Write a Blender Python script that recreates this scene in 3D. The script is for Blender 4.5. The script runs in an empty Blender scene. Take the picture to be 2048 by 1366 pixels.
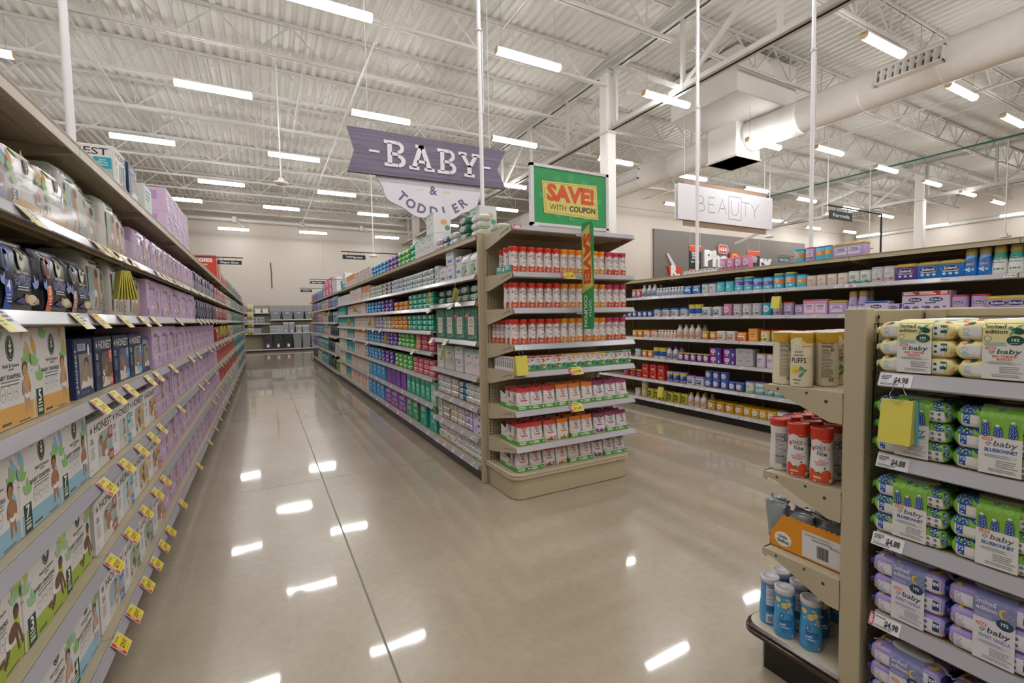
import bpy, bmesh, math, random
from mathutils import Vector, Matrix
from mathutils.geometry import tessellate_polygon

SC = bpy.context.scene
COL = SC.collection
PI = math.pi
RND = random.Random(7)

# ---------------------------------------------------------------- camera, world, exposure
EYE = 1.45                                    # height of the lens above the floor
CAM_R = Matrix(((0.8807869, -0.4731595, -0.0182891),      # right
                (-0.0405509, -0.0368906, -0.9984962),     # down
                (0.4717733, 0.8802040, -0.0516798)))      # forward
FPX = 925.94                                  # focal length for a 2048 px wide picture
cam_d = bpy.data.cameras.new('camera')
cam = bpy.data.objects.new('camera', cam_d)
COL.objects.link(cam)
cam_d.sensor_width = 36.0
cam_d.sensor_fit = 'HORIZONTAL'
cam_d.lens = FPX / 2048 * 36.0
cam_d.clip_start = 0.02
rt, dn, fw = CAM_R[0], CAM_R[1], CAM_R[2]
cam.matrix_world = Matrix(((rt[0], -dn[0], -fw[0], 0), (rt[1], -dn[1], -fw[1], 0), (rt[2], -dn[2], -fw[2], EYE), (0, 0, 0, 1)))
SC.camera = cam

wd = bpy.data.worlds.new('world')
SC.world = wd
wd.use_nodes = True
wd.node_tree.nodes['Background'].inputs[0].default_value = (0.80, 0.80, 0.84, 1)
wd.node_tree.nodes['Background'].inputs[1].default_value = 0.3
SC.view_settings.view_transform = 'Standard'
SC.view_settings.look = 'None'
SC.view_settings.gamma = 1.0
SC.view_settings.use_curve_mapping = False
SC.view_settings.exposure = 0.0
LAMP = 58.0                                   # strength of every ceiling fixture's diffuser
SC.cycles.max_bounces = 7
SC.cycles.diffuse_bounces = 4
SC.cycles.glossy_bounces = 3
SC.cycles.transmission_bounces = 4
SC.cycles.transparent_max_bounces = 6
SC.cycles.caustics_reflective = False
SC.cycles.caustics_refractive = False
SC.cycles.sample_clamp_indirect = 4.0


# a measured picture point -> a point of the hall (used to place things where they stand)
def ray(px, py):
    x, y = (px - 1024) / FPX, (py - 683) / FPX
    return Vector([CAM_R[0][i] * x + CAM_R[1][i] * y + CAM_R[2][i] for i in range(3)])


def on_z(px, py, z):
    d = ray(px, py)
    t = (z - EYE) / d.z
    return Vector((d.x * t, d.y * t, z))


def y_at(px, X, z):
    k = (px - 1024)
    n = [CAM_R[0][i] * FPX - k * CAM_R[2][i] for i in range(3)]
    return -(n[0] * X + n[2] * (z - EYE)) / n[1]


# ---------------------------------------------------------------- materials
MATS = {}


def lin(h):
    v = [int(h[i:i + 2], 16) / 255 for i in (1, 3, 5)]
    return tuple(c / 12.92 if c <= 0.04045 else ((c + 0.055) / 1.055) ** 2.4 for c in v) + (1,)


def noise_tint(nt, base, scale, amount):
    """a little procedural unevenness of the paint or print"""
    tc = nt.nodes.new('ShaderNodeTexCoord')
    nz = nt.nodes.new('ShaderNodeTexNoise')
    nz.inputs['Scale'].default_value = scale
    nz.inputs['Detail'].default_value = 3
    nt.links.new(tc.outputs['Object'], nz.inputs['Vector'])
    hs = nt.nodes.new('ShaderNodeMixRGB')
    hs.blend_type = 'MULTIPLY'
    hs.inputs[1].default_value = base
    rp = nt.nodes.new('ShaderNodeMapRange')
    rp.inputs[3].default_value = 1 - amount
    rp.inputs[4].default_value = 1 + amount
    nt.links.new(nz.outputs[0], rp.inputs[0])
    nt.links.new(rp.outputs[0], hs.inputs[2])
    hs.inputs[0].default_value = 1
    return hs.outputs[0], nz


# key: '#rrggbb' print; ':p' paint on metal; ':g' glossy film or plastic; ':m' bare metal; ':c' clear plastic; ':k' clear film; ':e' lamp
def mat(key):
    if key in MATS:
        return MATS[key]
    m = bpy.data.materials.new(key.replace('#', 'c').replace(':', '_'))
    MATS[key] = m
    m.use_nodes = True
    nt = m.node_tree
    b = nt.nodes['Principled BSDF']
    h, _, fl = key.partition(':')
    c = lin(h)
    b.inputs['Base Color'].default_value = c
    b.inputs['Roughness'].default_value = 0.5
    if fl == 'e':
        nt.nodes.remove(b)
        e = nt.nodes.new('ShaderNodeEmission')
        e.inputs[0].default_value = c
        e.inputs[1].default_value = LAMP
        nt.links.new(e.outputs[0], nt.nodes['Material Output'].inputs[0])
        return m
    if fl == 's':
        b.inputs['Emission Color'].default_value = c
        b.inputs['Emission Strength'].default_value = 1.2
    if fl == 'g':
        b.inputs['Roughness'].default_value = 0.27
        b.inputs['Coat Weight'].default_value = 0.25
        b.inputs['Coat Roughness'].default_value = 0.15
    elif fl == 'p':
        o, nz = noise_tint(nt, c, 9, 0.05)
        nt.links.new(o, b.inputs['Base Color'])
        b.inputs['Roughness'].default_value = 0.42
    elif fl == 'm':
        b.inputs['Metallic'].default_value = 1
        b.inputs['Roughness'].default_value = 0.3
    elif fl == 'c':
        b.inputs['Roughness'].default_value = 0.3
        b.inputs['Alpha'].default_value = 0.62
    elif fl == 'k':
        b.inputs['Roughness'].default_value = 0.12
        b.inputs['Alpha'].default_value = 0.13
    elif fl == '':
        b.inputs['Roughness'].default_value = 0.48
    return m


def peg_mat(name, hexc, ax):
    """perforated board: holes one inch apart over the two axes given"""
    if name in MATS:
        return MATS[name]
    m = bpy.data.materials.new(name)
    MATS[name] = m
    m.use_nodes = True
    nt = m.node_tree
    b = nt.nodes['Principled BSDF']
    b.inputs['Roughness'].default_value = 0.45
    tc = nt.nodes.new('ShaderNodeTexCoord')
    sp = nt.nodes.new('ShaderNodeSeparateXYZ')
    nt.links.new(tc.outputs['Object'], sp.inputs[0])
    sq = []
    for a in ax:
        mo = nt.nodes.new('ShaderNodeMath')
        mo.operation = 'PINGPONG'
        mo.inputs[1].default_value = 0.0127
        nt.links.new(sp.outputs['XYZ'.index(a)], mo.inputs[0])
        pw = nt.nodes.new('ShaderNodeMath')
        pw.operation = 'MULTIPLY'
        nt.links.new(mo.outputs[0], pw.inputs[0])
        nt.links.new(mo.outputs[0], pw.inputs[1])
        sq.append(pw)
    ad = nt.nodes.new('ShaderNodeMath')
    nt.links.new(sq[0].outputs[0], ad.inputs[0])
    nt.links.new(sq[1].outputs[0], ad.inputs[1])
    lt = nt.nodes.new('ShaderNodeMath')
    lt.operation = 'LESS_THAN'
    lt.inputs[1].default_value = 0.0031 ** 2
    nt.links.new(ad.outputs[0], lt.inputs[0])
    mx = nt.nodes.new('ShaderNodeMixRGB')
    mx.inputs[1].default_value = lin(hexc)
    mx.inputs[2].default_value = lin('#3a3024')
    nt.links.new(lt.outputs[0], mx.inputs[0])
    nt.links.new(mx.outputs[0], b.inputs['Base Color'])
    return m


def floor_mat():
    m = bpy.data.materials.new('polished_concrete')
    m.use_nodes = True
    nt = m.node_tree
    b = nt.nodes['Principled BSDF']
    tc = nt.nodes.new('ShaderNodeTexCoord')
    n1 = nt.nodes.new('ShaderNodeTexNoise')
    n1.inputs['Scale'].default_value = 0.9
    n1.inputs['Detail'].default_value = 7
    n1.inputs['Roughness'].default_value = 0.62
    n2 = nt.nodes.new('ShaderNodeTexNoise')
    n2.inputs['Scale'].default_value = 26
    n2.inputs['Detail'].default_value = 4
    for n in (n1, n2):
        nt.links.new(tc.outputs['Object'], n.inputs['Vector'])
    cr = nt.nodes.new('ShaderNodeValToRGB')
    cr.color_ramp.elements[0].position = 0.3
    cr.color_ramp.elements[0].color = lin('#9f917d')
    cr.color_ramp.elements[1].position = 0.72
    cr.color_ramp.elements[1].color = lin('#b3a591')
    nt.links.new(n1.outputs[0], cr.inputs[0])
    mx = nt.nodes.new('ShaderNodeMixRGB')
    mx.blend_type = 'OVERLAY'
    mx.inputs[0].default_value = 0.12
    nt.links.new(cr.outputs[0], mx.inputs[1])
    nt.links.new(n2.outputs[0], mx.inputs[2])
    nt.links.new(mx.outputs[0], b.inputs['Base Color'])
    b.inputs['Roughness'].default_value = 0.27
    b.inputs['IOR'].default_value = 1.5
    b.inputs['Coat Weight'].default_value = 0.75
    b.inputs['Coat Roughness'].default_value = 0.045
    b.inputs['Coat IOR'].default_value = 1.55
    n3 = nt.nodes.new('ShaderNodeTexNoise')
    n3.inputs['Scale'].default_value = 2.2
    n3.inputs['Detail'].default_value = 2
    nt.links.new(tc.outputs['Object'], n3.inputs['Vector'])
    bp = nt.nodes.new('ShaderNodeBump')
    bp.inputs['Strength'].default_value = 0.03
    bp.inputs['Distance'].default_value = 0.03
    nt.links.new(n3.outputs[0], bp.inputs['Height'])
    nt.links.new(bp.outputs[0], b.inputs['Coat Normal'])
    return m


def wood_mat(name, c1, c2, ax):
    if name in MATS:
        return MATS[name]
    m = bpy.data.materials.new(name)
    MATS[name] = m
    m.use_nodes = True
    nt = m.node_tree
    b = nt.nodes['Principled BSDF']
    tc = nt.nodes.new('ShaderNodeTexCoord')
    mp = nt.nodes.new('ShaderNodeMapping')
    s = {'X': (1.2, 30, 46), 'Z': (30, 30, 1.2)}[ax]
    mp.inputs['Scale'].default_value = s
    nz = nt.nodes.new('ShaderNodeTexNoise')
    nz.inputs['Scale'].default_value = 1
    nz.inputs['Detail'].default_value = 5
    nt.links.new(tc.outputs['Object'], mp.inputs[0])
    nt.links.new(mp.outputs[0], nz.inputs['Vector'])
    cr = nt.nodes.new('ShaderNodeValToRGB')
    cr.color_ramp.elements[0].position = 0.3
    cr.color_ramp.elements[0].color = lin(c1)
    cr.color_ramp.elements[1].position = 0.7
    cr.color_ramp.elements[1].color = lin(c2)
    nt.links.new(nz.outputs[0], cr.inputs[0])
    nt.links.new(cr.outputs[0], b.inputs['Base Color'])
    b.inputs['Roughness'].default_value = 0.5
    return m


# ---------------------------------------------------------------- mesh collecting
class MB:
    def __init__(s):
        s.v, s.f, s.m, s.sm = [], [], [], []
        s.slots = []

    def slot(s, key):
        if key not in s.slots:
            s.slots.append(key)
        return s.slots.index(key)

    def face(s, pts, key, smooth=False):
        n = len(s.v)
        s.v.extend([tuple(p) for p in pts])
        s.f.append(tuple(range(n, n + len(pts))))
        s.m.append(s.slot(key))
        s.sm.append(smooth)

    def grid(s, rows, key, closed=False, smooth=True, keyf=None):
        """rows of points -> shared-vertex quads"""
        n = len(s.v)
        w = len(rows[0])
        for r in rows:
            s.v.extend([tuple(p) for p in r])
        for i in range(len(rows) - 1):
            for j in range(w if closed else w - 1):
                k = (j + 1) % w
                s.f.append((n + i * w + j, n + i * w + k, n + (i + 1) * w + k, n + (i + 1) * w + j))
                s.m.append(s.slot(keyf(i, j) if keyf else key))
                s.sm.append(smooth)

    def cap(s, ring, key):
        s.face(ring, key)

    def box(s, x0, x1, y0, y1, z0, z1, key):
        n = len(s.v)
        s.v.extend([(x, y, z) for z in (z0, z1) for y in (y0, y1) for x in (x0, x1)])
        for q in ((0, 2, 3, 1), (4, 5, 7, 6), (0, 1, 5, 4), (2, 6, 7, 3), (0, 4, 6, 2), (1, 3, 7, 5)):
            s.f.append(tuple(n + i for i in q))
            s.m.append(s.slot(key))
            s.sm.append(False)

    def cbox(s, x0, x1, y0, y1, z0, z1, key, c=0.004):
        """box with chamfered edges"""
        def ring(a, z):
            return [(x0 + a, y0 + 0, z), (x1 - a, y0 + 0, z), (x1, y0 + a, z), (x1, y1 - a, z),
                    (x1 - a, y1, z), (x0 + a, y1, z), (x0, y1 - a, z), (x0, y0 + a, z)]
        def inner(z):
            return [(x0 + c, y0 + c, z), (x1 - c, y0 + c, z), (x1 - c, y0 + c, z), (x1 - c, y1 - c, z),
                    (x1 - c, y1 - c, z), (x0 + c, y1 - c, z), (x0 + c, y1 - c, z), (x0 + c, y0 + c, z)]
        s.grid([inner(z0), ring(c, z0 + c), ring(c, z1 - c), inner(z1)], key, closed=True, smooth=False)
        s.face([(x0 + c, y0 + c, z1), (x1 - c, y0 + c, z1), (x1 - c, y1 - c, z1), (x0 + c, y1 - c, z1)], key)
        s.face([(x0 + c, y0 + c, z0), (x0 + c, y1 - c, z0), (x1 - c, y1 - c, z0), (x1 - c, y0 + c, z0)], key)

    def bar(s, p, q, w, h, key):
        """square bar between two points"""
        p, q = Vector(p), Vector(q)
        d = (q - p).normalized()
        a = d.cross(Vector((0, 0, 1)))
        if a.length < 1e-4:
            a = Vector((1, 0, 0))
        a.normalize()
        b = a.cross(d)
        r = []
        for c in (p, q):
            r.append([c + a * (i * w / 2) + b * (j * h / 2) for i, j in ((-1, -1), (1, -1), (1, 1), (-1, 1))])
        s.grid(r, key, closed=True, smooth=False)
        s.face(r[0], key)
        s.face(r[1], key)

    def tube(s, pts, r, key, n=8, caps=True):
        pts = [Vector(p) for p in pts]
        rings = []
        for i, p in enumerate(pts):
            d = (pts[min(i + 1, len(pts) - 1)] - pts[max(i - 1, 0)]).normalized()
            a = d.cross(Vector((0.13, 0.21, 1)))
            a.normalize()
            b = a.cross(d)
            rings.append([p + (a * math.cos(2 * PI * k / n) + b * math.sin(2 * PI * k / n)) * r for k in range(n)])
        s.grid(rings, key, closed=True)
        if caps:
            s.face(rings[0], key)
            s.face(rings[-1], key)

    def lathe(s, prof, key, n=20, c=(0, 0), keyf=None, top=True, bottom=True, sy=1.0):
        rows = [[(c[0] + r * math.sin(2 * PI * k / n), c[1] - sy * r * math.cos(2 * PI * k / n), z) for k in range(n)] for r, z in prof]
        s.grid(rows, key, closed=True, keyf=keyf)
        if bottom:
            s.face(rows[0], keyf(0, 0) if keyf else key)
        if top:
            s.face(rows[-1], keyf(len(prof) - 2, 0) if keyf else key)

    def prism(s, poly, z0, z1, key, mapf=None, side=None):
        """outline (may be concave) extruded between two depths; mapf(x, y, z) places it"""
        mapf = mapf or (lambda x, y, z: (x, y, z))
        n = len(poly)
        for z in (z0, z1):
            for t in tessellate_polygon([[Vector((p[0], p[1], 0)) for p in poly]]):
                s.face([mapf(poly[i][0], poly[i][1], z) for i in t], key)
        for i in range(n):
            a, b = poly[i], poly[(i + 1) % n]
            s.face([mapf(a[0], a[1], z0), mapf(b[0], b[1], z0), mapf(b[0], b[1], z1), mapf(a[0], a[1], z1)], side or key)

    def mesh(s, name):
        me = bpy.data.meshes.new(name)
        me.from_pydata(s.v, [], s.f)
        for k in s.slots:
            me.materials.append(MATS[k] if k in MATS else mat(k))
        me.polygons.foreach_set('material_index', s.m)
        me.polygons.foreach_set('use_smooth', s.sm)
        me.update()
        return me

    def obj(s, name, parent=None, loc=None):
        return link(name, s.mesh(name), parent, loc)


def link(name, me, parent=None, loc=None, rz=0.0):
    o = bpy.data.objects.new(name, me)
    COL.objects.link(o)
    if parent:
        o.parent = parent
    if loc:
        o.location = loc
    if rz:
        o.rotation_euler = (0, 0, rz)
    return o


def tag(o, label, cat, group=None, kind=None):
    if len(label.split()) > 16:
        label = label.replace(' of near wipes bay', ', near bay').replace(' stack from near end,', ' stack from end,').replace(' and ', '-and-')
    o['label'] = label
    o['category'] = cat
    if group:
        o['group'] = group
    if kind:
        o['kind'] = kind
    return o


def structure(o):
    o['kind'] = 'structure'
    return o


def empty(name, loc, rz=0.0):
    o = bpy.data.objects.new(name, None)
    COL.objects.link(o)
    o.location = loc
    o.rotation_euler = (0, 0, rz)
    o.empty_display_size = 0.1
    return o


# ---------------------------------------------------------------- flat art: shapes and lettering in metres
GLYPH = {}


def glyphs(txt, bold=0.0, shear=0.0):
    k = (txt, bold, shear)
    if k not in GLYPH:
        cu = bpy.data.curves.new('t', 'FONT')
        cu.body = txt
        cu.offset = bold
        cu.shear = shear
        cu.resolution_u = 2
        cu.fill_mode = 'FRONT'
        ob = bpy.data.objects.new('t', cu)
        me = bpy.data.meshes.new_from_object(ob)
        vs = [(v.co.x, v.co.y) for v in me.vertices]
        ps = [[vs[i] for i in p.vertices] for p in me.polygons]
        bpy.data.objects.remove(ob)
        bpy.data.curves.remove(cu)
        bpy.data.meshes.remove(me)
        x0, x1 = min(v[0] for v in vs), max(v[0] for v in vs)
        GLYPH[k] = ([[(x - x0, y) for x, y in p] for p in ps], x1 - x0, min(v[1] for v in vs), max(v[1] for v in vs))
    return GLYPH[k]


class Art:
    def __init__(s):
        s.p = []
        s.g = []

    def group(s, c, polys):
        xs = [x for p in polys for x, y in p]
        ys = [y for p in polys for x, y in p]
        bb = (min(xs), min(ys), max(xs), max(ys))
        ly = 0
        for b, l in s.g:
            if b[0] < bb[2] and b[2] > bb[0] and b[1] < bb[3] and b[3] > bb[1]:
                ly = max(ly, l + 1)
        s.g.append((bb, ly))
        for p in polys:
            s.p.append((c, p, ly))
        return s

    def poly(s, c, pts):
        if len(pts) > 4:
            ts = tessellate_polygon([[Vector((x, y, 0)) for x, y in pts]])
            return s.group(c, [[pts[i] for i in t] for t in ts])
        return s.group(c, [pts])

    def rect(s, c, x, y, w, h):
        return s.group(c, [[(x, y), (x + w, y), (x + w, y + h), (x, y + h)]])

    def rrect(s, c, x, y, w, h, r):
        pts = []
        for cx, cy, a0 in ((x + w - r, y + r, -PI / 2), (x + w - r, y + h - r, 0), (x + r, y + h - r, PI / 2), (x + r, y + r, PI)):
            for i in range(4):
                a = a0 + PI / 2 * i / 3
                pts.append((cx + r * math.cos(a), cy + r * math.sin(a)))
        return s.group(c, [pts])

    def ell(s, c, x, y, rx, ry=None, n=16, rot=0):
        ry = ry or rx
        cs, sn = math.cos(rot), math.sin(rot)
        pts = []
        for k in range(n):
            a, b = rx * math.cos(2 * PI * k / n), ry * math.sin(2 * PI * k / n)
            pts.append((x + a * cs - b * sn, y + a * sn + b * cs))
        return s.group(c, [pts])

    def ring(s, c, x, y, rx, ry, t, n=16):
        q = []
        for k in range(n):
            a, b = 2 * PI * k / n, 2 * PI * (k + 1) / n
            q.append([(x + (rx - i) * math.cos(u), y + (ry - i) * math.sin(u)) for u, i in ((a, 0), (b, 0), (b, t), (a, t))])
        return s.group(c, q)

    def line(s, c, pts, w):
        q = []
        for (ax, ay), (bx, by) in zip(pts, pts[1:]):
            L = math.hypot(bx - ax, by - ay) or 1
            nx, ny = -(by - ay) / L * w / 2, (bx - ax) / L * w / 2
            q.append([(ax + nx, ay + ny), (ax - nx, ay - ny), (bx - nx, by - ny), (bx + nx, by + ny)])
        return s.group(c, q)

    def leaf(s, c, x, y, L, W, ang):
        pts = []
        for k in range(5):
            t = k / 4
            pts.append((t * L, W / 2 * math.sin(PI * t) * (1.25 - 0.5 * t)))
        for k in range(3, 0, -1):
            t = k / 4
            pts.append((t * L, -W / 2 * math.sin(PI * t) * (1.25 - 0.5 * t)))
        cs, sn = math.cos(ang), math.sin(ang)
        return s.group(c, [[(x + a * cs - b * sn, y + a * sn + b * cs) for a, b in pts]])

    def sprig(s, c, x, y, L, ang=PI / 2):
        for da, f in ((0, 1), (0.75, 0.8), (-0.75, 0.8)):
            s.leaf(c, x, y, L * f, L * 0.42, ang + da)
        return s

    def text(s, c, txt, x, y, h, w=None, al='c', bold=0.0, shear=0.0, rot=0.0):
        """h: cap height; w: squeeze or stretch to this width"""
        ps, tw, y0, y1 = glyphs(txt, bold, shear)
        k = h / 0.70
        kx = k if w is None else w / tw
        W = tw * kx
        ox = {'c': -W / 2, 'l': 0, 'r': -W}[al]
        cs, sn = math.cos(rot), math.sin(rot)
        out = []
        for p in ps:
            out.append([(x + (ox + a * kx) * cs - (b * k) * sn, y + (ox + a * kx) * sn + (b * k) * cs) for a, b in p])
        return s.group(c, out)

    def bars(s, c, x, y, w, n, h, gap, seed=1, al='l'):
        """rows of print too small to read"""
        r = random.Random(seed)
        for i in range(n):
            L = w * (0.72 + 0.28 * r.random())
            xx = x if al == 'l' else (x + (w - L) / 2)
            s.rect(c, xx, y - i * (h + gap), L, h)
        return s

    def baby(s, x, y, h, skin='#b98a66', hair='#4a3526', pose='stand', fx=1):
        """small printed picture of a baby; x, y = feet or hands on the ground"""
        sk = skin
        if pose == 'stand':
            s.poly(sk, [(x - fx * .10 * h, y), (x - fx * .02 * h, y + .02 * h), (x + fx * .02 * h, y + .34 * h), (x - fx * .09 * h, y + .34 * h)])
            s.poly(sk, [(x + fx * .08 * h, y + .04 * h), (x + fx * .15 * h, y + .06 * h), (x + fx * .11 * h, y + .34 * h), (x + fx * .01 * h, y + .34 * h)])
            s.ell('#e9e6ea', x + fx * .01 * h, y + .35 * h, .115 * h, .075 * h, 10)
            s.ell(sk, x, y + .52 * h, .115 * h, .17 * h, 12)
            s.line(sk, [(x - fx * .1 * h, y + .62 * h), (x - fx * .15 * h, y + .48 * h), (x - fx * .14 * h, y + .36 * h)], .055 * h)
            s.line(sk, [(x + fx * .1 * h, y + .62 * h), (x + fx * .17 * h, y + .5 * h), (x + fx * .15 * h, y + .38 * h)], .055 * h)
            hy = y + .82 * h
            hx = x - fx * .01 * h
        else:
            s.line(sk, [(x - fx * .52 * h, y), (x - fx * .38 * h, y + .1 * h), (x - fx * .3 * h, y + .32 * h)], .13 * h)
            s.line(sk, [(x - fx * .66 * h, y + .12 * h), (x - fx * .48 * h, y + .16 * h)], .1 * h)
            s.ell('#e3e4e6', x - fx * .3 * h, y + .36 * h, .15 * h, .12 * h, 10)
            s.ell(sk, x - fx * .1 * h, y + .46 * h, .22 * h, .14 * h, 12, fx * 0.5)
            s.line(sk, [(x + fx * .03 * h, y + .5 * h), (x + fx * .05 * h, y + .25 * h), (x + fx * .1 * h, y + .03 * h)], .08 * h)
            s.line(sk, [(x + fx * .1 * h, y + .52 * h), (x + fx * .2 * h, y + .28 * h), (x + fx * .25 * h, y + .08 * h)], .07 * h)
            hx, hy = x + fx * .07 * h, y + .78 * h
        s.ell(hair, hx, hy + .035 * h, .115 * h, .135 * h, 12)
        s.ell(sk, hx - fx * .012 * h, hy - .02 * h, .095 * h, .115 * h, 12)
        for e in (-.035, .035):
            s.ell('#3a2a20', hx + e * h, hy - .005 * h, .012 * h, .01 * h, 6)
        s.line('#8a4a40', [(hx - .025 * h, hy - .065 * h), (hx + .025 * h, hy - .065 * h)], .012 * h)
        return s


def split_tri(t, L, out):
    e = [((t[i][0] - t[(i + 1) % 3][0]) ** 2 + (t[i][1] - t[(i + 1) % 3][1]) ** 2, i) for i in range(3)]
    d, i = max(e)
    if d <= L * L:
        out.append(t)
        return
    a, b, c = t[i], t[(i + 1) % 3], t[(i + 2) % 3]
    m = ((a[0] + b[0]) / 2, (a[1] + b[1]) / 2)
    split_tri([a, m, c], L, out)
    split_tri([m, b, c], L, out)


def put(mb, art, P, lift=0.0005, step=0.00016, maxlen=None):
    """print the art on a surface; P(a, b, lift) -> point"""
    for c, p, ly in art.p:
        l = lift + ly * step
        if maxlen:
            ts = []
            for i in range(1, len(p) - 1):
                split_tri([p[0], p[i], p[i + 1]], maxlen, ts)
            for t in ts:
                mb.face([P(a, b, l) for a, b in t], c)
        else:
            mb.face([P(a, b, l) for a, b in p], c)


# frames of a box whose front stands at y = 0, width along x, centred
def f_front(w):
    return lambda a, b, l: (a - w / 2, -l, b)


def f_left(w, d):
    return lambda a, b, l: (-w / 2 - l, d - a, b)


def f_right(w):
    return lambda a, b, l: (w / 2 + l, a, b)


def f_top(w, h):
    return lambda a, b, l: (a - w / 2, b, h + l)


# ---------------------------------------------------------------- words
ONES = 'zeroth first second third fourth fifth sixth seventh eighth ninth tenth eleventh twelfth thirteenth fourteenth fifteenth sixteenth seventeenth eighteenth nineteenth'.split()


def ordw(n):
    if n < 20:
        return ONES[n]
    t = {2: 'twent', 3: 'thirt', 4: 'fort', 5: 'fift', 6: 'sixt'}[n // 10]
    return t + 'ieth' if n % 10 == 0 else t + 'y-' + ONES[n % 10]


CNT = {}


def nth(*key):
    CNT[key] = CNT.get(key, 0) + 1
    return CNT[key]


# a kind of product: the body mesh and its parts; copies share the meshes
class Kind:
    def __init__(s, name, cat, body, parts=(), w=0.1, d=0.1, h=0.1):
        s.name, s.cat, s.w, s.d, s.h = name, cat, w, d, h
        s.body = body.mesh(name)
        s.parts = [(n, p.mesh(n)) for n, p in parts]

    def put(s, loc, rz, label, group=None, tilt=None):
        o = link(s.name, s.body, None, loc, rz)
        if tilt:
            o.rotation_euler = (tilt[0], tilt[1], rz)
        tag(o, label, s.cat, group)
        for n, me in s.parts:
            link(n, me, o)
        return o

# ================================================================ THE HALL
WHITE = '#e4e0dc:p'
STEEL = '#cbc8c3:p'
fm = floor_mat()
MATS['floor_mat'] = fm
mb = MB()
mb.box(-12, 31.2, -8, 26.5, -0.1, 0, 'floor_mat')
structure(mb.obj('floor'))

# saw-cut joints of the slab, flush fillers
JOINT = '#6e705f'
for i, (a, b) in enumerate((((0.425, -8), (0.437, 26)), ((4.75, -8), (4.75, 26)), ((9.1, -8), (9.1, 14)))):
    m = MB()
    m.box(a[0] - 0.005, a[0] + 0.005, a[1], b[1], -0.02, 0.0006, JOINT)
    structure(m.obj('trim_%d' % (i + 1)))
for i, y in enumerate((4.53, 9.6, 14.6, 19.7, -0.6)):
    m = MB()
    m.box(-12, 31, y - 0.004, y + 0.004, -0.02, 0.0005, JOINT)
    structure(m.obj('trim_%d' % (i + 4)))

WALL = '#c6bcb0:p'
ROOF = 7.15
for nm, b in (('wall_back', (-12, 11.7, 26.3, 26.5)), ('wall_pharmacy', (11.6, 31.2, 14.7, 14.9)), ('wall_side', (11.6, 11.8, 14.9, 26.3)),
              ('wall_right', (31.0, 31.2, -8, 14.7)), ('wall_left', (-12.2, -12, -8, 26.5)), ('wall_front', (-12, 31.2, -8.2, -8))):
    m = MB()
    m.box(b[0], b[1], b[2], b[3], 0, 7.3, WALL)
    structure(m.obj(nm))
# panel seams of the back wall
for i, x in enumerate((-4.4, 2.9, 6.0, 9.1)):
    m = MB()
    m.box(x - 0.006, x + 0.006, 26.294, 26.3, 0, 7.1, '#a39a8f')
    structure(m.obj('trim_%d' % (i + 9)))
m = MB()
m.box(11.6, 31, 14.694, 14.7, 5.86, 5.89, '#9d958b')
structure(m.obj('trim_13'))

# corrugated roof deck, flutes run along the aisle
m = MB()
prof = []
x = -12.2
while x < 31.4:
    prof += [(x, ROOF), (x + 0.085, ROOF), (x + 0.12, ROOF + 0.038), (x + 0.168, ROOF + 0.038)]
    x += 0.2032
m.grid([[(x, -8.2, z) for x, z in prof], [(x, 26.5, z) for x, z in prof]], '#d2cfc9:p', smooth=False)
structure(m.obj('ceiling'))

# ---------------------------------------------------------------- roof steel
def joist_mesh(L, dep=0.66):
    m = MB()
    for z, h in ((-0.025, 0.05), (-dep + 0.025, 0.05)):
        for y in (-0.045, 0.012):
            m.box(0.12, L - 0.12, y, y + 0.033, z - h / 2, z + h / 2, STEEL)
    n = max(2, round(L / 1.22))
    p = L / n
    for i in range(n):
        x0, xm, x1 = 0.15 + i * (L - 0.3) / n, 0.15 + (i + 0.5) * (L - 0.3) / n, 0.15 + (i + 1) * (L - 0.3) / n
        m.bar((x0, -0.006, -0.04), (xm, -0.006, -dep + 0.04), 0.026, 0.026, STEEL)
        m.bar((xm, -0.006, -dep + 0.04), (x1, -0.006, -0.04), 0.026, 0.026, STEEL)
        m.bar((xm, -0.006, -0.04), (xm, -0.006, -dep + 0.04), 0.02, 0.02, STEEL)
    return m.mesh('roof_joist')


SPANS = ((-8.1, 15.1, 'aisle span'), (7.3, 15.0, 'middle span'), (22.5, 8.5, 'far span'))
JM = [joist_mesh(s[1]) for s in SPANS]
jy = sorted([11.95 + 1.87 * k for k in range(-9, 8)], reverse=True)
for si, (x0, L, nm) in enumerate(SPANS):
    c = 0
    for y in jy:
        if si and y > 14.6 and x0 > 11:
            continue
        if si == 1 and y > 14.6:
            # the joists beyond the pharmacy front are cut short at its side wall
            if not hasattr(joist_mesh, 'short'):
                joist_mesh.short = joist_mesh(4.25)
            me = joist_mesh.short
        else:
            me = JM[si]
        c += 1
        tag(link('roof_joist', me, None, (x0, y, ROOF - 0.002)), 'white open-web roof joist, %s from the back wall in the %s' % (ordw(c), nm), 'joist', 'open-web roof joists')


def girder(x, y0, y1, label):
    m = MB()
    for z in (7.03, 5.72):
        for xx in (-0.10, 0.02):
            m.box(x + xx, x + xx + 0.08, y0, y1, z - 0.07, z - 0.055, STEEL)
            m.box(x + (-0.03 if xx < 0 else 0.02), x + (-0.02 if xx < 0 else 0.03), y0, y1, z - 0.07, z + 0.06, STEEL)
    ys = [y for y in reversed(jy) if y0 < y < y1]
    for i, y in enumerate(ys):
        m.box(x - 0.035, x + 0.035, y - 0.035, y + 0.035, 5.7, 7.0, STEEL)
        if i + 1 < len(ys):
            a, b = (7.0, 5.7) if i % 2 else (5.7, 7.0)
            m.bar((x, y, a), (x, ys[i + 1], b), 0.055, 0.09, STEEL)
    return tag(m.obj('roof_girder'), label, 'girder')


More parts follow.
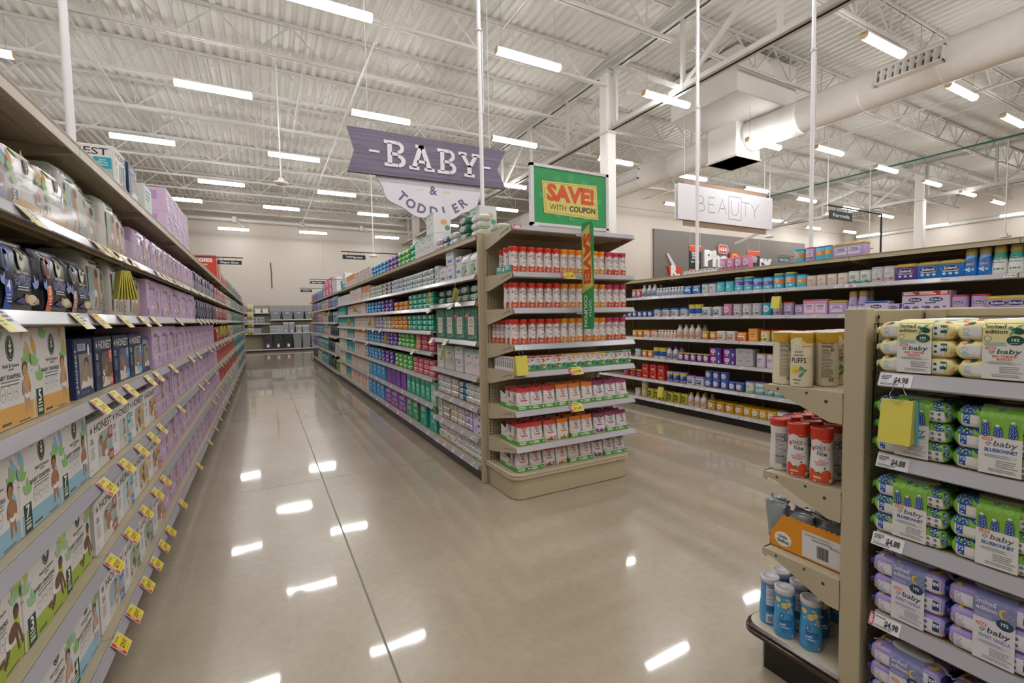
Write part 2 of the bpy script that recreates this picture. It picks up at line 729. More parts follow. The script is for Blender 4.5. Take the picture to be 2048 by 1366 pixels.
girder(7.15, -8, 26.2, 'deep white steel truss girder running along the aisle over the square column')
girder(22.4, -8, 14.6, 'deep white steel truss girder far beyond the formula rack')


def pillar(x, y, label):
    m = MB()
    m.cbox(x - 0.14, x + 0.14, y - 0.14, y + 0.14, 0, 7.0, WHITE, 0.03)
    m.cbox(x - 0.147, x + 0.147, y - 0.147, y + 0.147, 5.58, 5.63, STEEL, 0.01)
    m.box(x - 0.2, x + 0.2, y - 0.2, y + 0.2, 6.9, 6.94, STEEL)
    return tag(m.obj('steel_column'), label, 'column')


pillar(7.15, 8.5, 'white square steel column behind the green coupon sign')
pillar(22.35, 8.4, 'white square steel column far behind the formula rack')
pillar(7.15, 23.7, 'distant white steel column beyond the round-edged hanging sign')

# thin bridging rods and pipes below the deck, along the aisle
i = 0
for x, z, r in ((-5.6, 6.5, 0.014), (-2.6, 6.5, 0.014), (0.9, 6.5, 0.014), (3.9, 6.5, 0.014), (-2.6, 7.06, 0.012), (3.9, 7.06, 0.012), (10.0, 6.95, 0.014),
                (12.9, 6.5, 0.014), (15.9, 6.5, 0.014), (18.9, 6.5, 0.014), (25.4, 6.5, 0.014), (28.0, 6.5, 0.014)):
    i += 1
    y1 = 26.2 if x < 11 else 14.6
    m = MB()
    m.tube([(x, -7.9, z), (x, y1, z)], r, STEEL, 6)
    tag(m.obj('bridging_rod'), 'thin white bridging rod under the roof deck, %s from the diaper side' % ordw(i), 'rod', 'bridging rods under the roof')
m = MB()
m.tube([(19.3, -6, 6.42), (19.2, 14.5, 6.40)], 0.03, '#1f6a58:p', 8)
tag(m.obj('conduit'), 'dark green conduit running under the joists above the formula rack', 'conduit')
m = MB()
m.tube([(1.9, -7.9, 6.28), (1.9, 26.0, 6.28)], 0.024, STEEL, 8)
tag(m.obj('sprinkler_pipe'), 'white sprinkler pipe running along the main aisle below the joists', 'pipe')
m = MB()
m.tube([(14.2, -7.9, 6.28), (14.2, 14.6, 6.28)], 0.03, STEEL, 8)
tag(m.obj('sprinkler_pipe'), 'white sprinkler pipe running between duct and green conduit', 'pipe')
m = MB()
m.tube([(-11.9, 25.75, 6.32), (11.5, 25.75, 6.32)], 0.085, STEEL, 12)
for x in (-6, -3.9, -1.0, 1.9, 4.8, 7.7):
    m.bar((x, 25.75, 6.4), (x + 0.35, 25.2, 5.95), 0.06, 0.05, STEEL)
    m.box(x - 0.09, x + 0.09, 25.63, 25.87, 6.2, 6.45, STEEL)
tag(m.obj('pipe'), 'thick white pipe with struts along the back wall', 'pipe')
m = MB()
m.tube([(30.8, -7.9, 5.75), (30.8, 14.5, 5.75)], 0.10, STEEL, 12)
tag(m.obj('pipe'), 'thick white pipe along the far wall beyond the formula rack', 'pipe')
m = MB()
m.bar((19.6, 14.3, 4.7), (21.9, 8.9, 6.9), 0.10, 0.10, STEEL)
tag(m.obj('brace'), 'white diagonal steel brace rising to the distant column', 'brace')

# ---------------------------------------------------------------- round air duct with its boxes
DX, DZ, DR = 10.73, 5.79, 0.36
root = empty('air_duct', (DX, 7.0, DZ))
tag(root, 'big round white spiral air duct with box plenum and grilles', 'duct')
m = MB()
rows = []
y = -6.0
while y < 22.0:
    for dy, dr in ((0, 0.0), (1.14, 0.0), (1.15, 0.008), (1.19, 0.008), (1.20, 0)):
        rows.append([((DR + dr) * math.sin(2 * PI * k / 32), y + dy - 7.0, (DR + dr) * math.cos(2 * PI * k / 32)) for k in range(32)])
    y += 1.22
m.grid(rows, WHITE, closed=True)
m.obj('duct_pipe', root)
m = MB()
m.cbox(-0.5, 0.42, 0.45, 1.27, -0.54, 0.72, WHITE, 0.012)
m.box(-0.53, 0.45, 0.43, 1.29, -0.54, -0.50, STEEL)
m.obj('duct_box', root)
m = MB()
m.cbox(-1.78, 0.3, -0.5, 1.3, 0.32, 1.28, WHITE, 0.012)
m.box(-1.80, 0.32, -0.52, 1.32, 0.30, 0.33, STEEL)
m.obj('plenum', root)
for y0, y1 in ((3.62, 4.62), (10.9, 11.9), (-1.6, -0.6)):
    m = MB()
    yy = (y0 - 7, y1 - 7)
    c = (-0.33, 0.075)                      # grille faces down and towards the aisle
    a = math.radians(12)
    u = Vector((math.sin(a), 0, math.cos(a)))
    nrm = Vector((-math.cos(a), 0, math.sin(a)))
    def gp(s, t, d):
        p = Vector((-0.36, 0, 0.02)) + u * s + nrm * d
        return (p.x, t, p.z)
    for s0, s1, t0, t1 in ((-0.15, -0.12, yy[0], yy[1]), (0.12, 0.15, yy[0], yy[1]), (-0.15, 0.15, yy[0], yy[0] + 0.03), (-0.15, 0.15, yy[1] - 0.03, yy[1])):
        P = [gp(s, t, d) for d in (-0.12, 0.06) for s, t in ((s0, t0), (s1, t0), (s1, t1), (s0, t1))]
        for q in ((0, 1, 2, 3), (4, 5, 6, 7), (0, 1, 5, 4), (1, 2, 6, 5), (2, 3, 7, 6), (3, 0, 4, 7)):
            m.face([P[k] for k in q], WHITE)
    m.face([gp(-0.12, yy[0], 0.0), gp(0.12, yy[0], 0.0), gp(0.12, yy[1], 0.0), gp(-0.12, yy[1], 0.0)], '#4c4a48')
    g = m.obj('grille', root)
    m = MB()
    for k in range(1, 9):
        t = yy[0] + (yy[1] - yy[0]) * k / 9
        P = [gp(-0.12, t - 0.03, 0.002), gp(0.12, t - 0.03, 0.002), gp(0.12, t + 0.03, 0.055), gp(-0.12, t + 0.03, 0.055)]
        m.face(P, WHITE)
    m.obj('fin', g)

# ---------------------------------------------------------------- hanging linear lamps
def lamp_meshes():
    L = 1.22
    h, d, e = MB(), MB(), MB()
    h.cbox(0.012, L - 0.012, -0.04, 0.04, 0.045, 0.085, WHITE, 0.006)
    n = 7
    ring = []
    for k in range(n + 1):
        a = -PI / 2 + PI * k / n
        ring.append((0.062 * math.sin(a), 0.045 - 0.07 * math.cos(a) ** 0.7 if abs(math.cos(a)) > 1e-6 else 0.045))
    r0 = [(0.02, y, z) for y, z in ring]
    r1 = [(L - 0.02, y, z) for y, z in ring]
    d.grid([r0, r1], '#ffffff:e', smooth=False)
    d.face([(0.02, -0.062, 0.045), (L - 0.02, -0.062, 0.045), (L - 0.02, -0.04, 0.052), (0.02, -0.04, 0.052)], '#ffffff:e')
    d.face([(0.02, 0.062, 0.045), (L - 0.02, 0.062, 0.045), (L - 0.02, 0.04, 0.052), (0.02, 0.04, 0.052)], '#ffffff:e')
    for x in (0.012, L - 0.022):
        poly = [(y, z) for y, z in ring] + [(0.045, 0.085), (-0.045, 0.085)]
        e.prism(poly, x, x + 0.010, '#e5c39b:g', lambda a, b, c: (c, a, b))
    return h.mesh('housing'), d.mesh('diffuser'), e.mesh('end_cap')


LH, LD, LE = lamp_meshes()
LAMPS = [(-1.21, 10.0), (-2.83, 13.35), (1.71, 9.87), (-1.53, 16.48), (0.26, 13.17), (1.70, 16.33), (0.16, 19.2), (-1.6, 24.3), (1.65, 23.9), (3.40, 18.95),
         (5.10, 23.9), (0.30, 6.74), (3.37, 6.66), (-4.43, 10.1), (4.85, 9.87), (6.48, 6.68), (7.97, 9.9), (7.77, 16.1), (9.70, 6.8, 5.3), (12.53, 6.87),
         (15.8, 7.0), (19.05, 7.1), (8.2, 3.83), (11.4, 3.92), (14.3, 3.98), (11.15, 10.05), (14.3, 10.1), (17.4, 10.2), (20.25, 13.05), (23.65, 13.4),
         (20.6, 10.27), (23.8, 10.4), (26.7, 13.25), (22.05, 7.15), (25.0, 7.2), (6.45, 13.15), (-2.87, 19.2), (6.73, 19.75), (13.4, 12.75), (16.9, 12.9), (3.35, 13.15),
         (-4.6, 16.4), (-5.9, 13.3), (-7.4, 10.1), (-2.7, 6.7),
         (-1.2, 3.6), (1.9, 3.6), (5.05, 3.7), (-2.8, 0.5), (0.3, 0.5), (3.4, 0.5), (6.5, 0.5), (9.6, 0.6), (-1.2, -2.7), (1.9, -2.7), (5.05, -2.7), (8.2, -2.7), (12.9, 0.7), (16.0, 0.7), (-2.8, -5.9), (0.3, -5.9), (3.4, -5.9), (6.5, -5.9), (11.4, -2.7), (-5.9, 0.5), (-4.4, -2.7), (-4.4, 3.6)]  # last entries: unseen rows above and behind the camera, added to brighten camera-facing sides
lrows = []
for l in sorted(set(round(l[1] / 1.6) for l in LAMPS), reverse=True):
    lrows.append(sorted([q for q in LAMPS if round(q[1] / 1.6) == l]))
for ri, row in enumerate(lrows):
    for ci, l in enumerate(row):
        z = l[2] if len(l) > 2 else 5.6
        o = empty('ceiling_light', (l[0], l[1], z))
        tag(o, 'glowing linear fixture, %s from the diaper side in %s row from back wall' % (ordw(ci + 1), ordw(ri + 1)), 'light', 'hanging linear ceiling lights')
        link('housing', LH, o)
        link('diffuser', LD, o)
        link('end_cap', LE, o)
        m = MB()
        for x in (0.1, 1.12):
            m.tube([(x, 0, 0.085), (x, 0, 6.49 - z)], 0.003, '#9a9896', 4, False)
        m.obj('hanging_wire', o)
for i, (y, z) in enumerate(((12.75, 5.6), (9.95, 5.6), (7.0, 5.6), (4.0, 5.6))):
    o = empty('ceiling_light', (29.6, y, z), PI / 2)
    tag(o, 'glowing linear fixture along the far side wall, %s from its corner' % ordw(i + 1), 'light', 'hanging linear ceiling lights')
    link('housing', LH, o)
    link('diffuser', LD, o)
    link('end_cap', LE, o)
    m = MB()
    for x in (0.1, 1.12):
        m.tube([(x, 0, 0.085), (x, 0, 0.9)], 0.003, '#9a9896', 4, False)
    m.obj('hanging_wire', o)

# wireless units on long rods
for i, (x, y, z, lb) in enumerate(((0.43, 10.41, 4.2, 'above the main aisle'), (3.07, 14.63, 3.4, 'behind the wipes sign'), (14.42, 7.56, 4.2, 'in front of the distant column'),
                                   (19.78, 5.36, 3.6, 'above the formula rack, farthest along it'), (15.14, 9.75, 4.0, 'by the white beauty sign'), (18.49, 8.34, 3.6, 'behind the formula sign'))):
    o = empty('wireless_unit', (x, y, z))
    tag(o, 'white disc sensor on a long ceiling rod %s' % lb, 'sensor', 'ceiling sensors on rods')
    m = MB()
    m.lathe([(0.02, 0.03), (0.13, 0.025), (0.14, 0.0), (0.10, -0.02), (0.0, -0.025)], '#e9e6e3', 20)
    m.obj('sensor_disc', o)
    m = MB()
    m.cbox(-0.05, 0.05, -0.05, 0.05, 0.03, 0.10, '#dcd9d6', 0.008)
    m.tube([(0, 0, 0.1), (0, 0, 6.5 - z)], 0.014, '#dedbd8', 8)
    m.obj('rod', o)

# white power poles that drop to the racks
for x, y, zb, r, lb in ((-1.15, 4.44, 2.15, 0.026, 'diaper rack'), (2.27, 4.89, 2.17, 0.023, 'wipes rack'), (5.85, 4.91, 2.02, 0.026, 'far end of formula rack'), (5.85, 3.25, 2.02, 0.022, 'formula rack before the duct')):
    o = empty('power_pole', (x, y, zb))
    tag(o, 'slim white power pole dropping from the roof to the %s' % lb, 'pole')
    m = MB()
    m.tube([(0, 0, 0), (0, 0, 6.5 - zb)], r, '#e6e3e6', 10)
    m.obj('pole', o)
    m = MB()
    m.box(r, r + 0.012, -0.02, 0.02, 1.6, 2.5, '#d4d1d4')
    m.tube([(0, 0, 2.5), (0, 0, 2.53)], r + 0.012, '#cfccd0', 10)
    m.obj('coupling', o)

# ================================================================ SHELVING
TAN = '#b5a88e:p'
TAN2 = '#a89b81:p'
BACK = '#7c705c:p'
RAIL = '#a6a3aa:g'
KICK = '#231d19:p'
SHELF_CACHE = {}


def shelf_mesh(s, W, D, holes, lip=0.045):
    """one shelf: s = +1 faces +X, -1 faces -X; front edge on x = 0, top on z = 0"""
    k = (s, round(W, 3), round(D, 3), holes, lip)
    if k in SHELF_CACHE:
        return SHELF_CACHE[k]
    def X(v):
        return -s * v
    def bx(m, v0, v1, y0, y1, z0, z1, key):
        a, b = sorted((X(v0), X(v1)))
        m.box(a, b, y0, y1, z0, z1, key)
    m, b, r = MB(), MB(), MB()
    g = 0.002
    if holes:
        bx(m, 0.055, D, g, W - g, -0.012, 0, TAN)
        bx(m, 0, 0.045, g, W - g, -0.012, 0, TAN)
        n = int(W / 0.0254)
        for i in range(n):
            y = g + i * (W - 2 * g) / n
            bx(m, 0.045, 0.055, y, y + 0.0145, -0.012, 0, TAN)
    else:
        bx(m, 0, D, g, W - g, -0.012, 0, TAN)
    bx(m, 0, 0.008, g, W - g, -lip, 0.003, TAN)
    bx(m, 0.10, 0.13, 0.03, W - 0.03, -0.022, -0.012, TAN2)
    bx(m, D - 0.06, D - 0.02, 0.03, W - 0.03, -0.022, -0.012, TAN2)
    for y in (0.002, W - 0.008):
        b.prism([(0.012, -0.013), (D, -0.013), (D, -0.11), (D - 0.08, -0.115), (0.012, -0.035)] if holes else [(0.012, -0.013), (D, -0.013), (D, -0.024), (0.012, -0.022)], y, y + 0.006, TAN, lambda p, q, t: (X(p), t, q))
    def rl(v, z):
        return (X(v), z)
    p = [rl(-0.002, 0.002), rl(-0.006, 0.002), rl(-0.024, -0.036), rl(-0.021, -0.040), rl(-0.003, -0.006)]
    r.prism(p, 0.004, W - 0.004, RAIL, lambda a, c, t: (a, t, c))
    SHELF_CACHE[k] = (m.mesh('shelf'), b.mesh('bracket'), r.mesh('price_rail'))
    return SHELF_CACHE[k]


def bay(name, label, cat, s, lip, y0, W, D, shelves, top, group, kick=True, toprail=False, fence=None, peg=False, back=BACK, end_posts=(True, False)):
    o = empty(name, (lip, y0, 0))
    tag(o, label, cat, group)
    def X(v):
        return -s * v
    def bx(m, v0, v1, a, b, z0, z1, key):
        p, q = sorted((X(v0), X(v1)))
        m.box(p, q, a, b, z0, z1, key)
    m = MB()
    key = back
    if peg:
        key = 'peg_back'
        peg_mat('peg_back', '#7c705c', 'YZ')
    bx(m, D, D + 0.012, 0.0, W, 0.1, top - 0.01, key)
    bx(m, D - 0.004, D + 0.016, 0, W, top - 0.045, top - 0.005, TAN)
    m.obj('back_panel', o)
    for i, y in enumerate((0.0, W - 0.02)):
        if end_posts[i]:
            m = MB()
            bx(m, D - 0.025, D + 0.02, y, y + 0.02, 0, top - 0.006, TAN)
            m.obj('upright', o)
    if kick:
        m = MB()
        bx(m, 0.035, 0.05, 0, W, 0, shelves[0] - 0.014, KICK)
        m.obj('kick_plate', o)
    for i, z in enumerate(list(shelves) + [top]):
        last = i == len(shelves)
        me = shelf_mesh(s, W, D, last)
        sh = link('shelf', me[0], o, (0, 0, z))
        if i:
            link('bracket', me[1], sh)
        if not last or toprail:
            link('price_rail', me[2], sh)
        if fence is not None and i == fence:
            m = MB()
            bx(m, -0.001, 0.001, 0.004, W - 0.004, 0.0, 0.095, '#e9e7ea:k')
            m.obj('clear_fence', sh)
    return o


BAYW = 1.22
A_LIP, A_D = -0.60, 0.54
A_Z = (0.166, 0.512, 0.839, 1.162, 1.493, 1.788)
A_TOP = 2.145
for k in range(-1, 15):
    bay('shelf_bay', 'tan diaper rack bay, %s from the near end, lip beside the main aisle' % ordw(k + 2), 'shelf unit', 1, A_LIP, 2.40 + BAYW * (k - 1) + 0.0, BAYW, A_D,
        A_Z, A_TOP, 'bays of the diaper rack', fence=5)

B_LIP, B_D = 1.630, 0.62
B_TOP = 2.165
BN = (0.155, 0.395, 0.66, 0.93, 1.245, 1.60, 1.825)
BF = (0.16, 0.49, 0.79, 1.08, 1.315, 1.57, 1.825)
BT = (0.13, 0.58, 1.04, 1.41, 1.80)
for k in range(13):
    z = BN if k == 0 else BF if k < 7 else BT
    bay('shelf_bay', 'tan wipes rack bay, %s from the end rack, lip beside the main aisle' % ordw(k + 1), 'shelf unit', -1, B_LIP, 3.675 + BAYW * k, BAYW, B_D,
        z, B_TOP, 'bays of the wipes rack')

C_LIP, C_D = 5.30, 0.52
C_Z = (0.14, 0.445, 0.78, 1.10, 1.42, 1.73)
C_TOP = 2.012
for k in range(6):
    bay('shelf_bay', 'tan formula rack bay, %s from the near end' % ordw(k + 1), 'shelf unit', -1, C_LIP, 0.13 + BAYW * k, BAYW, C_D, C_Z, C_TOP, 'bays of the formula rack', peg=True)


def slots(m, x, y, z0, z1, n, w=0.008, ax='Y'):
    """punched slots of an upright, as dark insets on the face"""
    for i in range(n):
        z = z0 + (z1 - z0) * (i + 0.5) / n
        h = (z1 - z0) / n * 0.30
        if ax == 'Y':
            m.face([(x, y, z - h), (x + w, y, z - h), (x + w, y, z + h), (x, y, z + h)], '#1c1914')
        else:
            m.face([(x, y, z - h), (x, y + w, z - h), (x, y + w, z + h), (x, y, z + h)], '#1c1914')


# end cover of the wipes rack
o = empty('end_cover', (1.64, 3.64, 0))
tag(o, 'tall tan cover post at the near end of the wipes rack', 'post')
m = MB()
m.cbox(0, 0.052, 0, 0.034, 0.0, 2.168, TAN, 0.004)
m.obj('post', o)
m = MB()
m.cbox(0, 0.63, 0.002, 0.033, 2.168, 2.178, TAN2, 0.003)
m.obj('cap', o)

# ---------------------------------------------------------------- end rack of the wipes rack (faces the camera)
EX0, EX1, EY0, EY1 = 1.690, 2.905, 3.13, 3.62
E_Z = (0.433, 0.715, 1.02, 1.235, 1.52, 1.80)
E_TOP = 2.155
er = empty('end_rack', (EX0, EY1, 0))
tag(er, 'tan end rack of snack shelves below the green coupon sign', 'shelf unit')
W = EX1 - EX0
peg_mat('peg_end', '#b0a386', 'XZ')
m = MB()
m.box(0.03, W - 0.03, -0.002, 0.012, 0.2, 2.15, 'peg_end')
m.box(0.03, W - 0.03, -0.010, 0.012, 2.10, 2.15, TAN)
m.obj('back_panel', er)
for x in (0, W - 0.036):
    m = MB()
    m.box(x, x + 0.036, -0.012, 0.03, 0.0, 2.17, TAN)
    slots(m, x + 0.010, -0.0125, 0.2, 2.12, 76, 0.010)
    m.ell = None
    m.lathe([(0.009, 0), (0.010, 0.003), (0.006, 0.006), (0, 0.006)], '#b9b6b0:m', 10)
    # turn the bolt head to face forward
    n = len(m.v) - 40
    for i in range(n, len(m.v)):
        px, py, pz = m.v[i]
        m.v[i] = (x + 0.018 + px, -0.012 - pz, 2.148 + py)
    m.obj('upright', er)


def end_shelf(parent, W, D, z, top=False, face=-1, lipk=RAIL):
    """shelf with tapered side plates; front towards -y (face=-1)"""
    f = -face
    m, b, r = MB(), [], MB()
    m.box(0, W, -D, -0.012, -0.014, 0, TAN)
    m.box(0, W, -D, -D + 0.006, -0.045, 0.002, TAN)
    m.box(0.03, W - 0.03, -D + 0.11, -D + 0.14, -0.04, -0.014, TAN2)
    s = m.obj('shelf', parent, (0, 0, z))
    for x in (-0.002, W - 0.002):
        m = MB()
        m.prism([(-0.012, 0.0), (-D, 0.0), (-D, -0.042), (-D + 0.04, -0.05), (-0.07, -0.125), (-0.012, -0.125)], x, x + 0.004, TAN, lambda p, q, t: (t, p, q))
        xx = x - 0.0006 if x < 0.1 else x + 0.0046
        for yy, rr in ((-0.05, 0.006), (-D + 0.05, 0.006)):
            m.face([(xx, yy + rr * math.cos(k), -0.03 + rr * math.sin(k)) for k in [i * PI / 4 for i in range(8)]], '#3b342a')
        m.bar((xx, -D + 0.035, -0.012), (xx, -D + 0.19, -0.047), 0.004, 0.001, '#4a4234')
        m.obj('bracket', s)
    p = [(-D - 0.002, 0.002), (-D - 0.006, 0.002), (-D - 0.030, -0.036), (-D - 0.026, -0.041), (-D - 0.003, -0.006)]
    r.prism(p, 0.0, W, lipk, lambda a, c, t: (t, a, c))
    r.obj('price_rail', s)
    return s


for z in E_Z + (E_TOP,):
    end_shelf(er, W, EY1 - EY0 - 0.0, z)


def round_rect(x0, x1, y0, y1, r, n=6, back=False):
    """outline with the two front corners (y0) rounded"""
    pts = []
    for k in range(n + 1):
        a = PI + PI / 2 * k / n
        pts.append((x0 + r + r * math.cos(a), y0 + r + r * math.sin(a)))
    for k in range(n + 1):
        a = 1.5 * PI + PI / 2 * k / n
        pts.append((x1 - r + r * math.cos(a), y0 + r + r * math.sin(a)))
    pts += [(x1, y1), (x0, y1)]
    return pts


def deck(parent, x0, x1, y0, y1, r, z0, z1, key, edge, over=0.018, mapf=None):
    m = MB()
    rows = []
    for off, z in ((0.012, z0), (0.0, z0 + 0.006), (0.0, z0 + 0.02), (0.010, z0 + 0.024), (0.004, z0 + 0.028), (0.004, z1 - 0.008), (0.014, z1)):
        rows.append([(a, b, z) for a, b in round_rect(x0 + off, x1 - off, y0 + off, y1, r)])
    if mapf:
        rows = [[mapf(*p) for p in q] for q in rows]
    m.grid(rows, edge, closed=True, smooth=False)
    m.face(rows[-1], key)
    m.face(rows[0], key)
    return m.obj('base_deck', parent)


deck(er, -0.022, W - 0.02, EY0 - EY1 - 0.005, 0.012, 0.09, 0.165, 0.212, TAN, TAN)
m = MB()
ol = round_rect(0.0, W - 0.04, EY0 - EY1 + 0.018, 0.012, 0.085)
m.grid([[(a, b, 0.0) for a, b in round_rect(0.012, W - 0.052, EY0 - EY1 + 0.03, 0.012, 0.08)], [(a, b, 0.006) for a, b in ol], [(a, b, 0.166) for a, b in ol]], TAN, closed=True, smooth=False)
m.obj('base_skirt', er)

# ---------------------------------------------------------------- low rack beside the camera: wipes side and its end rack
D_LIP, D_D, D_TOP = 1.70, 0.42, 1.455
D_Z = (0.19, 0.485, 0.75, 1.003, 1.257)
o = empty('low_rack', (D_LIP, -0.475, 0))
tag(o, 'low tan rack of baby wipes beside the camera, shoulder high', 'shelf unit')
WD = 1.205
peg_mat('peg_low', '#a89b7f', 'YZ')
m = MB()
m.box(D_D, D_D + 0.03, 0, WD + 0.03, 0.1, 1.41, 'peg_low')
m.obj('back_panel', o)
m = MB()
m.cbox(D_D - 0.012, D_D + 0.05, 0, WD + 0.03, 1.405, 1.455, TAN, 0.004)
m.box(D_D - 0.014, D_D - 0.012, 0, WD + 0.03, 1.424, 1.428, '#6a604d')
m.obj('top_rail', o)
m = MB()
m.box(D_D - 0.02, D_D + 0.045, WD - 0.02, WD + 0.035, 0, 1.45, TAN)
slots(m, D_D - 0.0205, WD - 0.006, 0.2, 1.40, 48, 0.010, 'X')
m.obj('upright', o)
m = MB()
m.box(0.05, 0.065, 0, WD, 0, 0.17, KICK)
m.obj('kick_plate', o)
for i, z in enumerate(D_Z):
    me = shelf_mesh(-1, WD, D_D, False)
    sh = link('shelf', me[0], o, (0, 0, z))
    if i:
        link('bracket', me[1], sh)
    link('price_rail', me[2], sh)

lo = empty('end_rack', (1.70, 0.80, 0), PI)
tag(lo, 'low tan end rack of puff cans with brown-edged deck', 'shelf unit')
LW, LDP = 0.84, 0.31
peg_mat('peg_end2', '#b0a386', 'XZ')
m = MB()
m.box(-LW + 0.03, -0.05, -0.016, 0.020, 0.14, 1.41, 'peg_end2')
m.obj('back_panel', lo)
m = MB()
m.cbox(-LW, -0.05, -0.03, 0.026, 1.405, 1.455, TAN, 0.004)
m.box(-LW + 0.3, -0.08, 0.026, 0.0266, 1.412, 1.448, TAN2)
m.obj('top_rail', lo)
for x in (-0.05, -LW):
    m = MB()
    m.cbox(x, x + 0.05, -0.034, 0.03, 0, 1.458, TAN, 0.003)
    m.lathe([(0.009, 0), (0.010, 0.003), (0.006, 0.006), (0, 0.006)], '#b9b6b0:m', 10)
    for i in range(len(m.v) - 40, len(m.v)):
        px, py, pz = m.v[i]
        m.v[i] = (-0.075 + px, 0.026 + pz, 1.43 + py)
    m.obj('upright', lo)
for z in (0.53, 0.837, 1.176):
    m = MB()
    m.box(-LW, 0, -LDP, -0.034, -0.014, 0, TAN)
    m.box(-LW, 0, -LDP, -LDP + 0.006, -0.03, 0.0, TAN)
    s = m.obj('shelf', lo, (0, 0, z))
    for x in (-LW - 0.002, -0.002):
        m = MB()
        m.prism([(-0.034, 0.0005), (-LDP, 0.0005), (-LDP, -0.022), (-LDP + 0.012, -0.035), (-LDP + 0.018, -0.022), (-LDP + 0.05, -0.026), (-0.075, -0.105), (-0.034, -0.105)], x, x + 0.004, TAN, lambda p, q, t: (t, p, q))
        xx = x + 0.0046
        for yy, zz, rr in ((-0.085, -0.035, 0.006), (-LDP + 0.055, -0.012, 0.005), (-LDP + 0.16, -0.014, 0.005)):
            m.face([(xx, yy + rr * math.cos(k), zz + rr * math.sin(k)) for k in [i * PI / 4 for i in range(8)]], '#3b342a')
        m.obj('bracket', s)
deck(lo, -LW - 0.01, 0.012, -0.40, -0.03, 0.06, 0.150, 0.192, '#c4bba6:p', '#3a2620:g')
m = MB()
m.box(-LW + 0.05, -0.055, -0.335, -0.034, 0, 0.15, '#191210:p')
m.box(-LW + 0.05, -0.055, -0.341, -0.335, 0, 0.15, TAN2)
m.obj('kick_plate', lo)

# ---------------------------------------------------------------- rack of storage bins on the back wall
R_Y, R_D = 25.35, 0.5
R_ZL = (0.13, 0.90, 1.38, 1.90)
R_ZR = (0.13, 0.90, 1.56)
for i, (x0, w, zs, nm) in enumerate(((-2.9, 1.22, R_ZL, 'first'), (-1.68, 1.22, R_ZL, 'second'), (-0.46, 0.74, R_ZL, 'third'), (0.28, 1.22, R_ZR, 'fourth'), (1.50, 1.22, R_ZR, 'fifth'))):
    o = empty('shelf_bay', (x0, R_Y, 0))
    tag(o, 'distant tan wall rack bay of storage bins, %s from the diaper side' % nm, 'shelf unit', 'bays of the back wall rack')
    m = MB()
    m.box(0, w, R_D, R_D + 0.02, 0.1, 2.25, '#8d8269:p')
    m.obj('back_panel', o)
    m = MB()
    m.box(0, w, 0.05, 0.07, 0, 0.11, KICK)
    m.obj('kick_plate', o)
    for z in zs:
        m = MB()
        m.box(0.002, w - 0.002, 0, R_D, -0.02, 0, TAN)
        s = m.obj('shelf', o, (0, 0, z))
        m = MB()
        m.box(0.002, w - 0.002, -0.012, 0, -0.04, 0.004, '#c9c5cc:g')
        m.obj('price_rail', s)

# ================================================================ KINDS OF GOODS
INK = '#26262a'
GREEN = '#1f3d2c'


def carton(name, cat, w, d, h, col, front=None, left=None, right=None, top=None, slot=None, c=0.003):
    m = MB()
    m.cbox(-w / 2, w / 2, 0, d, 0, h, col, c)
    a = top or Art()
    if not top:
        a.rect('#8f8a86', 0.01, d / 2 - 0.001, w - 0.02, 0.002)
        a.rect('#d8d2c8', w / 2 - 0.022, 0.004, 0.044, d - 0.008)
    put(m, a, f_top(w, h))
    if front:
        put(m, front, f_front(w))
    if left:
        put(m, left, f_left(w, d))
    if right:
        put(m, right, f_right(w))
    return Kind(name, cat, m, (), w, d, h)


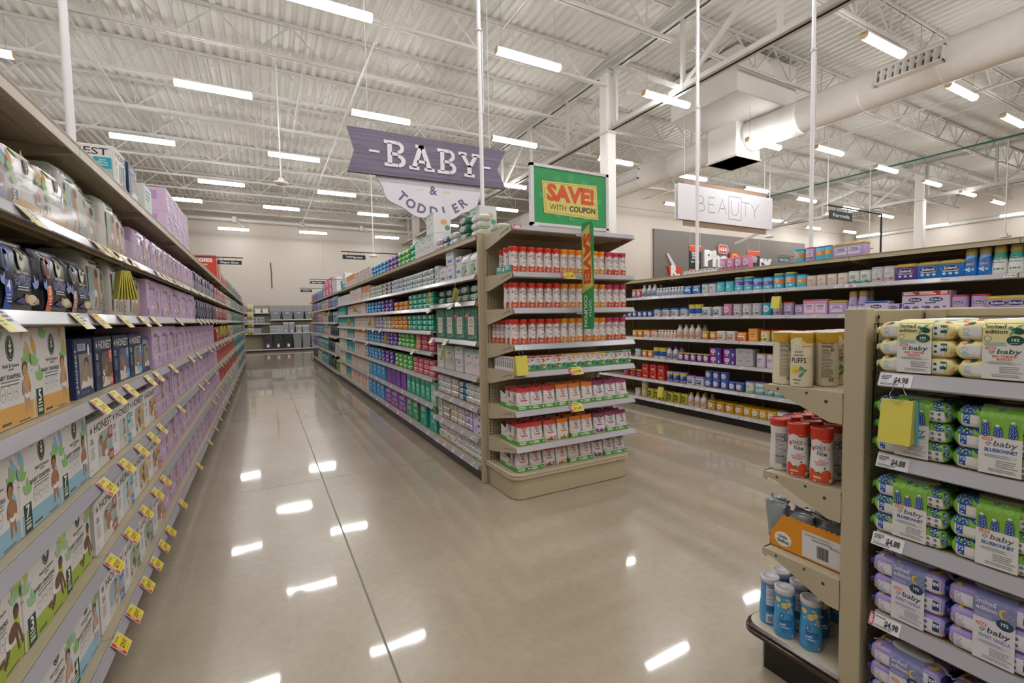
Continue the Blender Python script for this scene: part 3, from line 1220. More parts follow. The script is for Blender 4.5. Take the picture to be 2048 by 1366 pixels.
def ff_art(w, h, acc, num, pose, skin, hair, leaf2, night=False):
    """field & future diaper box front"""
    a = Art()
    u = h / 0.285
    if night:
        # overnight pack
        a.sprig('#8ea0d8', .30 * w, .80 * h, .05 * u, 1.9)
        a.sprig('#8ea0d8', .93 * w, .36 * h, .06 * u, 1.9)
        a.sprig('#8ea0d8', .06 * w, .36 * h, .05 * u, 1.2)
        a.ring(acc, .17 * w, .72 * h, .028 * u, .05 * u, .009 * u, 16)
        a.ell('#e8e2cf', .56 * w, .76 * h, .034 * u, .046 * u, 18)
        a.ring(INK, .56 * w, .76 * h, .030 * u, .042 * u, .002 * u, 18)
        a.sprig(INK, .56 * w, .735 * h, .03 * u)
        a.text('#e8e4e4', 'field & future', .56 * w, .545 * h, .014 * u, .30 * w, bold=.01)
        a.text('#e8e4e4', 'by H-E-B', .56 * w, .50 * h, .008 * u)
        a.text('#9aa8dc', 'OVERNIGHT', .56 * w, .43 * h, .021 * u, .44 * w)
        a.text('#9aa8dc', 'BABY DIAPERS', .56 * w, .375 * h, .015 * u, .40 * w)
        a.bars('#d8d6dc', .38 * w, .345 * h, .36 * w, 2, .005 * u, .006 * u, 3, 'c')
        for i in range(3):
            a.ring('#6d7487', (.44 + .12 * i) * w, .265 * h, .013 * u, .018 * u, .0015 * u, 12)
        a.poly('#4a4272', [(.34 * w, .13 * h), (.50 * w, .20 * h), (.98 * w, .16 * h), (.98 * w, .10 * h), (.6 * w, .08 * h)])
        a.ell('#c79a72', .64 * w, .19 * h, .022 * u, .020 * u, 12)
        a.ell('#d9cfae', .78 * w, .175 * h, .05 * u, .023 * u, 14)
        a.ell('#c79a72', .92 * w, .16 * h, .018 * u, .014 * u, 10)
        a.rect(acc, .10 * w, .02 * h, .17 * w, .40 * h)
        a.text('#f2efee', num, .185 * w, .28 * h, .042 * u, bold=.02)
        a.bars('#e9e6e8', .125 * w, .21 * h, .12 * w, 3, .004 * u, .009 * u, 4)
        return a
    a.rect(acc, 0.004, 0.004, w - .008, .20 * h)
    for x, y, L, an in ((.10, .66, .075, 1.9), (.80, .86, .085, 1.5), (.98, .62, .075, 2.0), (.93, .30, .08, 1.9)):
        a.leaf(leaf2, x * w, y * h, L * u, .030 * u, an)
    for x, y, an in ((.28, .87, 1.35), (.88, .60, 1.8), (.16, .40, 1.5), (.03, .58, 1.2)):
        a.sprig('#8fbf7a' if acc != '#9fb63c' else '#9fc79b', x * w, y * h, .055 * u, an)
    a.ell(GREEN, .53 * w, .79 * h, .026 * u, .037 * u, 22)
    a.ring('#e9e6e4', .53 * w, .79 * h, .0225 * u, .033 * u, .0014 * u, 22)
    for dy, an in ((-.012, .9), (-.012, 2.2), (.001, .9), (.001, 2.2), (.012, 1.57)):
        a.leaf('#ece9e6', .53 * w, .79 * h + dy * u, .015 * u, .007 * u, an)
    a.line('#ece9e6', [(.53 * w, .79 * h - .024 * u), (.53 * w, .79 * h + .018 * u)], .002 * u)
    a.text('#3a4a44', 'field & future', .53 * w, .60 * h, .0105 * u, .34 * w, bold=.01)
    a.text('#2c3834', 'by H-E-B', .53 * w, .57 * h, .0055 * u, bold=.03)
    a.text('#3c4542', 'BABY DIAPERS', .47 * w, .485 * h, .0125 * u, .50 * w, bold=.01)
    a.bars('#7d8683', .30 * w, .455 * h, .38 * w, 2, .0040 * u, .006 * u, 2, 'c')
    for i in range(3):
        a.ring('#9aa09e', (.33 + .135 * i) * w, .345 * h, .0155 * u, .021 * u, .0014 * u, 14)
        a.rect('#9aa09e', (.312 + .135 * i) * w, .337 * h, .010 * u, .005 * u)
    if pose == 'stand':
        a.baby(.83 * w, .09 * h, .56 * h, skin, hair, 'stand')
    else:
        a.baby(.85 * w, .11 * h, .50 * h, skin, hair, 'crawl')
    a.rect(GREEN, .05 * w, .0 * h + .004, .17 * w, .30 * h)
    a.text('#f2efee', num, .135 * w, .175 * h, .036 * u, bold=.02)
    a.bars('#dfe4df', .075 * w, .145 * h, .12 * w, 2, .004 * u, .006 * u, 5)
    a.rect('#e2e6e0', .075 * w, .075 * h, .12 * w, .0012 * u)
    a.bars('#b7cdb0', .075 * w, .055 * h, .12 * w, 1, .011 * u, .006 * u, 5)
    a.bars('#5b5248', .27 * w, .04 * h, .2 * w, 1, .007 * u, .004 * u, 6)
    a.bars('#5b5248', .62 * w, .025 * h, .32 * w, 1, .004 * u, .004 * u, 7)
    return a


def side_leaf(d, h, acc):
    a = Art()
    a.rect(acc, .003, .003, d - .006, .20 * h)
    a.sprig('#8fbf7a', d - .04, .45 * h, .06, 1.3)
    a.leaf(acc, d - .05, .70 * h, .09, .035, 1.2)
    return a


FW, FH, FD = .292, .285, .30
K = {}
BROWN1, BROWN2, BROWN3 = '#c19a72', '#a87448', '#6b4330'
for nm, acc, num, pose, sk, hr, lf in (('ff5', '#dca95a', '5', 'stand', BROWN1, '#6e4a2c', '#e0a552'), ('ff7', '#8fb9cf', '7', 'stand', BROWN2, '#2b2220', '#8fbde0'),
                                       ('ff3', '#9fb63c', '3', 'crawl', BROWN3, '#2a1d18', '#b3cc38'), ('ff4', '#93c0d6', '4', 'stand', '#c8a284', '#3a2c25', '#92c2e2')):
    hh = {'ff3': .288, 'ff4': .295}.get(nm, FH)
    tp = Art()
    tp.rect({'ff7': '#4e6d77', 'ff3': '#8ba333', 'ff4': '#7fa9bd', 'ff5': '#c99a52'}[nm], .004, .03, FW - .008, FD - .04)
    tp.rect('#2c2a28', .003, .10, .006, .12)
    K[nm] = carton('diaper_box', 'box', FW, FD, hh, '#dcd8d8', ff_art(FW, hh, acc, num, pose, sk, hr, lf), side_leaf(FD, hh, acc), side_leaf(FD, hh, acc), tp)


def soft_pack(name, cat, w, d, h, col, art=None, ridge=0.10, key2=None, side=None, seed=1, topw=.9, n=26):
    """plastic-wrapped diaper pack: bulging body gathered to a ridge on top; the flat of its front carries the print"""
    r = random.Random(seed)
    m = MB()

    def ring(z, fw_, fd_, jit=0.0):
        pts = []
        a, b = w / 2 * fw_, d / 2 * fd_
        e = 0.30
        for k in range(n):
            t = 2 * PI * (k + .5) / n - PI / 2
            cx, sx = math.cos(t), math.sin(t)
            x = a * math.copysign(abs(cx) ** e, cx)
            y = b * math.copysign(abs(sx) ** e, sx)
            j = 1 + (r.random() - .5) * jit
            pts.append((x * j, d / 2 + y * j, z))
        return pts
    prof = [(0, .90, .86), (.03, .97, .95), (.12, 1, 1), (.5, 1, 1.0), (.80, .985, .98), (.88, .95, .93), (.95, topw, .78), (1.0, topw * .97, ridge + .25)]
    rows = [ring(f * h, a, b, .012 if 0 < i < 7 else 0.02) for i, (f, a, b) in enumerate(prof)]
    m.grid(rows, col, closed=True, smooth=True, keyf=(lambda i, j: key2 if key2 and i >= 5 else col))
    m.face(rows[0], col)
    m.face(rows[-1], key2 or col)

    def yf(z):
        f = z / h
        for (f0, _, b0), (f1, _, b1) in zip(prof, prof[1:]):
            if f <= f1:
                t = (f - f0) / (f1 - f0)
                return d / 2 - d / 2 * (b0 + (b1 - b0) * t)
        return d / 2 * (1 - ridge)
    if art:
        put(m, art, lambda a, b, l: (a - w / 2, yf(b) - l - .0025, b), maxlen=.05)
    if side:
        put(m, side, f_left(w * 1.012, d))
    return Kind(name, cat, m, (), w, d, h)


for nm, acc, num in (('ov4', '#3f62c0', '4'), ('ov5', '#e2744e', '5'), ('ov6', '#b58d87', '6')):
    K[nm] = soft_pack('overnight_diaper_pack', 'diaper pack', .245, .20, .20, '#1b1f2c:g', ff_art(.245, .20, acc, num, 'x', '', '', '', True), .55, topw=.96, seed=int(num))
for nm, acc, num, lf in (('fp5', '#dca96e', '5', '#e8a860'), ('fp4', '#7e9fd0', '4', '#7ea2dd')):
    K[nm] = soft_pack('diaper_pack', 'diaper pack', .225, .13, .185, '#dedada:g', ff_art(.225, .185, acc, num, 'stand', '#a5744c', '#3c2a20', lf), .5, topw=.97, seed=int(num) + 3)


def honest_logo(a, c, x, y, r):
    a.ring(c, x, y, r, r, r * .09, 16)
    for an in (.7, 2.4, 3.9, 5.5):
        a.leaf(c, x, y, r * .8, r * .5, an)


def honest_box(w, h, acc, bg='#e4e1e1', ink=INK, skin='#b98a6c', photo='#b9c3bd', seed=1):
    a = Art()
    honest_logo(a, ink, .10 * w, .84 * h, .055 * h * 1.25)
    a.text(ink, 'HONEST', .60 * w, .765 * h, .16 * h, .76 * w, bold=.012)
    a.bars(ink, .05 * w, .66 * h, .13 * w, 3, .018 * h, .022 * h, seed)
    a.bars('#77777c' if bg[1] != '2' else '#aeb4c6', .05 * w, .50 * h, .16 * w, 8, .010 * h, .020 * h, seed + 1)
    a.ring('#99a2a2', .08 * w, .10 * h, .02 * w, .03 * h, .003, 10)
    # picture with rounded top
    pts = [(.34 * w, .03 * h), (.97 * w, .03 * h), (.97 * w, .70 * h), (.46 * w, .70 * h), (.39 * w, .66 * h), (.34 * w, .57 * h)]
    a.poly(photo, pts)
    a.poly('#d8d4cc', [(.34 * w, .03 * h), (.97 * w, .03 * h), (.97 * w, .16 * h), (.34 * w, .24 * h)])
    r = random.Random(seed)
    if seed % 3 == 0:
        a.baby(.60 * w, .10 * h, .56 * h, skin, '#4a3526', 'crawl')
    elif seed % 3 == 1:
        a.ell('#5a4234', .47 * w, .56 * h, .07 * w, .085 * h, 14)
        a.ell(skin, .475 * w, .52 * h, .062 * w, .085 * h, 14)
        a.ell(skin, .58 * w, .34 * h, .11 * w, .15 * h, 14, .5)
        a.line(skin, [(.54 * w, .42 * h), (.68 * w, .50 * h), (.78 * w, .58 * h)], .05 * w)
        a.line(skin, [(.63 * w, .26 * h), (.74 * w, .16 * h), (.86 * w, .24 * h)], .06 * w)
        a.ell('#e6e2de', .66 * w, .24 * h, .07 * w, .07 * h, 10)
    else:
        a.baby(.62 * w, .07 * h, .60 * h, skin, '#4f3828', 'stand')
        a.leaf(skin, .80 * w, .1 * h, .42 * h, .11 * h, 1.6)
    a.rect(acc, .79 * w, .47 * h, .19 * w, .25 * h)
    a.bars('#efeceb', .82 * w, .67 * h, .13 * w, 4, .016 * h, .022 * h, seed + 4)
    a.rect(acc, .78 * w, .02 * h, .20 * w, .21 * h)
    a.text('#f4f1f0', str(1 + seed % 6), .92 * w, .07 * h, .09 * h, bold=.02)
    a.bars('#f4f1f0', .80 * w, .16 * h, .07 * w, 3, .02 * h, .02 * h, seed)
    return a


def pattern_top(w, d, c1, c2, bg, seed):
    a = Art()
    a.rect(bg, .004, .004, w - .008, d - .008)
    r = random.Random(seed)
    for i in range(26):
        a.leaf(c1 if i % 2 else c2, r.uniform(.02, w - .09), r.uniform(.02, d - .03), r.uniform(.05, .08), .012, r.uniform(-.3, .3))
    return a


HW, HH, HD = .325, .215, .28
side_h = Art()
side_h.rect('#c9c7c4', .004, .03, HD - .008, HH - .06)
side_h.rect('#7c3b33', .03, .008, .10, .05)
for i, (nm, acc, bg, ph, t1, t2) in enumerate((('h_brown', '#9b5145', '#e4e1e1', '#a9b7b1', '#6b2f28', '#2f6b50'), ('h_teal', '#1b9db3', '#e4e1e1', '#bcd0d2', '#2f6b50', '#222428'), ('h_yellow', '#d7ab33', '#e4e1e1', '#b6a98e', '#222428', '#8a8a8e'),
                                               ('h_orange', '#d9643f', '#e4e1e1', '#b9ac98', '#222428', '#a33b30'), ('h_blue', '#4b7cb6', '#e4e1e1', '#a3b8c6', '#23334d', '#96392f'), ('h_green', '#3f7f68', '#e4e1e1', '#a5b5a0', '#2f6b50', '#c39b38'),
                                               ('h_tang', '#ea8b3e', '#e4e1e1', '#b7a087', '#3b2a1c', '#c96a2e'))):
    K[nm] = carton('diaper_box', 'box', HW, HD, HH, bg, honest_box(HW, HH, acc, bg, INK, ('#a87a5c', '#c49a7c', '#8a5d43')[i % 3], ph, i + 1), side_h, None, pattern_top(HW, HD, t1, t2, '#d6d4d0', i))
for i, (nm, acc, ph) in enumerate((('hn_orange', '#d8653f', '#6c5f57'), ('hn_blue', '#3f93cf', '#6b6a82'), ('hn_blue2', '#3f93cf', '#8f8a86'))):
    K[nm] = carton('night_diaper_box', 'box', .27, .24, .235, '#232c4c', honest_box(.27, .235, acc, '#232c4c', '#ece9ee', '#9c7a60', ph, i + 3), None, None, Art().rect('#1f2740', .004, .004, .262, .232))


def honest_vertical(w, h):
    a = Art()
    a.text('#ece9ee', 'HONEST', .10 * w, .52 * h, .055 * w * 1.4, .66 * h, rot=PI / 2, bold=.01)
    honest_logo(a, '#ece9ee', .095 * w, .12 * h, .045 * h)
    a.rect('#c7c4dc', .18 * w, .80 * h, .42 * w, .12 * h)
    a.bars('#4a4f78', .20 * w, .89 * h, .38 * w, 3, .015 * h, .016 * h, 3)
    a.rect('#8f8c82', .22 * w, .14 * h, .72 * w, .60 * h)
    a.poly('#dcdad4', [(.24 * w, .16 * h), (.50 * w, .40 * h), (.92 * w, .22 * h), (.92 * w, .16 * h)])
    a.ell('#4a4038', .62 * w, .58 * h, .12 * w, .10 * h)
    a.ell('#b18a6d', .60 * w, .52 * h, .09 * w, .09 * h)
    a.ell('#b18a6d', .50 * w, .36 * h, .15 * w, .10 * h, 14, -.5)
    a.ell('#e9e5ea', .76 * w, .80 * h, .055 * w, .10 * h)
    a.ell('#dcd8ea', .86 * w, .20 * h, .055 * w, .11 * h)
    for i in range(4):
        a.ring('#9aa0bc', (.30 + .11 * i) * w, .075 * h, .018 * w, .03 * h, .002, 10)
    return a


K['hn_tall'] = carton('night_diaper_box', 'box', .225, .22, .232, '#27345e', honest_vertical(.225, .232), Art().rect('#b3ada2', .03, .16, .12, .05).rect('#60573f', .04, .03, .11, .12).ell('#c9c4d6', .15, .045, .035, .03))
K['hn_slim'] = carton('night_diaper_box', 'box', .19, .22, .21, '#27345e', honest_vertical(.19, .21))


def honest_pack(w, h, seed, photo, acc):
    a = Art()
    honest_logo(a, INK, .16 * w, .885 * h, .035 * h)
    a.text(INK, 'HONEST', .60 * w, .855 * h, .055 * h, .62 * w, bold=.012)
    a.bars(INK, .25 * w, .80 * h, .6 * w, 1, .022 * h, .01 * h, seed)
    a.rect(photo, .12 * w, .09 * h, .82 * w, .66 * h)
    r = random.Random(seed)
    sk = ('#b98d70', '#a4785c', '#c7a084')[seed % 3]
    a.poly('#8fb0ac', [(.12 * w, .75 * h), (.38 * w, .75 * h), (.45 * w, .40 * h), (.16 * w, .34 * h)])
    a.ell(sk, .60 * w, .52 * h, .13 * w, .20 * h, 14, .3)
    a.ell('#5b4334', .66 * w, .66 * h, .12 * w, .07 * h)
    a.line(sk, [(.55 * w, .42 * h), (.60 * w, .22 * h), (.50 * w, .12 * h)], .10 * w)
    a.line(sk, [(.70 * w, .40 * h), (.82 * w, .25 * h), (.80 * w, .11 * h)], .10 * w)
    a.ell('#e3e1de', .55 * w, .34 * h, .13 * w, .06 * h)
    a.rect(acc, .80 * w, .09 * h, .14 * w, .12 * h)
    a.text('#f4f2f0', str(2 + seed % 4), .87 * w, .115 * h, .06 * h, bold=.02)
    return a


for i, (nm, ph, acc) in enumerate((('hp1', '#b6bfba', '#4a86b8'), ('hp2', '#c2b6ab', '#3d8aa8'), ('hp3', '#a9a29a', '#2f8a74'), ('hp4', '#bcae9c', '#e98a52'))):
    K[nm] = soft_pack('diaper_pack', 'diaper pack', .165, .19, .27, '#d9d7d5:g', honest_pack(.165, .27, i, ph, acc), .30, '#c6cfca:g', seed=i + 20, topw=.82)


def lilac_art(w, h, pose, num='3'):
    a = Art()
    a.poly('#d98a78', [(.10 * w, .86 * h), (.24 * w, .87 * h), (.23 * w, .93 * h), (.10 * w, .92 * h)])
    # brush-script word, too stylised to read
    for i in range(5):
        x = (.14 + .085 * i) * w
        a.line('#84759c', [(x, .74 * h), (x + .05 * w, .83 * h), (x + .055 * w, .76 * h), (x + .085 * w, .75 * h)], .022 * w)
    a.line('#84759c', [(.52 * w, .76 * h), (.50 * w, .66 * h)], .02 * w)
    a.ell('#b49cc4', .55 * w, .66 * h, .10 * w, .06 * h)
    a.text('#3a3450', num, .14 * w, .44 * h, .10 * h, bold=.03)
    for i in range(3):
        a.bars('#8d80a2', (.26 + .14 * i) * w, .54 * h, .09 * w, 3, .012 * h, .018 * h, i)
    a.ell('#e2dbe3', .34 * w, .27 * h, .07 * w, .06 * h, 12)
    a.bars('#a396b4', .22 * w, .36 * h, .3 * w, 1, .012 * h, .01 * h, 7)
    a.baby(.72 * w, .07 * h, .72 * h, '#b78f72', '#5d5a52', pose)
    a.rect('#2c2750', .0 * w + .002, .05 * h, .045 * w, .17 * h)
    a.bars('#8d80a2', .10 * w, .06 * h, .3 * w, 1, .014 * h, .01 * h, 9)
    return a


LIL = '#ccb0d2'
for nm, w, h, pose, num in (('lil_a', .30, .272, 'stand', '5'), ('lil_b', .30, .26, 'stand', '4'), ('lil_c', .44, .235, 'crawl', '6'), ('lil_d', .31, .285, 'stand', '3'), ('lil_top', .30, .184, 'stand', '4')):
    sd = Art().rect('#b58cbe', .02, h * .5, .20, h * .38).bars('#a27dae', .04, h * .42, .12, 4, .006, .010, 3)
    K[nm] = carton('lilac_diaper_box', 'box', w, .28, h, LIL, lilac_art(w, h, pose, num), sd, sd, Art().rect('#b78fc0', .004, .004, w - .008, .272))
lp = Art()
K['lil_pack'] = soft_pack('lilac_diaper_pack', 'diaper pack', .20, .17, .235, '#cbaed2:g', lilac_art(.20, .235, 'stand', '2'), .28, '#c4a4cd:g', seed=31, topw=.84)


def plain_pack_art(w, h, c1, c2, c3, seed=1):
    a = Art()
    a.rrect(c1, .14 * w, .60 * h, .72 * w, .22 * h, .03 * w)
    a.bars(c2, .22 * w, .76 * h, .56 * w, 2, .035 * h, .03 * h, seed, 'c')
    a.ell(c3, .62 * w, .34 * h, .26 * w, .18 * h, 16)
    a.bars(c2, .10 * w, .20 * h, .3 * w, 3, .018 * h, .02 * h, seed + 2)
    a.rect(c2, .08 * w, .04 * h, .22 * w, .10 * h)
    return a


def packs(nm, name, w, d, h, col, c1, c2, c3, soft=True, cap_=None, seed=1):
    if soft:
        K[nm] = soft_pack(name, 'diaper pack', w, d, h, col + ':g', plain_pack_art(w, h, c1, c2, c3, seed), .28, (cap_ or col) + ':g', seed=seed + 50, topw=.86, n=18)
    else:
        K[nm] = carton(name, 'box', w, d, h, col, plain_pack_art(w, h, c1, c2, c3, seed))


packs('violet', 'violet_diaper_pack', .20, .17, .245, '#2f2748', '#9c97ad', '#c3bfd0', '#8b8798')
packs('red_pack', 'red_diaper_pack', .24, .17, .235, '#b52f25', '#e8d9d3', '#c94638', '#c99884')
packs('cream_pack', 'cream_diaper_pack', .22, .17, .235, '#d8d1c2', '#c98d86', '#b9b3a6', '#caa78c')
packs('teal_pack', 'teal_diaper_pack', .26, .17, .24, '#1f9ea8', '#d7b65a', '#8fd3d3', '#a98f7c')
packs('purple_pack', 'purple_diaper_pack', .22, .17, .24, '#56419c', '#d9d3e6', '#9a86c8', '#b59ac0')
packs('orange_pack', 'orange_diaper_pack', .20, .17, .24, '#d9563a', '#eae3da', '#e9a88c', '#e7d2c2')
packs('red_case', 'red_diaper_case', .40, .28, .27, '#ab2a20', '#8d1f18', '#e4d4cf', '#c05a4c', False)
packs('teal_case', 'teal_diaper_case', .40, .28, .27, '#217f88', '#2f9fa6', '#bfe0e0', '#3b5560', False)
packs('white_case', 'white_diaper_case', .30, .26, .28, '#bfb9bd', '#d6cfd2', '#8f8a93', '#a9b3bb', False)


def red_big():
    w, h = .48, .40
    a = Art()
    a.rect('#c23a24', .004, .004, w - .008, h - .008)
    a.text('#efe7e2', 'HUGGIES', .48 * w, .74 * h, .13 * h, .84 * w, bold=.04)
    a.text('#efe7e2', 'LITTLE', .5 * w, .665 * h, .03 * h, bold=.03)
    a.text('#efe7e2', 'SNUGGLERS', .5 * w, .595 * h, .05 * h, .5 * w, bold=.03)
    a.ell('#b8a9c6', .42 * w, .32 * h, .17 * w, .17 * h, 20)
    a.ell('#c7a184', .42 * w, .32 * h, .10 * w, .11 * h, 14)
    a.rect('#efe7e2', .62 * w, .12 * h, .28 * w, .06 * h)
    side = Art().text('#e9ddd8', 'HUGGIES', .14, .30, .035, .22, bold=.04).bars('#e4c5bb', .05, .22, .2, 6, .012, .02, 4)
    return carton('red_diaper_case', 'box', .28, .48, h, '#bf3522', None, None, None, None), a, side


kb, fa, fs = red_big()
m = MB()
m.cbox(-.15, .15, 0, .48, 0, .40, '#bf3522', .004)
put(m, fa, f_left(.30, .48))
put(m, Art().text('#e9ddd8', 'HUGGIES', .15, .31, .04, .24, bold=.04).bars('#e4c5bb', .06, .24, .18, 6, .014, .02, 4).ell('#c9a288', .2, .09, .05, .06), f_front(.30))
K['hug_big'] = Kind('red_diaper_case', 'box', m, (), .30, .48, .40)
BWD, BWH = .37, .215
m = MB()
m.cbox(-.10, .10, 0, BWD, 0, BWH, '#dedbda', .004)
ho = Art()
ho.text(INK, 'HONEST', .60 * BWD, .165, .034, .66 * BWD, bold=.012)
honest_logo(ho, INK, .10 * BWD, .18, .02)
ho.rect('#aab8bb', .16, .004, BWD - .17, .145)
ho.poly('#8d9a9a', [(.16, .004), (BWD - .01, .004), (BWD - .01, .05), (.16, .08)])
ho.ell('#3f2c22', .21, .125, .034, .036, 16)
ho.ell('#b08566', .212, .112, .028, .033, 16)
ho.ell('#98a5a6', .24, .05, .08, .045, 16)
ho.rect('#17a0ba', .285, .098, .07, .056)
ho.text('#eef3f4', 'Up to', .32, .138, .008, bold=.02)
ho.text('#eef3f4', '100% Leak', .32, .126, .0072, bold=.02)
ho.text('#eef3f4', 'Protection', .32, .114, .0072, bold=.02)
ho.rect('#17a0ba', .31, .004, .055, .04)
ho.text('#eef3f4', '2', .34, .011, .024, bold=.02)
put(m, ho, f_left(.20, BWD))
put(m, honest_box(.20, BWH, '#17a0ba', '#dedbda', INK, '#b08566', '#8f9aa0', 2), f_front(.20))
K['hon_big'] = Kind('diaper_case', 'box', m, (), .20, BWD, BWH)
K['mint_box'] = carton('diaper_case', 'box', .22, .30, .20, '#d3d6d3', Art().rect('#b8cdbf', .02, .03, .18, .15).bars(INK, .05, .16, .12, 3, .010, .015, 2), Art().bars('#b9b9b9', .14, .15, .11, 4, .007, .012, 3).rect('#4a4a4a', .20, .06, .045, .04).rect('#d9d9d9', .204, .064, .037, .032))

# ---------------------------------------------------------------- wipes
def wipes_body(w, d, h, col, fin, seed, nx=14, nt=16, front=None, top=None, pinch=.16):
    """pillow pack lying along x with crimped ends"""
    r = random.Random(seed)
    m = MB()
    rows = []
    us = [-1.0, -.955, -.91, -.84, -.74] + [(-.74 + 1.48 * i / (nx - 9)) for i in range(1, nx - 9)] + [.74, .84, .91, .955, 1.0]
    sc = {1.0: .42, .955: pinch, .91: .60, .84: .88, .74: .985}
    for u in us:
        f = sc.get(round(abs(u), 3), 1.0)
        fy = {1.0: .90, .955: .80, .91: .86, .84: .95, .74: .99}.get(round(abs(u), 3), 1.0)
        ring = []
        for k in range(nt):
            t = 2 * PI * (k + .5) / nt - PI / 2
            c, s = math.cos(t), math.sin(t)
            j = 1 + (r.random() - .5) * (.16 if abs(u) > .9 else .035)
            y = d / 2 + d / 2 * fy * math.copysign(abs(c) ** .42, c)
            z = h / 2 + h / 2 * f * math.copysign(abs(s) ** .52, s) * j
            ring.append((u * w / 2 * (1 + (r.random() - .5) * (.03 if abs(u) > .9 else 0)), y, max(z, 0.0)))
        rows.append(ring)
    m.grid(rows, col, closed=True, keyf=lambda i, j: fin if (i < 2 or i > len(rows) - 4) else col)
    m.face(rows[0], fin)
    m.face(rows[-1], fin)

    def sec(q):
        """q in 0..1: round the front from the bottom edge to the top; returns y, z"""
        t = PI + PI / 2 - (1 - q) * PI if False else None
        return q
    def Pf(a, b, l):
        # a along the pack, b = height above the shelf on the front
        z = min(max(b, .02 * h), .98 * h)
        s = (z - h / 2) / (h / 2)
        s0 = abs(s) ** (1 / .52)
        c = max(0.0, 1 - s0 * s0) ** .5
        u = abs(2 * a / w - 1)
        fy = 1.0 if u < .74 else 1 - (u - .74) * .5
        fz = 1.0 if u < .74 else max(.5, 1 - ((u - .74) / .17) ** 2 * .40)
        return (a - w / 2, d / 2 - d / 2 * fy * c ** .42 - l - .0012, h / 2 + (z - h / 2) * fz)
    def Pt(a, b, l):
        y = b
        c = abs((y - d / 2) / (d / 2))
        c0 = min(1.0, c) ** (1 / .42)
        s = max(0.0, 1 - c0 * c0) ** .5
        u = abs(2 * a / w - 1)
        f = 1.0 if u < .74 else max(.55, 1 - ((u - .74) / .17) ** 2 * .40)
        return (a - w / 2, y, h / 2 + h / 2 * f * s ** .52 * 1.012 + l + .001)
    if front:
        put(m, front, Pf, maxlen=.012)
    if top:
        put(m, top, Pt, maxlen=.014)
    return m, Pf, Pt


def lid_mesh(w, d, h, cx, cy, rx, ry, col='#e3e0e2:g'):
    m = MB()
    n = 28
    rows = []
    for f, z in ((1.0, -.006), (1.02, .002), (.985, .0045), (.80, .0058), (.4, .0066), (0.0, .0068)):
        rows.append([(cx + rx * f * math.cos(2 * PI * k / n), cy + ry * f * math.sin(2 * PI * k / n), h + z) for k in range(n)])
    m.grid(rows, col, closed=True)
    return m


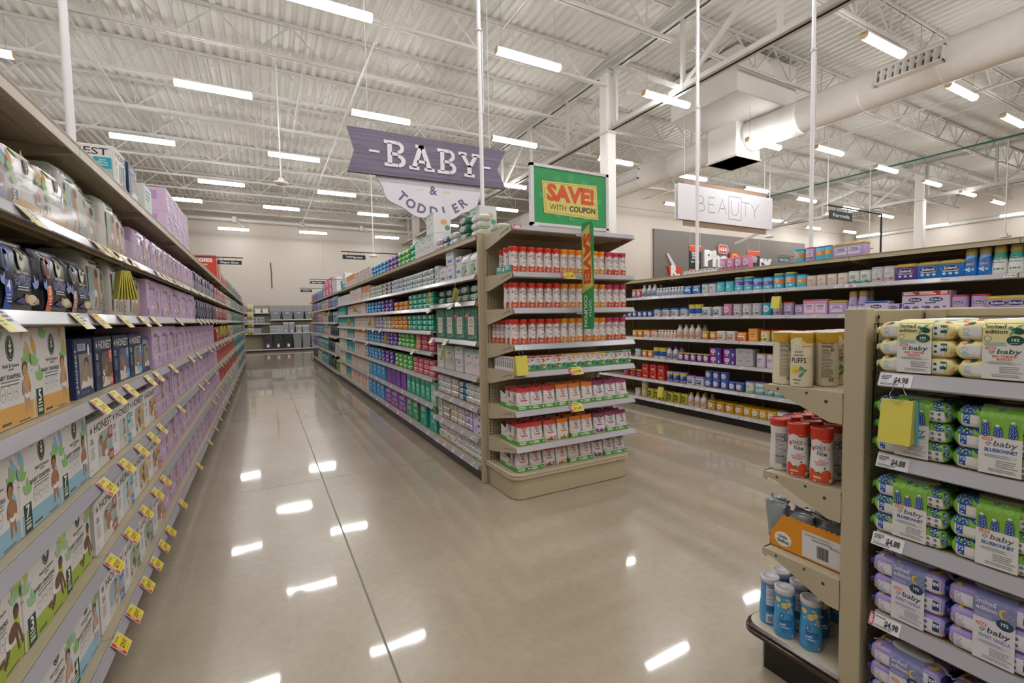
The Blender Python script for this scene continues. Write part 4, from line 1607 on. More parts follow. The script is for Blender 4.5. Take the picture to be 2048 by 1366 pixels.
def near_wipes(style):
    """one pack of a bundle of three; front print of a single pack"""
    w, d, h = .192, .105, .055
    f, t = Art(), Art()
    r = random.Random({'turtle': 1, 'bonnet': 2, 'moon': 3}[style])
    if style == 'turtle':
        col, fin, ink, acc = '#e6dc9e:g', '#d9cf92:g', '#1f5140', '#d9795a'
        f.poly('#dcdada', [(.018, .010), (.060, .010), (.060, .040), (.020, .040)])
        f.ring('#6fa08c', .028, .030, .006, .006, .001, 14)
        f.bars('#8db3a4', .020, .020, .018, 2, .0028, .002, 1)
        f.rect('#dcdada', .140, .010, .026, .034)
        f.ell(ink, .146, .036, .004, .004, 12)
        f.ell(ink, .146, .020, .004, .004, 12)
        f.rect(ink, .157, .022, .014, .022)
        f.text('#eef0ec', '64', .164, .030, .0095, bold=.03)
        for x, y in ((.02, .048), (.175, .012), (.10, .006)):
            f.leaf('#d9a27a', x, y, .018, .012, .4)
        f.leaf('#1f5140', .03, .050, .016, .008, .1)
        for i in range(9):
            x, y = r.uniform(.015, .175), r.uniform(.01, .095)
            (t.leaf('#5f9c8c', x, y, .022, .011, r.uniform(0, 6)) if i % 3 else t.leaf('#d98a62', x, y, .02, .012, r.uniform(0, 6)))
    elif style == 'bonnet':
        col, fin, ink, acc = '#84b84a:g', '#5a9638:g', '#5c6266', '#1f4f9c'
        f.poly('#dcdada', [(.018, .006), (.176, .006), (.172, .033), (.018, .036)])
        f.poly('#1f55a8', [(.022, .014), (.036, .012), (.036, .040), (.022, .042)])
        f.text('#eef2f6', '72', .029, .025, .0085, bold=.02)
        for q in (.146, .162):
            for yy in (.026, .013):
                f.ell('#77797c', q, yy, .0042, .0042, 10)
        def flowers(A, x0, x1, y0, y1, n, s):
            for i in range(n):
                x, y = r.uniform(x0, x1), r.uniform(y0, y1)
                A.ell('#20347e', x, y, .0058 * s, .0040 * s, 8, r.uniform(0, 3))
                A.ell('#2f62c4', x, y - .0012, .0042 * s, .0026 * s, 8)
                A.ell('#e6e8f0', x + .001, y + .0007, .0020 * s, .0013 * s, 6)
        flowers(f, .018, .058, .038, .052, 9, .9)
        flowers(f, .145, .182, .036, .050, 7, .9)
        flowers(f, .178, .186, .010, .034, 6, .9)
        flowers(t, .012, .055, .008, .085, 26, 1.0)
        flowers(t, .150, .182, .008, .085, 20, 1.0)
        flowers(t, .09, .135, .006, .02, 8, 1.0)
    else:
        col, fin, ink, acc = '#a493cf:g', '#2c3a78:g', '#25324f', '#b9a6dd'
        f.poly('#dcdae2', [(.022, .008), (.062, .008), (.062, .038), (.022, .038)])
        f.ring('#7f78b4', .031, .030, .006, .006, .001, 14)
        f.bars('#a6a1c8', .024, .020, .018, 3, .0024, .002, 1)
        f.rect('#d8d5e4', .134, .010, .042, .034)
        f.ell('#5e6275', .142, .034, .004, .004, 12)
        f.ell('#5e6275', .142, .020, .004, .004, 12)
        f.rect('#27365c', .158, .018, .016, .024)
        f.text('#e6e8f2', '64', .166, .028, .0095, bold=.03)
        def star(A, x, y, s):
            pts = []
            for k in range(10):
                q = s if k % 2 == 0 else s * .45
                pts.append((x + q * math.sin(PI * k / 5), y + q * math.cos(PI * k / 5)))
            A.poly('#e2c238', pts)
        star(f, .014, .014, .006)
        star(f, .178, .012, .006)
        for x, y, s in ((.03, .01, .008), (.075, .008, .006), (.145, .085, .007), (.165, .02, .009), (.06, .09, .006)):
            star(t, x, y, s)
        for x, y in ((.02, .055), (.168, .06)):
            for i in range(5):
                t.ell('#e3e1ec', x - .012 + .008 * i, y - .012 + .003 * (i % 2), .009, .006, 10)
        mo = []
        for k in range(13):
            q = PI * .35 + PI * 1.3 * k / 12
            mo.append((.034 + .019 * math.cos(q), .060 + .022 * math.sin(q)))
        for k in range(12, -1, -1):
            q = PI * .42 + PI * 1.16 * k / 12
            mo.append((.040 + .015 * math.cos(q), .060 + .017 * math.sin(q)))
        t.poly('#e2c238', mo)
        t.poly('#e2c238', [(.128 + (x - .034) * -.8 + .03, .03 + (y - .06) * .8) for x, y in mo])
    m, Pf, Pt = wipes_body(w, d, h, col, fin, len(style), 18, 24, f, t, .22)
    lid = lid_mesh(w, d, h, 0.004, d * .50, .052, .027)
    # sleeve that bands the three packs: print spread over the fronts
    b = MB()
    H3 = 3 * .052
    bd = Art()
    x0, x1 = .060, .142
    bw = x1 - x0
    def Pb(a, bb, l):
        # front profile of the stack, slightly proud, bowed like film stretched over three pillows
        k = (bb / .052) % 1.0
        y = -.0035 - l + .006 * max(0, (bb - (H3 - .014)) / .016) ** 2 * 3
        return (a - w / 2, y, bb)
    if style == 'turtle':
        base = Art().poly('#e1d79c', [(x0, .100), (x1, .100), (x1, H3 - .002), (x0, H3 - .002)]).rect('#dcd9d9', x0, .006, bw, .094)
        bd.text(ink, 'limited', x0 + .024, .140, .0105, .040, bold=.02)
        bd.text(ink, 'edition', x0 + .026, .1265, .0105, .042, bold=.02)
        bd.ring(ink, x0 + .010, .113, .0075, .0075, .001, 16)
        bd.ell('#1f5140', x0 + .066, .133, .0125, .0085, 14, -.3)
        bd.ell('#5f9c86', x0 + .053, .141, .005, .004, 10)
        bd.leaf('#5f9c86', x0 + .060, .137, .020, .006, 4.2)
        bd.leaf('#5f9c86', x0 + .060, .140, .020, .005, .6)
        bd.ell('#1f5140', x0 + .062, .109, .0165, .0125, 18)
        bd.text('#eef0ec', '192', x0 + .062, .106, .0075, bold=.02)
        bd.bars('#9fc0b2', x0 + .052, .1005, .02, 1, .0015, .001, 1)
        bd.bars('#8db3a4', x0 + .004, .100, .045, 2, .0030, .002, 5)
        name, nc, bc = ('SEA TURTLE', 'MARCH'), acc, ink
    elif style == 'bonnet':
        base = Art().poly('#84b84a', [(x0, .094), (x1, .094), (x1, H3 - .002), (x0, H3 - .002)]).rect('#dcdadb', x0, .006, bw, .088)
        for cx, hgt in ((.012, .034), (.036, .026), (.064, .036)):
            n = int(hgt / .0042)
            for i in range(n):
                wd = (.010 - .006 * i / n)
                for j in (-1, 0, 1):
                    x, y = x0 + cx + j * wd * .62 + (i % 2) * .0015, .096 + .004 * i + .002 * (j % 2)
                    bd.ell('#20347e', x, y, .0036, .0028, 7)
                    bd.ell('#2f62c4', x, y - .0006, .0024, .0016, 6)
                    bd.ell('#e6e8f0', x, y + .0006, .0012, .0010, 5)
            bd.ell('#e6e9ea', x0 + cx, .096 + hgt, .004, .003, 8)
        name, nc, bc = ('BLUEBONNET',), acc, ink
    else:
        base = Art().poly('#7f86b4', [(x0, .104), (x1, .104), (x1, H3 - .002), (x0, H3 - .002)]).rect('#d8d6e0', x0, .006, bw, .098)
        bd.text('#dfdcec', 'limited', x0 + .024, .136, .0105, .040, bold=.02)
        bd.text('#dfdcec', 'edition', x0 + .026, .122, .0105, .042, bold=.02)
        mo2 = []
        for k in range(11):
            q = PI * .35 + PI * 1.3 * k / 10
            mo2.append((x0 + .060 + .010 * math.cos(q), .128 + .011 * math.sin(q)))
        for k in range(10, -1, -1):
            q = PI * .42 + PI * 1.16 * k / 10
            mo2.append((x0 + .063 + .008 * math.cos(q), .128 + .0085 * math.sin(q)))
        bd.poly('#e2c238', mo2)
        for i in range(3):
            bd.ell('#e2c238', x0 + .066 + .005 * i, .124 + .005 * (i % 2), .0014, .0014, 6)
        bd.ell('#27425c', x0 + .062, .104, .017, .012, 18)
        bd.text('#e6e9f2', '192', x0 + .062, .1015, .0075, bold=.02)
        bd.bars('#a9a5cb', x0 + .004, .112, .036, 3, .0026, .002, 5)
        name, nc, bc = ('SWEET VANILLA',), '#7f86b4', ink
    bd.rrect('#d9552f', x0 + .006, .0845, .021, .0075, .0035)
    bd.text('#f2ece8', 'H-E-B', x0 + .0165, .0862, .0042, .016, bold=.04)
    # little heart and the word
    bd.line(bc, [(x0 + .024, .079), (x0 + .018, .0725), (x0 + .0135, .077), (x0 + .0165, .0805), (x0 + .0195, .0785)], .0013)
    bd.line(bc, [(x0 + .024, .079), (x0 + .0215, .081), (x0 + .0195, .0785)], .0013)
    bd.text(bc, 'baby', x0 + .051, .0735, .0125, .046, bold=.012, shear=.18)
    if len(name) == 2:
        bd.text(nc, name[0], x0 + .042, .0635, .0058, .046, bold=.04)
        bd.text(nc, name[1], x0 + .042, .0560, .0058, .028, bold=.04)
    else:
        bd.text(nc, name[0], x0 + .043, .0590, .0080, .062, bold=.03)
    bd.ring('#8b9a9c', x0 + .040, .049, .034, .0042, .0006, 20)
    bd.bars('#8b9a9c', x0 + .012, .050, .056, 2, .0013, .0016, 3)
    bd.bars('#8a8d92', x0 + .034, .038, .044, 4, .0020, .0028, 9)
    bd.bars('#8a8d92', x0 + .02, .017, .058, 2, .0018, .0024, 12)
    put(b, base, Pb, lift=0, maxlen=.02)
    put(b, bd, Pb, lift=.0004, step=.00012)
    # film wraps over the top and down behind
    ty = .004
    b.face([(x0 - w / 2, .0045, H3 - .002), (x1 - w / 2, .0045, H3 - .002), (x1 - w / 2, d * .2, H3 + .006), (x0 - w / 2, d * .2, H3 + .006)], base.p[0][0])
    return m, lid, b, Pb


NW = {s: near_wipes(s) for s in ('turtle', 'bonnet', 'moon')}
NWM = {s: (v[0].mesh('wipes_pack'), v[1].mesh('lid'), v[2].mesh('sleeve')) for s, v in NW.items()}


def bundle(style, loc, rz, label, group, sleeve=True, n=3, rnd=None):
    o = empty('wipes_bundle', loc, rz)
    tag(o, label, 'wipes', group)
    r = rnd or RND
    me = NWM[style]
    o.scale = (1, 1, {'turtle': 1.0, 'bonnet': 1.13, 'moon': 1.20}[style])
    for i in range(n):
        p = link('wipes_pack', me[0], o, (r.uniform(-.004, .004), r.uniform(-.002, .003), .0515 * i), r.uniform(-.02, .02))
        link('lid', me[1], p)
    if sleeve:
        link('sleeve', me[2], o)
    return o


# smaller wipes packs seen from farther off
def far_wipes(nm, name, col, fin, lab, w=.19, d=.11, h=.062, dots=None, seed=1, spot=None):
    f = Art()
    f.rrect(lab, .28 * w, .20 * h, .42 * w, .62 * h, .006)
    f.bars('#6f7480' if lab[1] in 'def' else '#e8e6ea', .32 * w, .62 * h, .3 * w, 2, .10 * h, .12 * h, seed)
    if spot:
        f.ell(spot, .80 * w, .5 * h, .05 * w, .22 * h, 8)
        f.ell(spot, .18 * w, .45 * h, .04 * w, .2 * h, 8)
    if dots:
        for i in range(9):
            f.ell(dots, (.08 + .10 * i) * w, .86 * h if i % 2 else .80 * h, .012 * w, .035 * h, 5)
    m, _, _ = wipes_body(w, d, h, col + ':g', fin + ':g', seed, 13, 12, f, None, .2)
    l = MB()
    n = 10
    l.grid([[(w * .17 * math.cos(2 * PI * k / n) * q, d / 2 + d * .27 * math.sin(2 * PI * k / n) * q, h + z) for k in range(n)] for q, z in ((1, -.004), (1, .003), (0, .004))], '#e3e1e3:g', closed=True, smooth=False)
    K[nm] = Kind(name, 'wipes', m, [('lid', l)], w, d, h)


far_wipes('w_mint', 'wipes_pack', '#35b99c', '#2aa386', '#8fd8c6', seed=1)
far_wipes('w_pink', 'wipes_pack', '#dd6f82', '#c75a70', '#eba0ab', seed=2)
far_wipes('w_green', 'wipes_pack', '#5fbf55', '#46a843', '#a5dd96', seed=3)
far_wipes('w_purple', 'wipes_pack', '#6f4aa8', '#593892', '#b59ad6', seed=4)
far_wipes('w_blue', 'wipes_pack', '#2f9fdb', '#2186c2', '#9fd2ee', seed=5)
far_wipes('w_orange', 'wipes_pack', '#ea9f3f', '#d88a2c', '#f2c684', seed=6)
far_wipes('w_lav', 'wipes_pack', '#d5cfe2', '#a898cf', '#8d7fb8', seed=7)
far_wipes('w_cream', 'wipes_pack', '#dad5c3', '#c8c0a2', '#a6ad6e', seed=8)
far_wipes('w_white', 'wipes_pack', '#dcdadd', '#3fb3b5', '#cfd5d8', seed=9, spot='#4bb7b8')
far_wipes('w_wblue', 'wipes_pack', '#d6d9e2', '#4d79bd', '#c8cfde', seed=10, spot='#5a83c4')
far_wipes('w_wbrown', 'wipes_pack', '#dad6d2', '#6a5142', '#d3cfc9', seed=11, spot='#5a4034')
far_wipes('w_wgreen', 'wipes_pack', '#d6dbd3', '#3faa3f', '#c9d3c5', seed=12, spot='#43b245')
far_wipes('w_dark', 'wipes_pack', '#3b7d6a', '#2c6655', '#d5cfc6', .20, .11, .075, seed=13, spot='#cfd8d0')
far_wipes('w_honest', 'wipes_pack', '#dadad9', '#bcd0c6', '#d0d2d0', seed=14, dots='#3a3d42')
far_wipes('w_dot', 'wipes_pack', '#dcdad8', '#c5cdb4', '#cdd6b9', .20, .12, .065, dots='#33363a', seed=15)
far_wipes('w_rosew', 'wipes_pack', '#dcd4d4', '#d98f8f', '#e2dcdc', seed=16, spot='#d9777a')
far_wipes('w_tealw', 'wipes_pack', '#2b6f93', '#245f80', '#d8dbdf', seed=17)
far_wipes('w_ivory', 'wipes_pack', '#ddd9cf', '#cfc9ba', '#d5d0c3', .26, .13, .10, seed=18)
far_wipes('w_mintw', 'wipes_pack', '#dfe2df', '#9fcdb6', '#d3e3da', .19, .11, .055, seed=19, spot='#4fa57c')
far_wipes('w_pinkw', 'wipes_pack', '#ddd6d9', '#cda5ae', '#e4dfe1', .20, .11, .058, seed=20)


def bx(nm, name, w, d, h, col, art=None, side=None, top=None):
    K[nm] = carton(name, 'box', w, d, h, col, art, side, side, top)


def lab_box(w, h, panel, ink, acc, pos=(.2, .12, .6, .62), seed=1, band=None, band_at=.8):
    a = Art()
    if band:
        a.rect(band, .003, band_at * h, w - .006, h - band_at * h - .003)
    a.rect(panel, pos[0] * w, pos[1] * h, pos[2] * w, pos[3] * h)
    a.bars(ink, (pos[0] + .06) * w, (pos[1] + pos[3] - .10) * h, (pos[2] - .12) * w, 2, .045 * h, .04 * h, seed, 'c')
    a.bars(ink, (pos[0] + .10) * w, (pos[1] + pos[3] * .5) * h, (pos[2] - .2) * w, 3, .018 * h, .03 * h, seed + 1, 'c')
    if acc:
        a.ell(acc, .80 * w, .22 * h, .11 * w, .09 * h, 12)
    return a


def dark_green_box(w, h, badge):
    a = Art()
    r = random.Random(5)
    for i in range(18):
        a.leaf('#8fb8a6', r.uniform(.03, .95) * w, r.uniform(.04, .95) * h, .028, .009, r.uniform(0, 6))
    a.rect('#d6cdbd', .24 * w, .18 * h, .52 * w, .54 * h)
    a.leaf('#3b3f2f', .5 * w, .68 * h, .045, .02, PI / 2)
    a.bars('#5a5a4e', .32 * w, .62 * h, .36 * w, 2, .012 * h, .012 * h, 1, 'c')
    a.bars('#5a5a4e', .34 * w, .53 * h, .32 * w, 1, .018 * h, .012 * h, 2, 'c')
    a.bars('#6a6a5e', .30 * w, .44 * h, .40 * w, 2, .014 * h, .016 * h, 3, 'c')
    a.bars('#6a6a5e', .36 * w, .32 * h, .28 * w, 1, .010 * h, .01 * h, 4, 'c')
    a.bars('#9fd0d0', .24 * w, .10 * h, .5 * w, 2, .010 * h, .02 * h, 6)
    a.text('#e6e3da', '2', .85 * w, .20 * h, .05 * h)
    a.bars('#d9d3c8', .78 * w, .13 * h, .16 * w, 2, .018 * h, .012 * h, 7)
    if badge:
        a.rrect('#c8403c', .05 * w, .62 * h, .20 * w, .22 * h, .012)
        a.bars('#efe4e0', .08 * w, .76 * h, .14 * w, 2, .02 * h, .015 * h, 8)
    return a


K['dg_box'] = carton('green_diaper_box', 'box', .265, .26, .305, '#3d7864', dark_green_box(.265, .305, True), None, Art())
K['dg_box2'] = carton('green_diaper_box', 'box', .25, .26, .305, '#3d7864', dark_green_box(.25, .305, False), None, Art())
bx('ww_big', 'white_wipes_box', .20, .20, .155, '#dcdade', Art().ell('#c9485a', .03, .15, .016, .012).text('#4b80c6', 'ooo', .10, .095, .022, .10, bold=.02).leaf('#b98a55', .02, .07, .06, .02, 4.9).rrect('#4a7cc2', .06, .025, .08, .028, .008).leaf('#8fb0dc', .14, .02, .06, .025, 1.0))
bx('ww_small', 'white_wipes_box', .13, .16, .105, '#dcdade', Art().rrect('#4a7cc2', .02, .055, .09, .025, .006).text('#4b80c6', 'oo', .07, .088, .014, bold=.02).leaf('#b98a55', .012, .05, .05, .02, 4.9))
bx('ww_slim', 'white_wipes_box', .11, .16, .19, '#dcdcda', Art().bars('#3a3d42', .02, .15, .07, 4, .008, .01, 3).rrect('#7aa0b8', .02, .04, .06, .03, .006))
K['ww_bag'] = soft_pack('white_green_pack', 'diaper pack', .20, .16, .215, '#dcdcdc:g', Art().ell('#d0485a', .035, .19, .018, .013).text('#5a8ac9', 'ooo', .11, .125, .018, .11, bold=.02).bars('#7b9f7d', .04, .10, .12, 2, .008, .01, 4).ell('#8fbf8a', .07, .05, .04, .025).ell('#3e4a44', .13, .06, .012, .014), .3, seed=71, topw=.86, n=18)


def mint_art(w, h, big=False):
    a = Art()
    a.rect('#a8cdb9', .003, .80 * h, w - .006, .20 * h - .003)
    a.bars('#3d6a58', .06 * w, .90 * h, .7 * w, 1, .025 * h, .01 * h, 1)
    a.bars('#3a3d42', .34 * w, .72 * h, .34 * w, 2, .05 * h if not big else .02 * h, .02 * h, 2, 'c')
    a.ell('#4f9a7c', .78 * w, .45 * h, .05 * w, .06 * h, 10)
    a.bars('#9a9ea2', .12 * w, .45 * h, .5 * w, 4, .016 * h, .03 * h, 3)
    for i in range(6):
        a.ell('#33363a', .95 * w, (.1 + .1 * i) * h, .015 * w, .01 * h, 5)
    return a


bx('mint_s', 'mint_white_box', .19, .2, .125, '#d8d3d8', mint_art(.19, .125))
bx('mint_t', 'mint_white_box', .185, .2, .235, '#d8d3d8', mint_art(.185, .235, True))
bx('mint_w', 'mint_white_box', .23, .2, .24, '#cfd6cf', mint_art(.23, .24, True).sprig('#8fbf9c', .20, .06, .05).sprig('#d99a6a', .20, .12, .04))
bx('mint_top', 'mint_white_box', .24, .2, .22, '#d8d6d8', mint_art(.24, .22, True), Art().ell('#d9a06a', .12, .12, .04, .03).ell('#4f9a7c', .16, .06, .03, .03))
bx('teal_wb', 'teal_wipes_box', .16, .24, .24, '#1fa389', lab_box(.16, .24, '#2fbfa0', '#d8efe8', '#e07a5a', (.12, .10, .76, .60), 1, '#7fc7a8', .82))
bx('mint_wb', 'mint_wipes_box', .17, .24, .125, '#86c7a8', lab_box(.17, .125, '#9bd3b8', '#e5f2ec', '#d9775f', (.15, .15, .7, .6), 2))
bx('teal_wb2', 'teal_wipes_box', .25, .24, .295, '#12a08e', lab_box(.25, .295, '#12a08e', '#d5efe9', '#e07f6a', (.1, .08, .8, .74), 3, '#6fc0a2', .86).rrect('#e07f6a', .17, .18, .05, .07, .01))
bx('green_wb', 'green_wipes_box', .27, .24, .285, '#2f8f62', lab_box(.27, .285, '#3a9d6d', '#d8ece0', '#e08a78', (.1, .08, .8, .74), 4, '#5fb083', .88).rrect('#e08a78', .18, .18, .05, .07, .01))
bx('purple_wb', 'purple_wipes_box', .40, .24, .275, '#6a3f9a', lab_box(.40, .275, '#7347a4', '#e2d6ef', '#e5927a', (.1, .08, .8, .74), 5, '#8d5fb5', .88).rrect('#e5927a', .27, .18, .06, .07, .01).bars('#e08fb0', .05, .05, .2, 2, .012, .01, 7))
bx('purple_wb2', 'purple_wipes_box', .25, .24, .245, '#7442a0', lab_box(.25, .245, '#9a63bf', '#dccbe9', None, (.62, .1, .2, .8), 6).rect('#1d1420', .15, .08, .02, .10))
bx('blue_wb', 'blue_wipes_box', .29, .24, .275, '#1d88cc', lab_box(.29, .275, '#2493d6', '#d6ebf7', '#e5927a', (.1, .08, .8, .74), 7, '#3b9fdc', .88).rrect('#e5927a', .19, .17, .05, .07, .01))
bx('blue_wb2', 'blue_wipes_box', .30, .24, .255, '#2593d3', lab_box(.30, .255, '#36a2de', '#dceef8', None, (.1, .12, .8, .7), 8).rect('#14222c', .27, .07, .016, .08))
bx('red_wb', 'red_white_wipes_box', .32, .24, .275, '#d8cfc9', lab_box(.32, .275, '#dfd7d2', '#c2503c', '#8fa36b', (.5, .1, .42, .8), 9).rect('#c9523c', .02, .16, .12, .06).rect('#d59d87', .02, .02, .12, .13))
bx('tan_wb', 'green_white_wipes_box', .21, .24, .22, '#cfc8be', lab_box(.21, .22, '#d9d3ca', '#a05a48', '#6f9a62', (.1, .1, .8, .6), 10).rect('#c0604a', .06, .175, .08, .03))
bx('teal_sb', 'teal_swim_box', .21, .2, .22, '#179aa6', lab_box(.21, .22, '#d7cfc6', '#8fa8a6', '#c8a184', (.1, .04, .8, .34), 11))
bx('ywhite_b', 'white_yellow_box', .26, .2, .235, '#d5d1c8', lab_box(.26, .235, '#dedad2', '#b7a44e', '#c9ab38', (.1, .1, .8, .7), 12))
bx('pink_b', 'pink_white_box', .23, .2, .20, '#dcc5c2', lab_box(.23, .20, '#e2d4d1', '#c9837c', '#d59a92', (.1, .1, .8, .7), 13))
bx('red_tall', 'red_white_pack', .22, .18, .25, '#d6d2d3', lab_box(.22, .25, '#dedbdc', '#c2544c', '#c9483e', (.1, .1, .8, .6), 14, '#cfc6c8', .85))
bx('wh_b', 'white_box', .23, .18, .20, '#d5d5d8', lab_box(.23, .20, '#dedee0', '#a9adb6', '#b9c3c9', (.1, .1, .8, .7), 15))
bx('or_b', 'orange_white_box', .26, .18, .24, '#d8d2cc', lab_box(.26, .24, '#dfdad6', '#cc8a55', None, (.1, .1, .8, .35), 16, '#e08a3f', .52))
bx('purple_kb', 'lavender_wipes_box', .21, .2, .115, '#d6cde0', Art().rect('#8f72bd', .003, .003, .03, .109).ell('#4a4fb4', .15, .085, .022, .016).ell('#5a5fc0', .16, .03, .016, .012).bars('#6c6a86', .06, .07, .06, 3, .008, .01, 3))
K['tan_bag'] = K['tan_wb']

# tall goods of the far section
for nm, col, c2 in (('t_purple', '#5a3f98', '#b9a6d8'), ('t_teal', '#2499a8', '#a9dde0'), ('t_dark', '#2b2e38', '#6b6f7c'), ('t_cream', '#cfc8bd', '#9a9186'), ('t_pink', '#d9708c', '#efc3cf'), ('t_blue', '#2f8fc4', '#bcdcee'), ('t_white', '#d3d3d6', '#9aa3ab'), ('t_lime', '#8fc23c', '#3b3f38')):
    packs(nm, nm[2:] + '_training_pack', .30, .20, .30, col, c2, c2, '#c9b09c' if nm not in ('t_dark', 't_lime') else '#55525a', True, None, len(nm))
bx('pinkcase', 'pink_training_box', .62, .30, .23, '#dd6c94', Art().ell('#e8dfe0', .40, .11, .10, .085).bars('#efd9e0', .08, .16, .18, 2, .02, .02, 3).rect('#2f3d7c', .5, .18, .09, .03))
bx('watercase', 'white_water_case', .42, .30, .36, '#dbe2e6', Art().rect('#23a3b8', .003, .003, .414, .12).text('#3d5f9a', 'water', .24, .20, .035, .16, bold=.01).ell('#c96aa0', .34, .2, .03, .05).rrect('#dfe8ec', .12, .05, .2, .04, .01))


# ---------------------------------------------------------------- turned goods: cans, bottles, tubs
def wrap(prof, cy, ang=0.0):
    """print round a turned body: a = arc length from the front, b = height"""
    def P(a, b, l):
        for (r0, z0), (r1, z1) in zip(prof, prof[1:]):
            if b <= z1 or (r1, z1) == prof[-1]:
                t = 0 if z1 == z0 else min(1, max(0, (b - z0) / (z1 - z0)))
                r = r0 + (r1 - r0) * t
                break
        th = a / max(r, .01) + ang
        return ((r + l) * math.sin(th), cy - (r + l) * math.cos(th), b)
    return P


def smooth_prof(pts, n=5):
    out = []
    for i in range(len(pts) - 1):
        p0, p1, p2, p3 = pts[max(i - 1, 0)], pts[i], pts[i + 1], pts[min(i + 2, len(pts) - 1)]
        for k in range(n):
            t = k / n
            out.append(tuple(.5 * ((2 * p1[j]) + (-p0[j] + p2[j]) * t + (2 * p0[j] - 5 * p1[j] + 4 * p2[j] - p3[j]) * t * t + (-p0[j] + 3 * p1[j] - 3 * p2[j] + p3[j]) * t ** 3) for j in (0, 1)))
    out.append(pts[-1])
    return out


def turned(nm, name, cat, prof, body, parts, art=None, back=None, n=20, keyf=None, ml=.012, ml2=.012):
    """parts: (part name, profile, colour)"""
    R = max(p[0] for p in prof)
    m = MB()
    m.lathe(prof, body, n, (0, R), keyf=keyf)
    P = wrap(prof, R)
    if art:
        put(m, art, P, .0004, .00012, ml)
    if back:
        put(m, back, wrap(prof, R, PI), .0004, .00012, ml2)
    pr_ = []
    for pn, pp, key in parts:
        q = MB()
        q.lathe(pp, key, n, (0, R))
        pr_.append((pn, q))
    K[nm] = Kind(name, cat, m, pr_, 2 * R, 2 * R, max(p[1] for pp in [prof] + [x[1] for x in parts] for p in pp))
    return P


def facts(h, ink='#2b2b2e', bg=None):
    a = Art()
    if bg:
        a.rect(bg, -.022, .06 * h, .044, .80 * h)
    a.text(ink, 'Nutrition Facts', 0, .79 * h, .0055, .040, bold=.03)
    a.rect(ink, -.020, .765 * h, .040, .0014)
    a.bars(ink, -.020, .745 * h, .036, 2, .0022, .0025, 2)
    a.text(ink, 'Calories', -.020, .672 * h, .0055, .022, 'l', bold=.03)
    a.text(ink, '35', .020, .668 * h, .0085, None, 'r', bold=.03)
    a.rect(ink, -.020, .655 * h, .040, .0016)
    a.bars(ink, -.020, .635 * h, .038, 12, .0016, .0036, 4)
    a.bars(ink, -.020, .32 * h, .040, 9, .0014, .0022, 5)
    for i in range(12):
        a.rect(ink, .004 + .0014 * i, .09 * h, .0008 if i % 3 else .0004, .012)
    return a


CANP = smooth_prof([(.033, 0), (.0355, .006), (.037, .03), (.0368, .06), (.034, .105), (.0325, .13), (.0338, .155), (.0345, .176)], 4)


def puff_can(nm, lid, acc, fruit, leafc):
    a = Art()
    pts = [(-.055, .176), (.055, .176), (.055, .165), (.03, .150), (.008, .150), (-.012, .162), (-.020, .160), (-.032, .152), (-.055, .168)]
    a.poly(lid, pts)
    a.bars('#efe4e0', -.002, .158, .03, 1, .0022, .002, 1)
    a.text(INK, 'ONCE', -.002, .124, .0135, .034, bold=.01)
    a.text(acc, 'UPON A', -.002, .1175, .0042, .017, bold=.02)
    a.text(INK, 'FARM', .002, .103, .0125, .030, bold=.01, rot=-.12)
    a.leaf('#3f8a4a', -.002, .139, .006, .003, 1.2)
    a.poly('#cdb26a', [(.024, .133), (.029, .128), (.027, .121), (.021, .121), (.019, .128)])
    a.ell(acc, -.026, .125, .006, .008, 10)
    a.rect('#9fc0cf', .014, .093, .02, .0025)
    a.text(acc, 'Organic', .004, .0845, .0052, .020, bold=.02)
    a.text(acc, 'FRUIT & VEGGIE PUFFS', .002, .077, .0040, .044, bold=.03)
    a.bars('#8a6a60', -.016, .0725, .034, 2, .0016, .002, 2)
    # fruit
    a.poly(fruit, [(-.040, .004), (.046, .004), (.046, .024), (.030, .030), (.022, .044), (.008, .036), (-.006, .044), (-.022, .052), (-.034, .054), (-.042, .040)])
    a.ell(fruit, .018, .038, .016, .016, 16)
    a.ell('#e0d8c4', -.012, .050, .008, .007, 12)
    a.ell(leafc, -.006, .041, .007, .0045, 10)
    a.leaf('#2f6b3a', .014, .054, .012, .006, 1.9)
    a.ell('#e6dccb', .034, .016, .010, .007, 12, .5)
    a.ell('#d9d6d6', -.018, .012, .0035, .0045, 8)
    a.rect('#4c7fae', -.008, .009, .012, .007)
    a.bars('#f2e4dc', -.024, .026, .028, 2, .0022, .002, 5)
    b = facts(.176)
    turned(nm, 'puff_can', 'can', CANP, '#d9d4d4:g', [('lid', [(.0352, .172), (.0366, .174), (.0368, .196), (.0360, .199), (.0315, .1995), (.031, .197), (.0, .197)], lid + ':g')], a, b, 24)


puff_can('once_red', '#c9331f', '#c9442c', '#cf4a22', '#3f7f3f')
puff_can('once_orange', '#e58a1e', '#d9822e', '#df8626', '#4f8f3f')
puff_can('once_pink', '#c2385f', '#c24262', '#c4432c', '#3f7f3f')
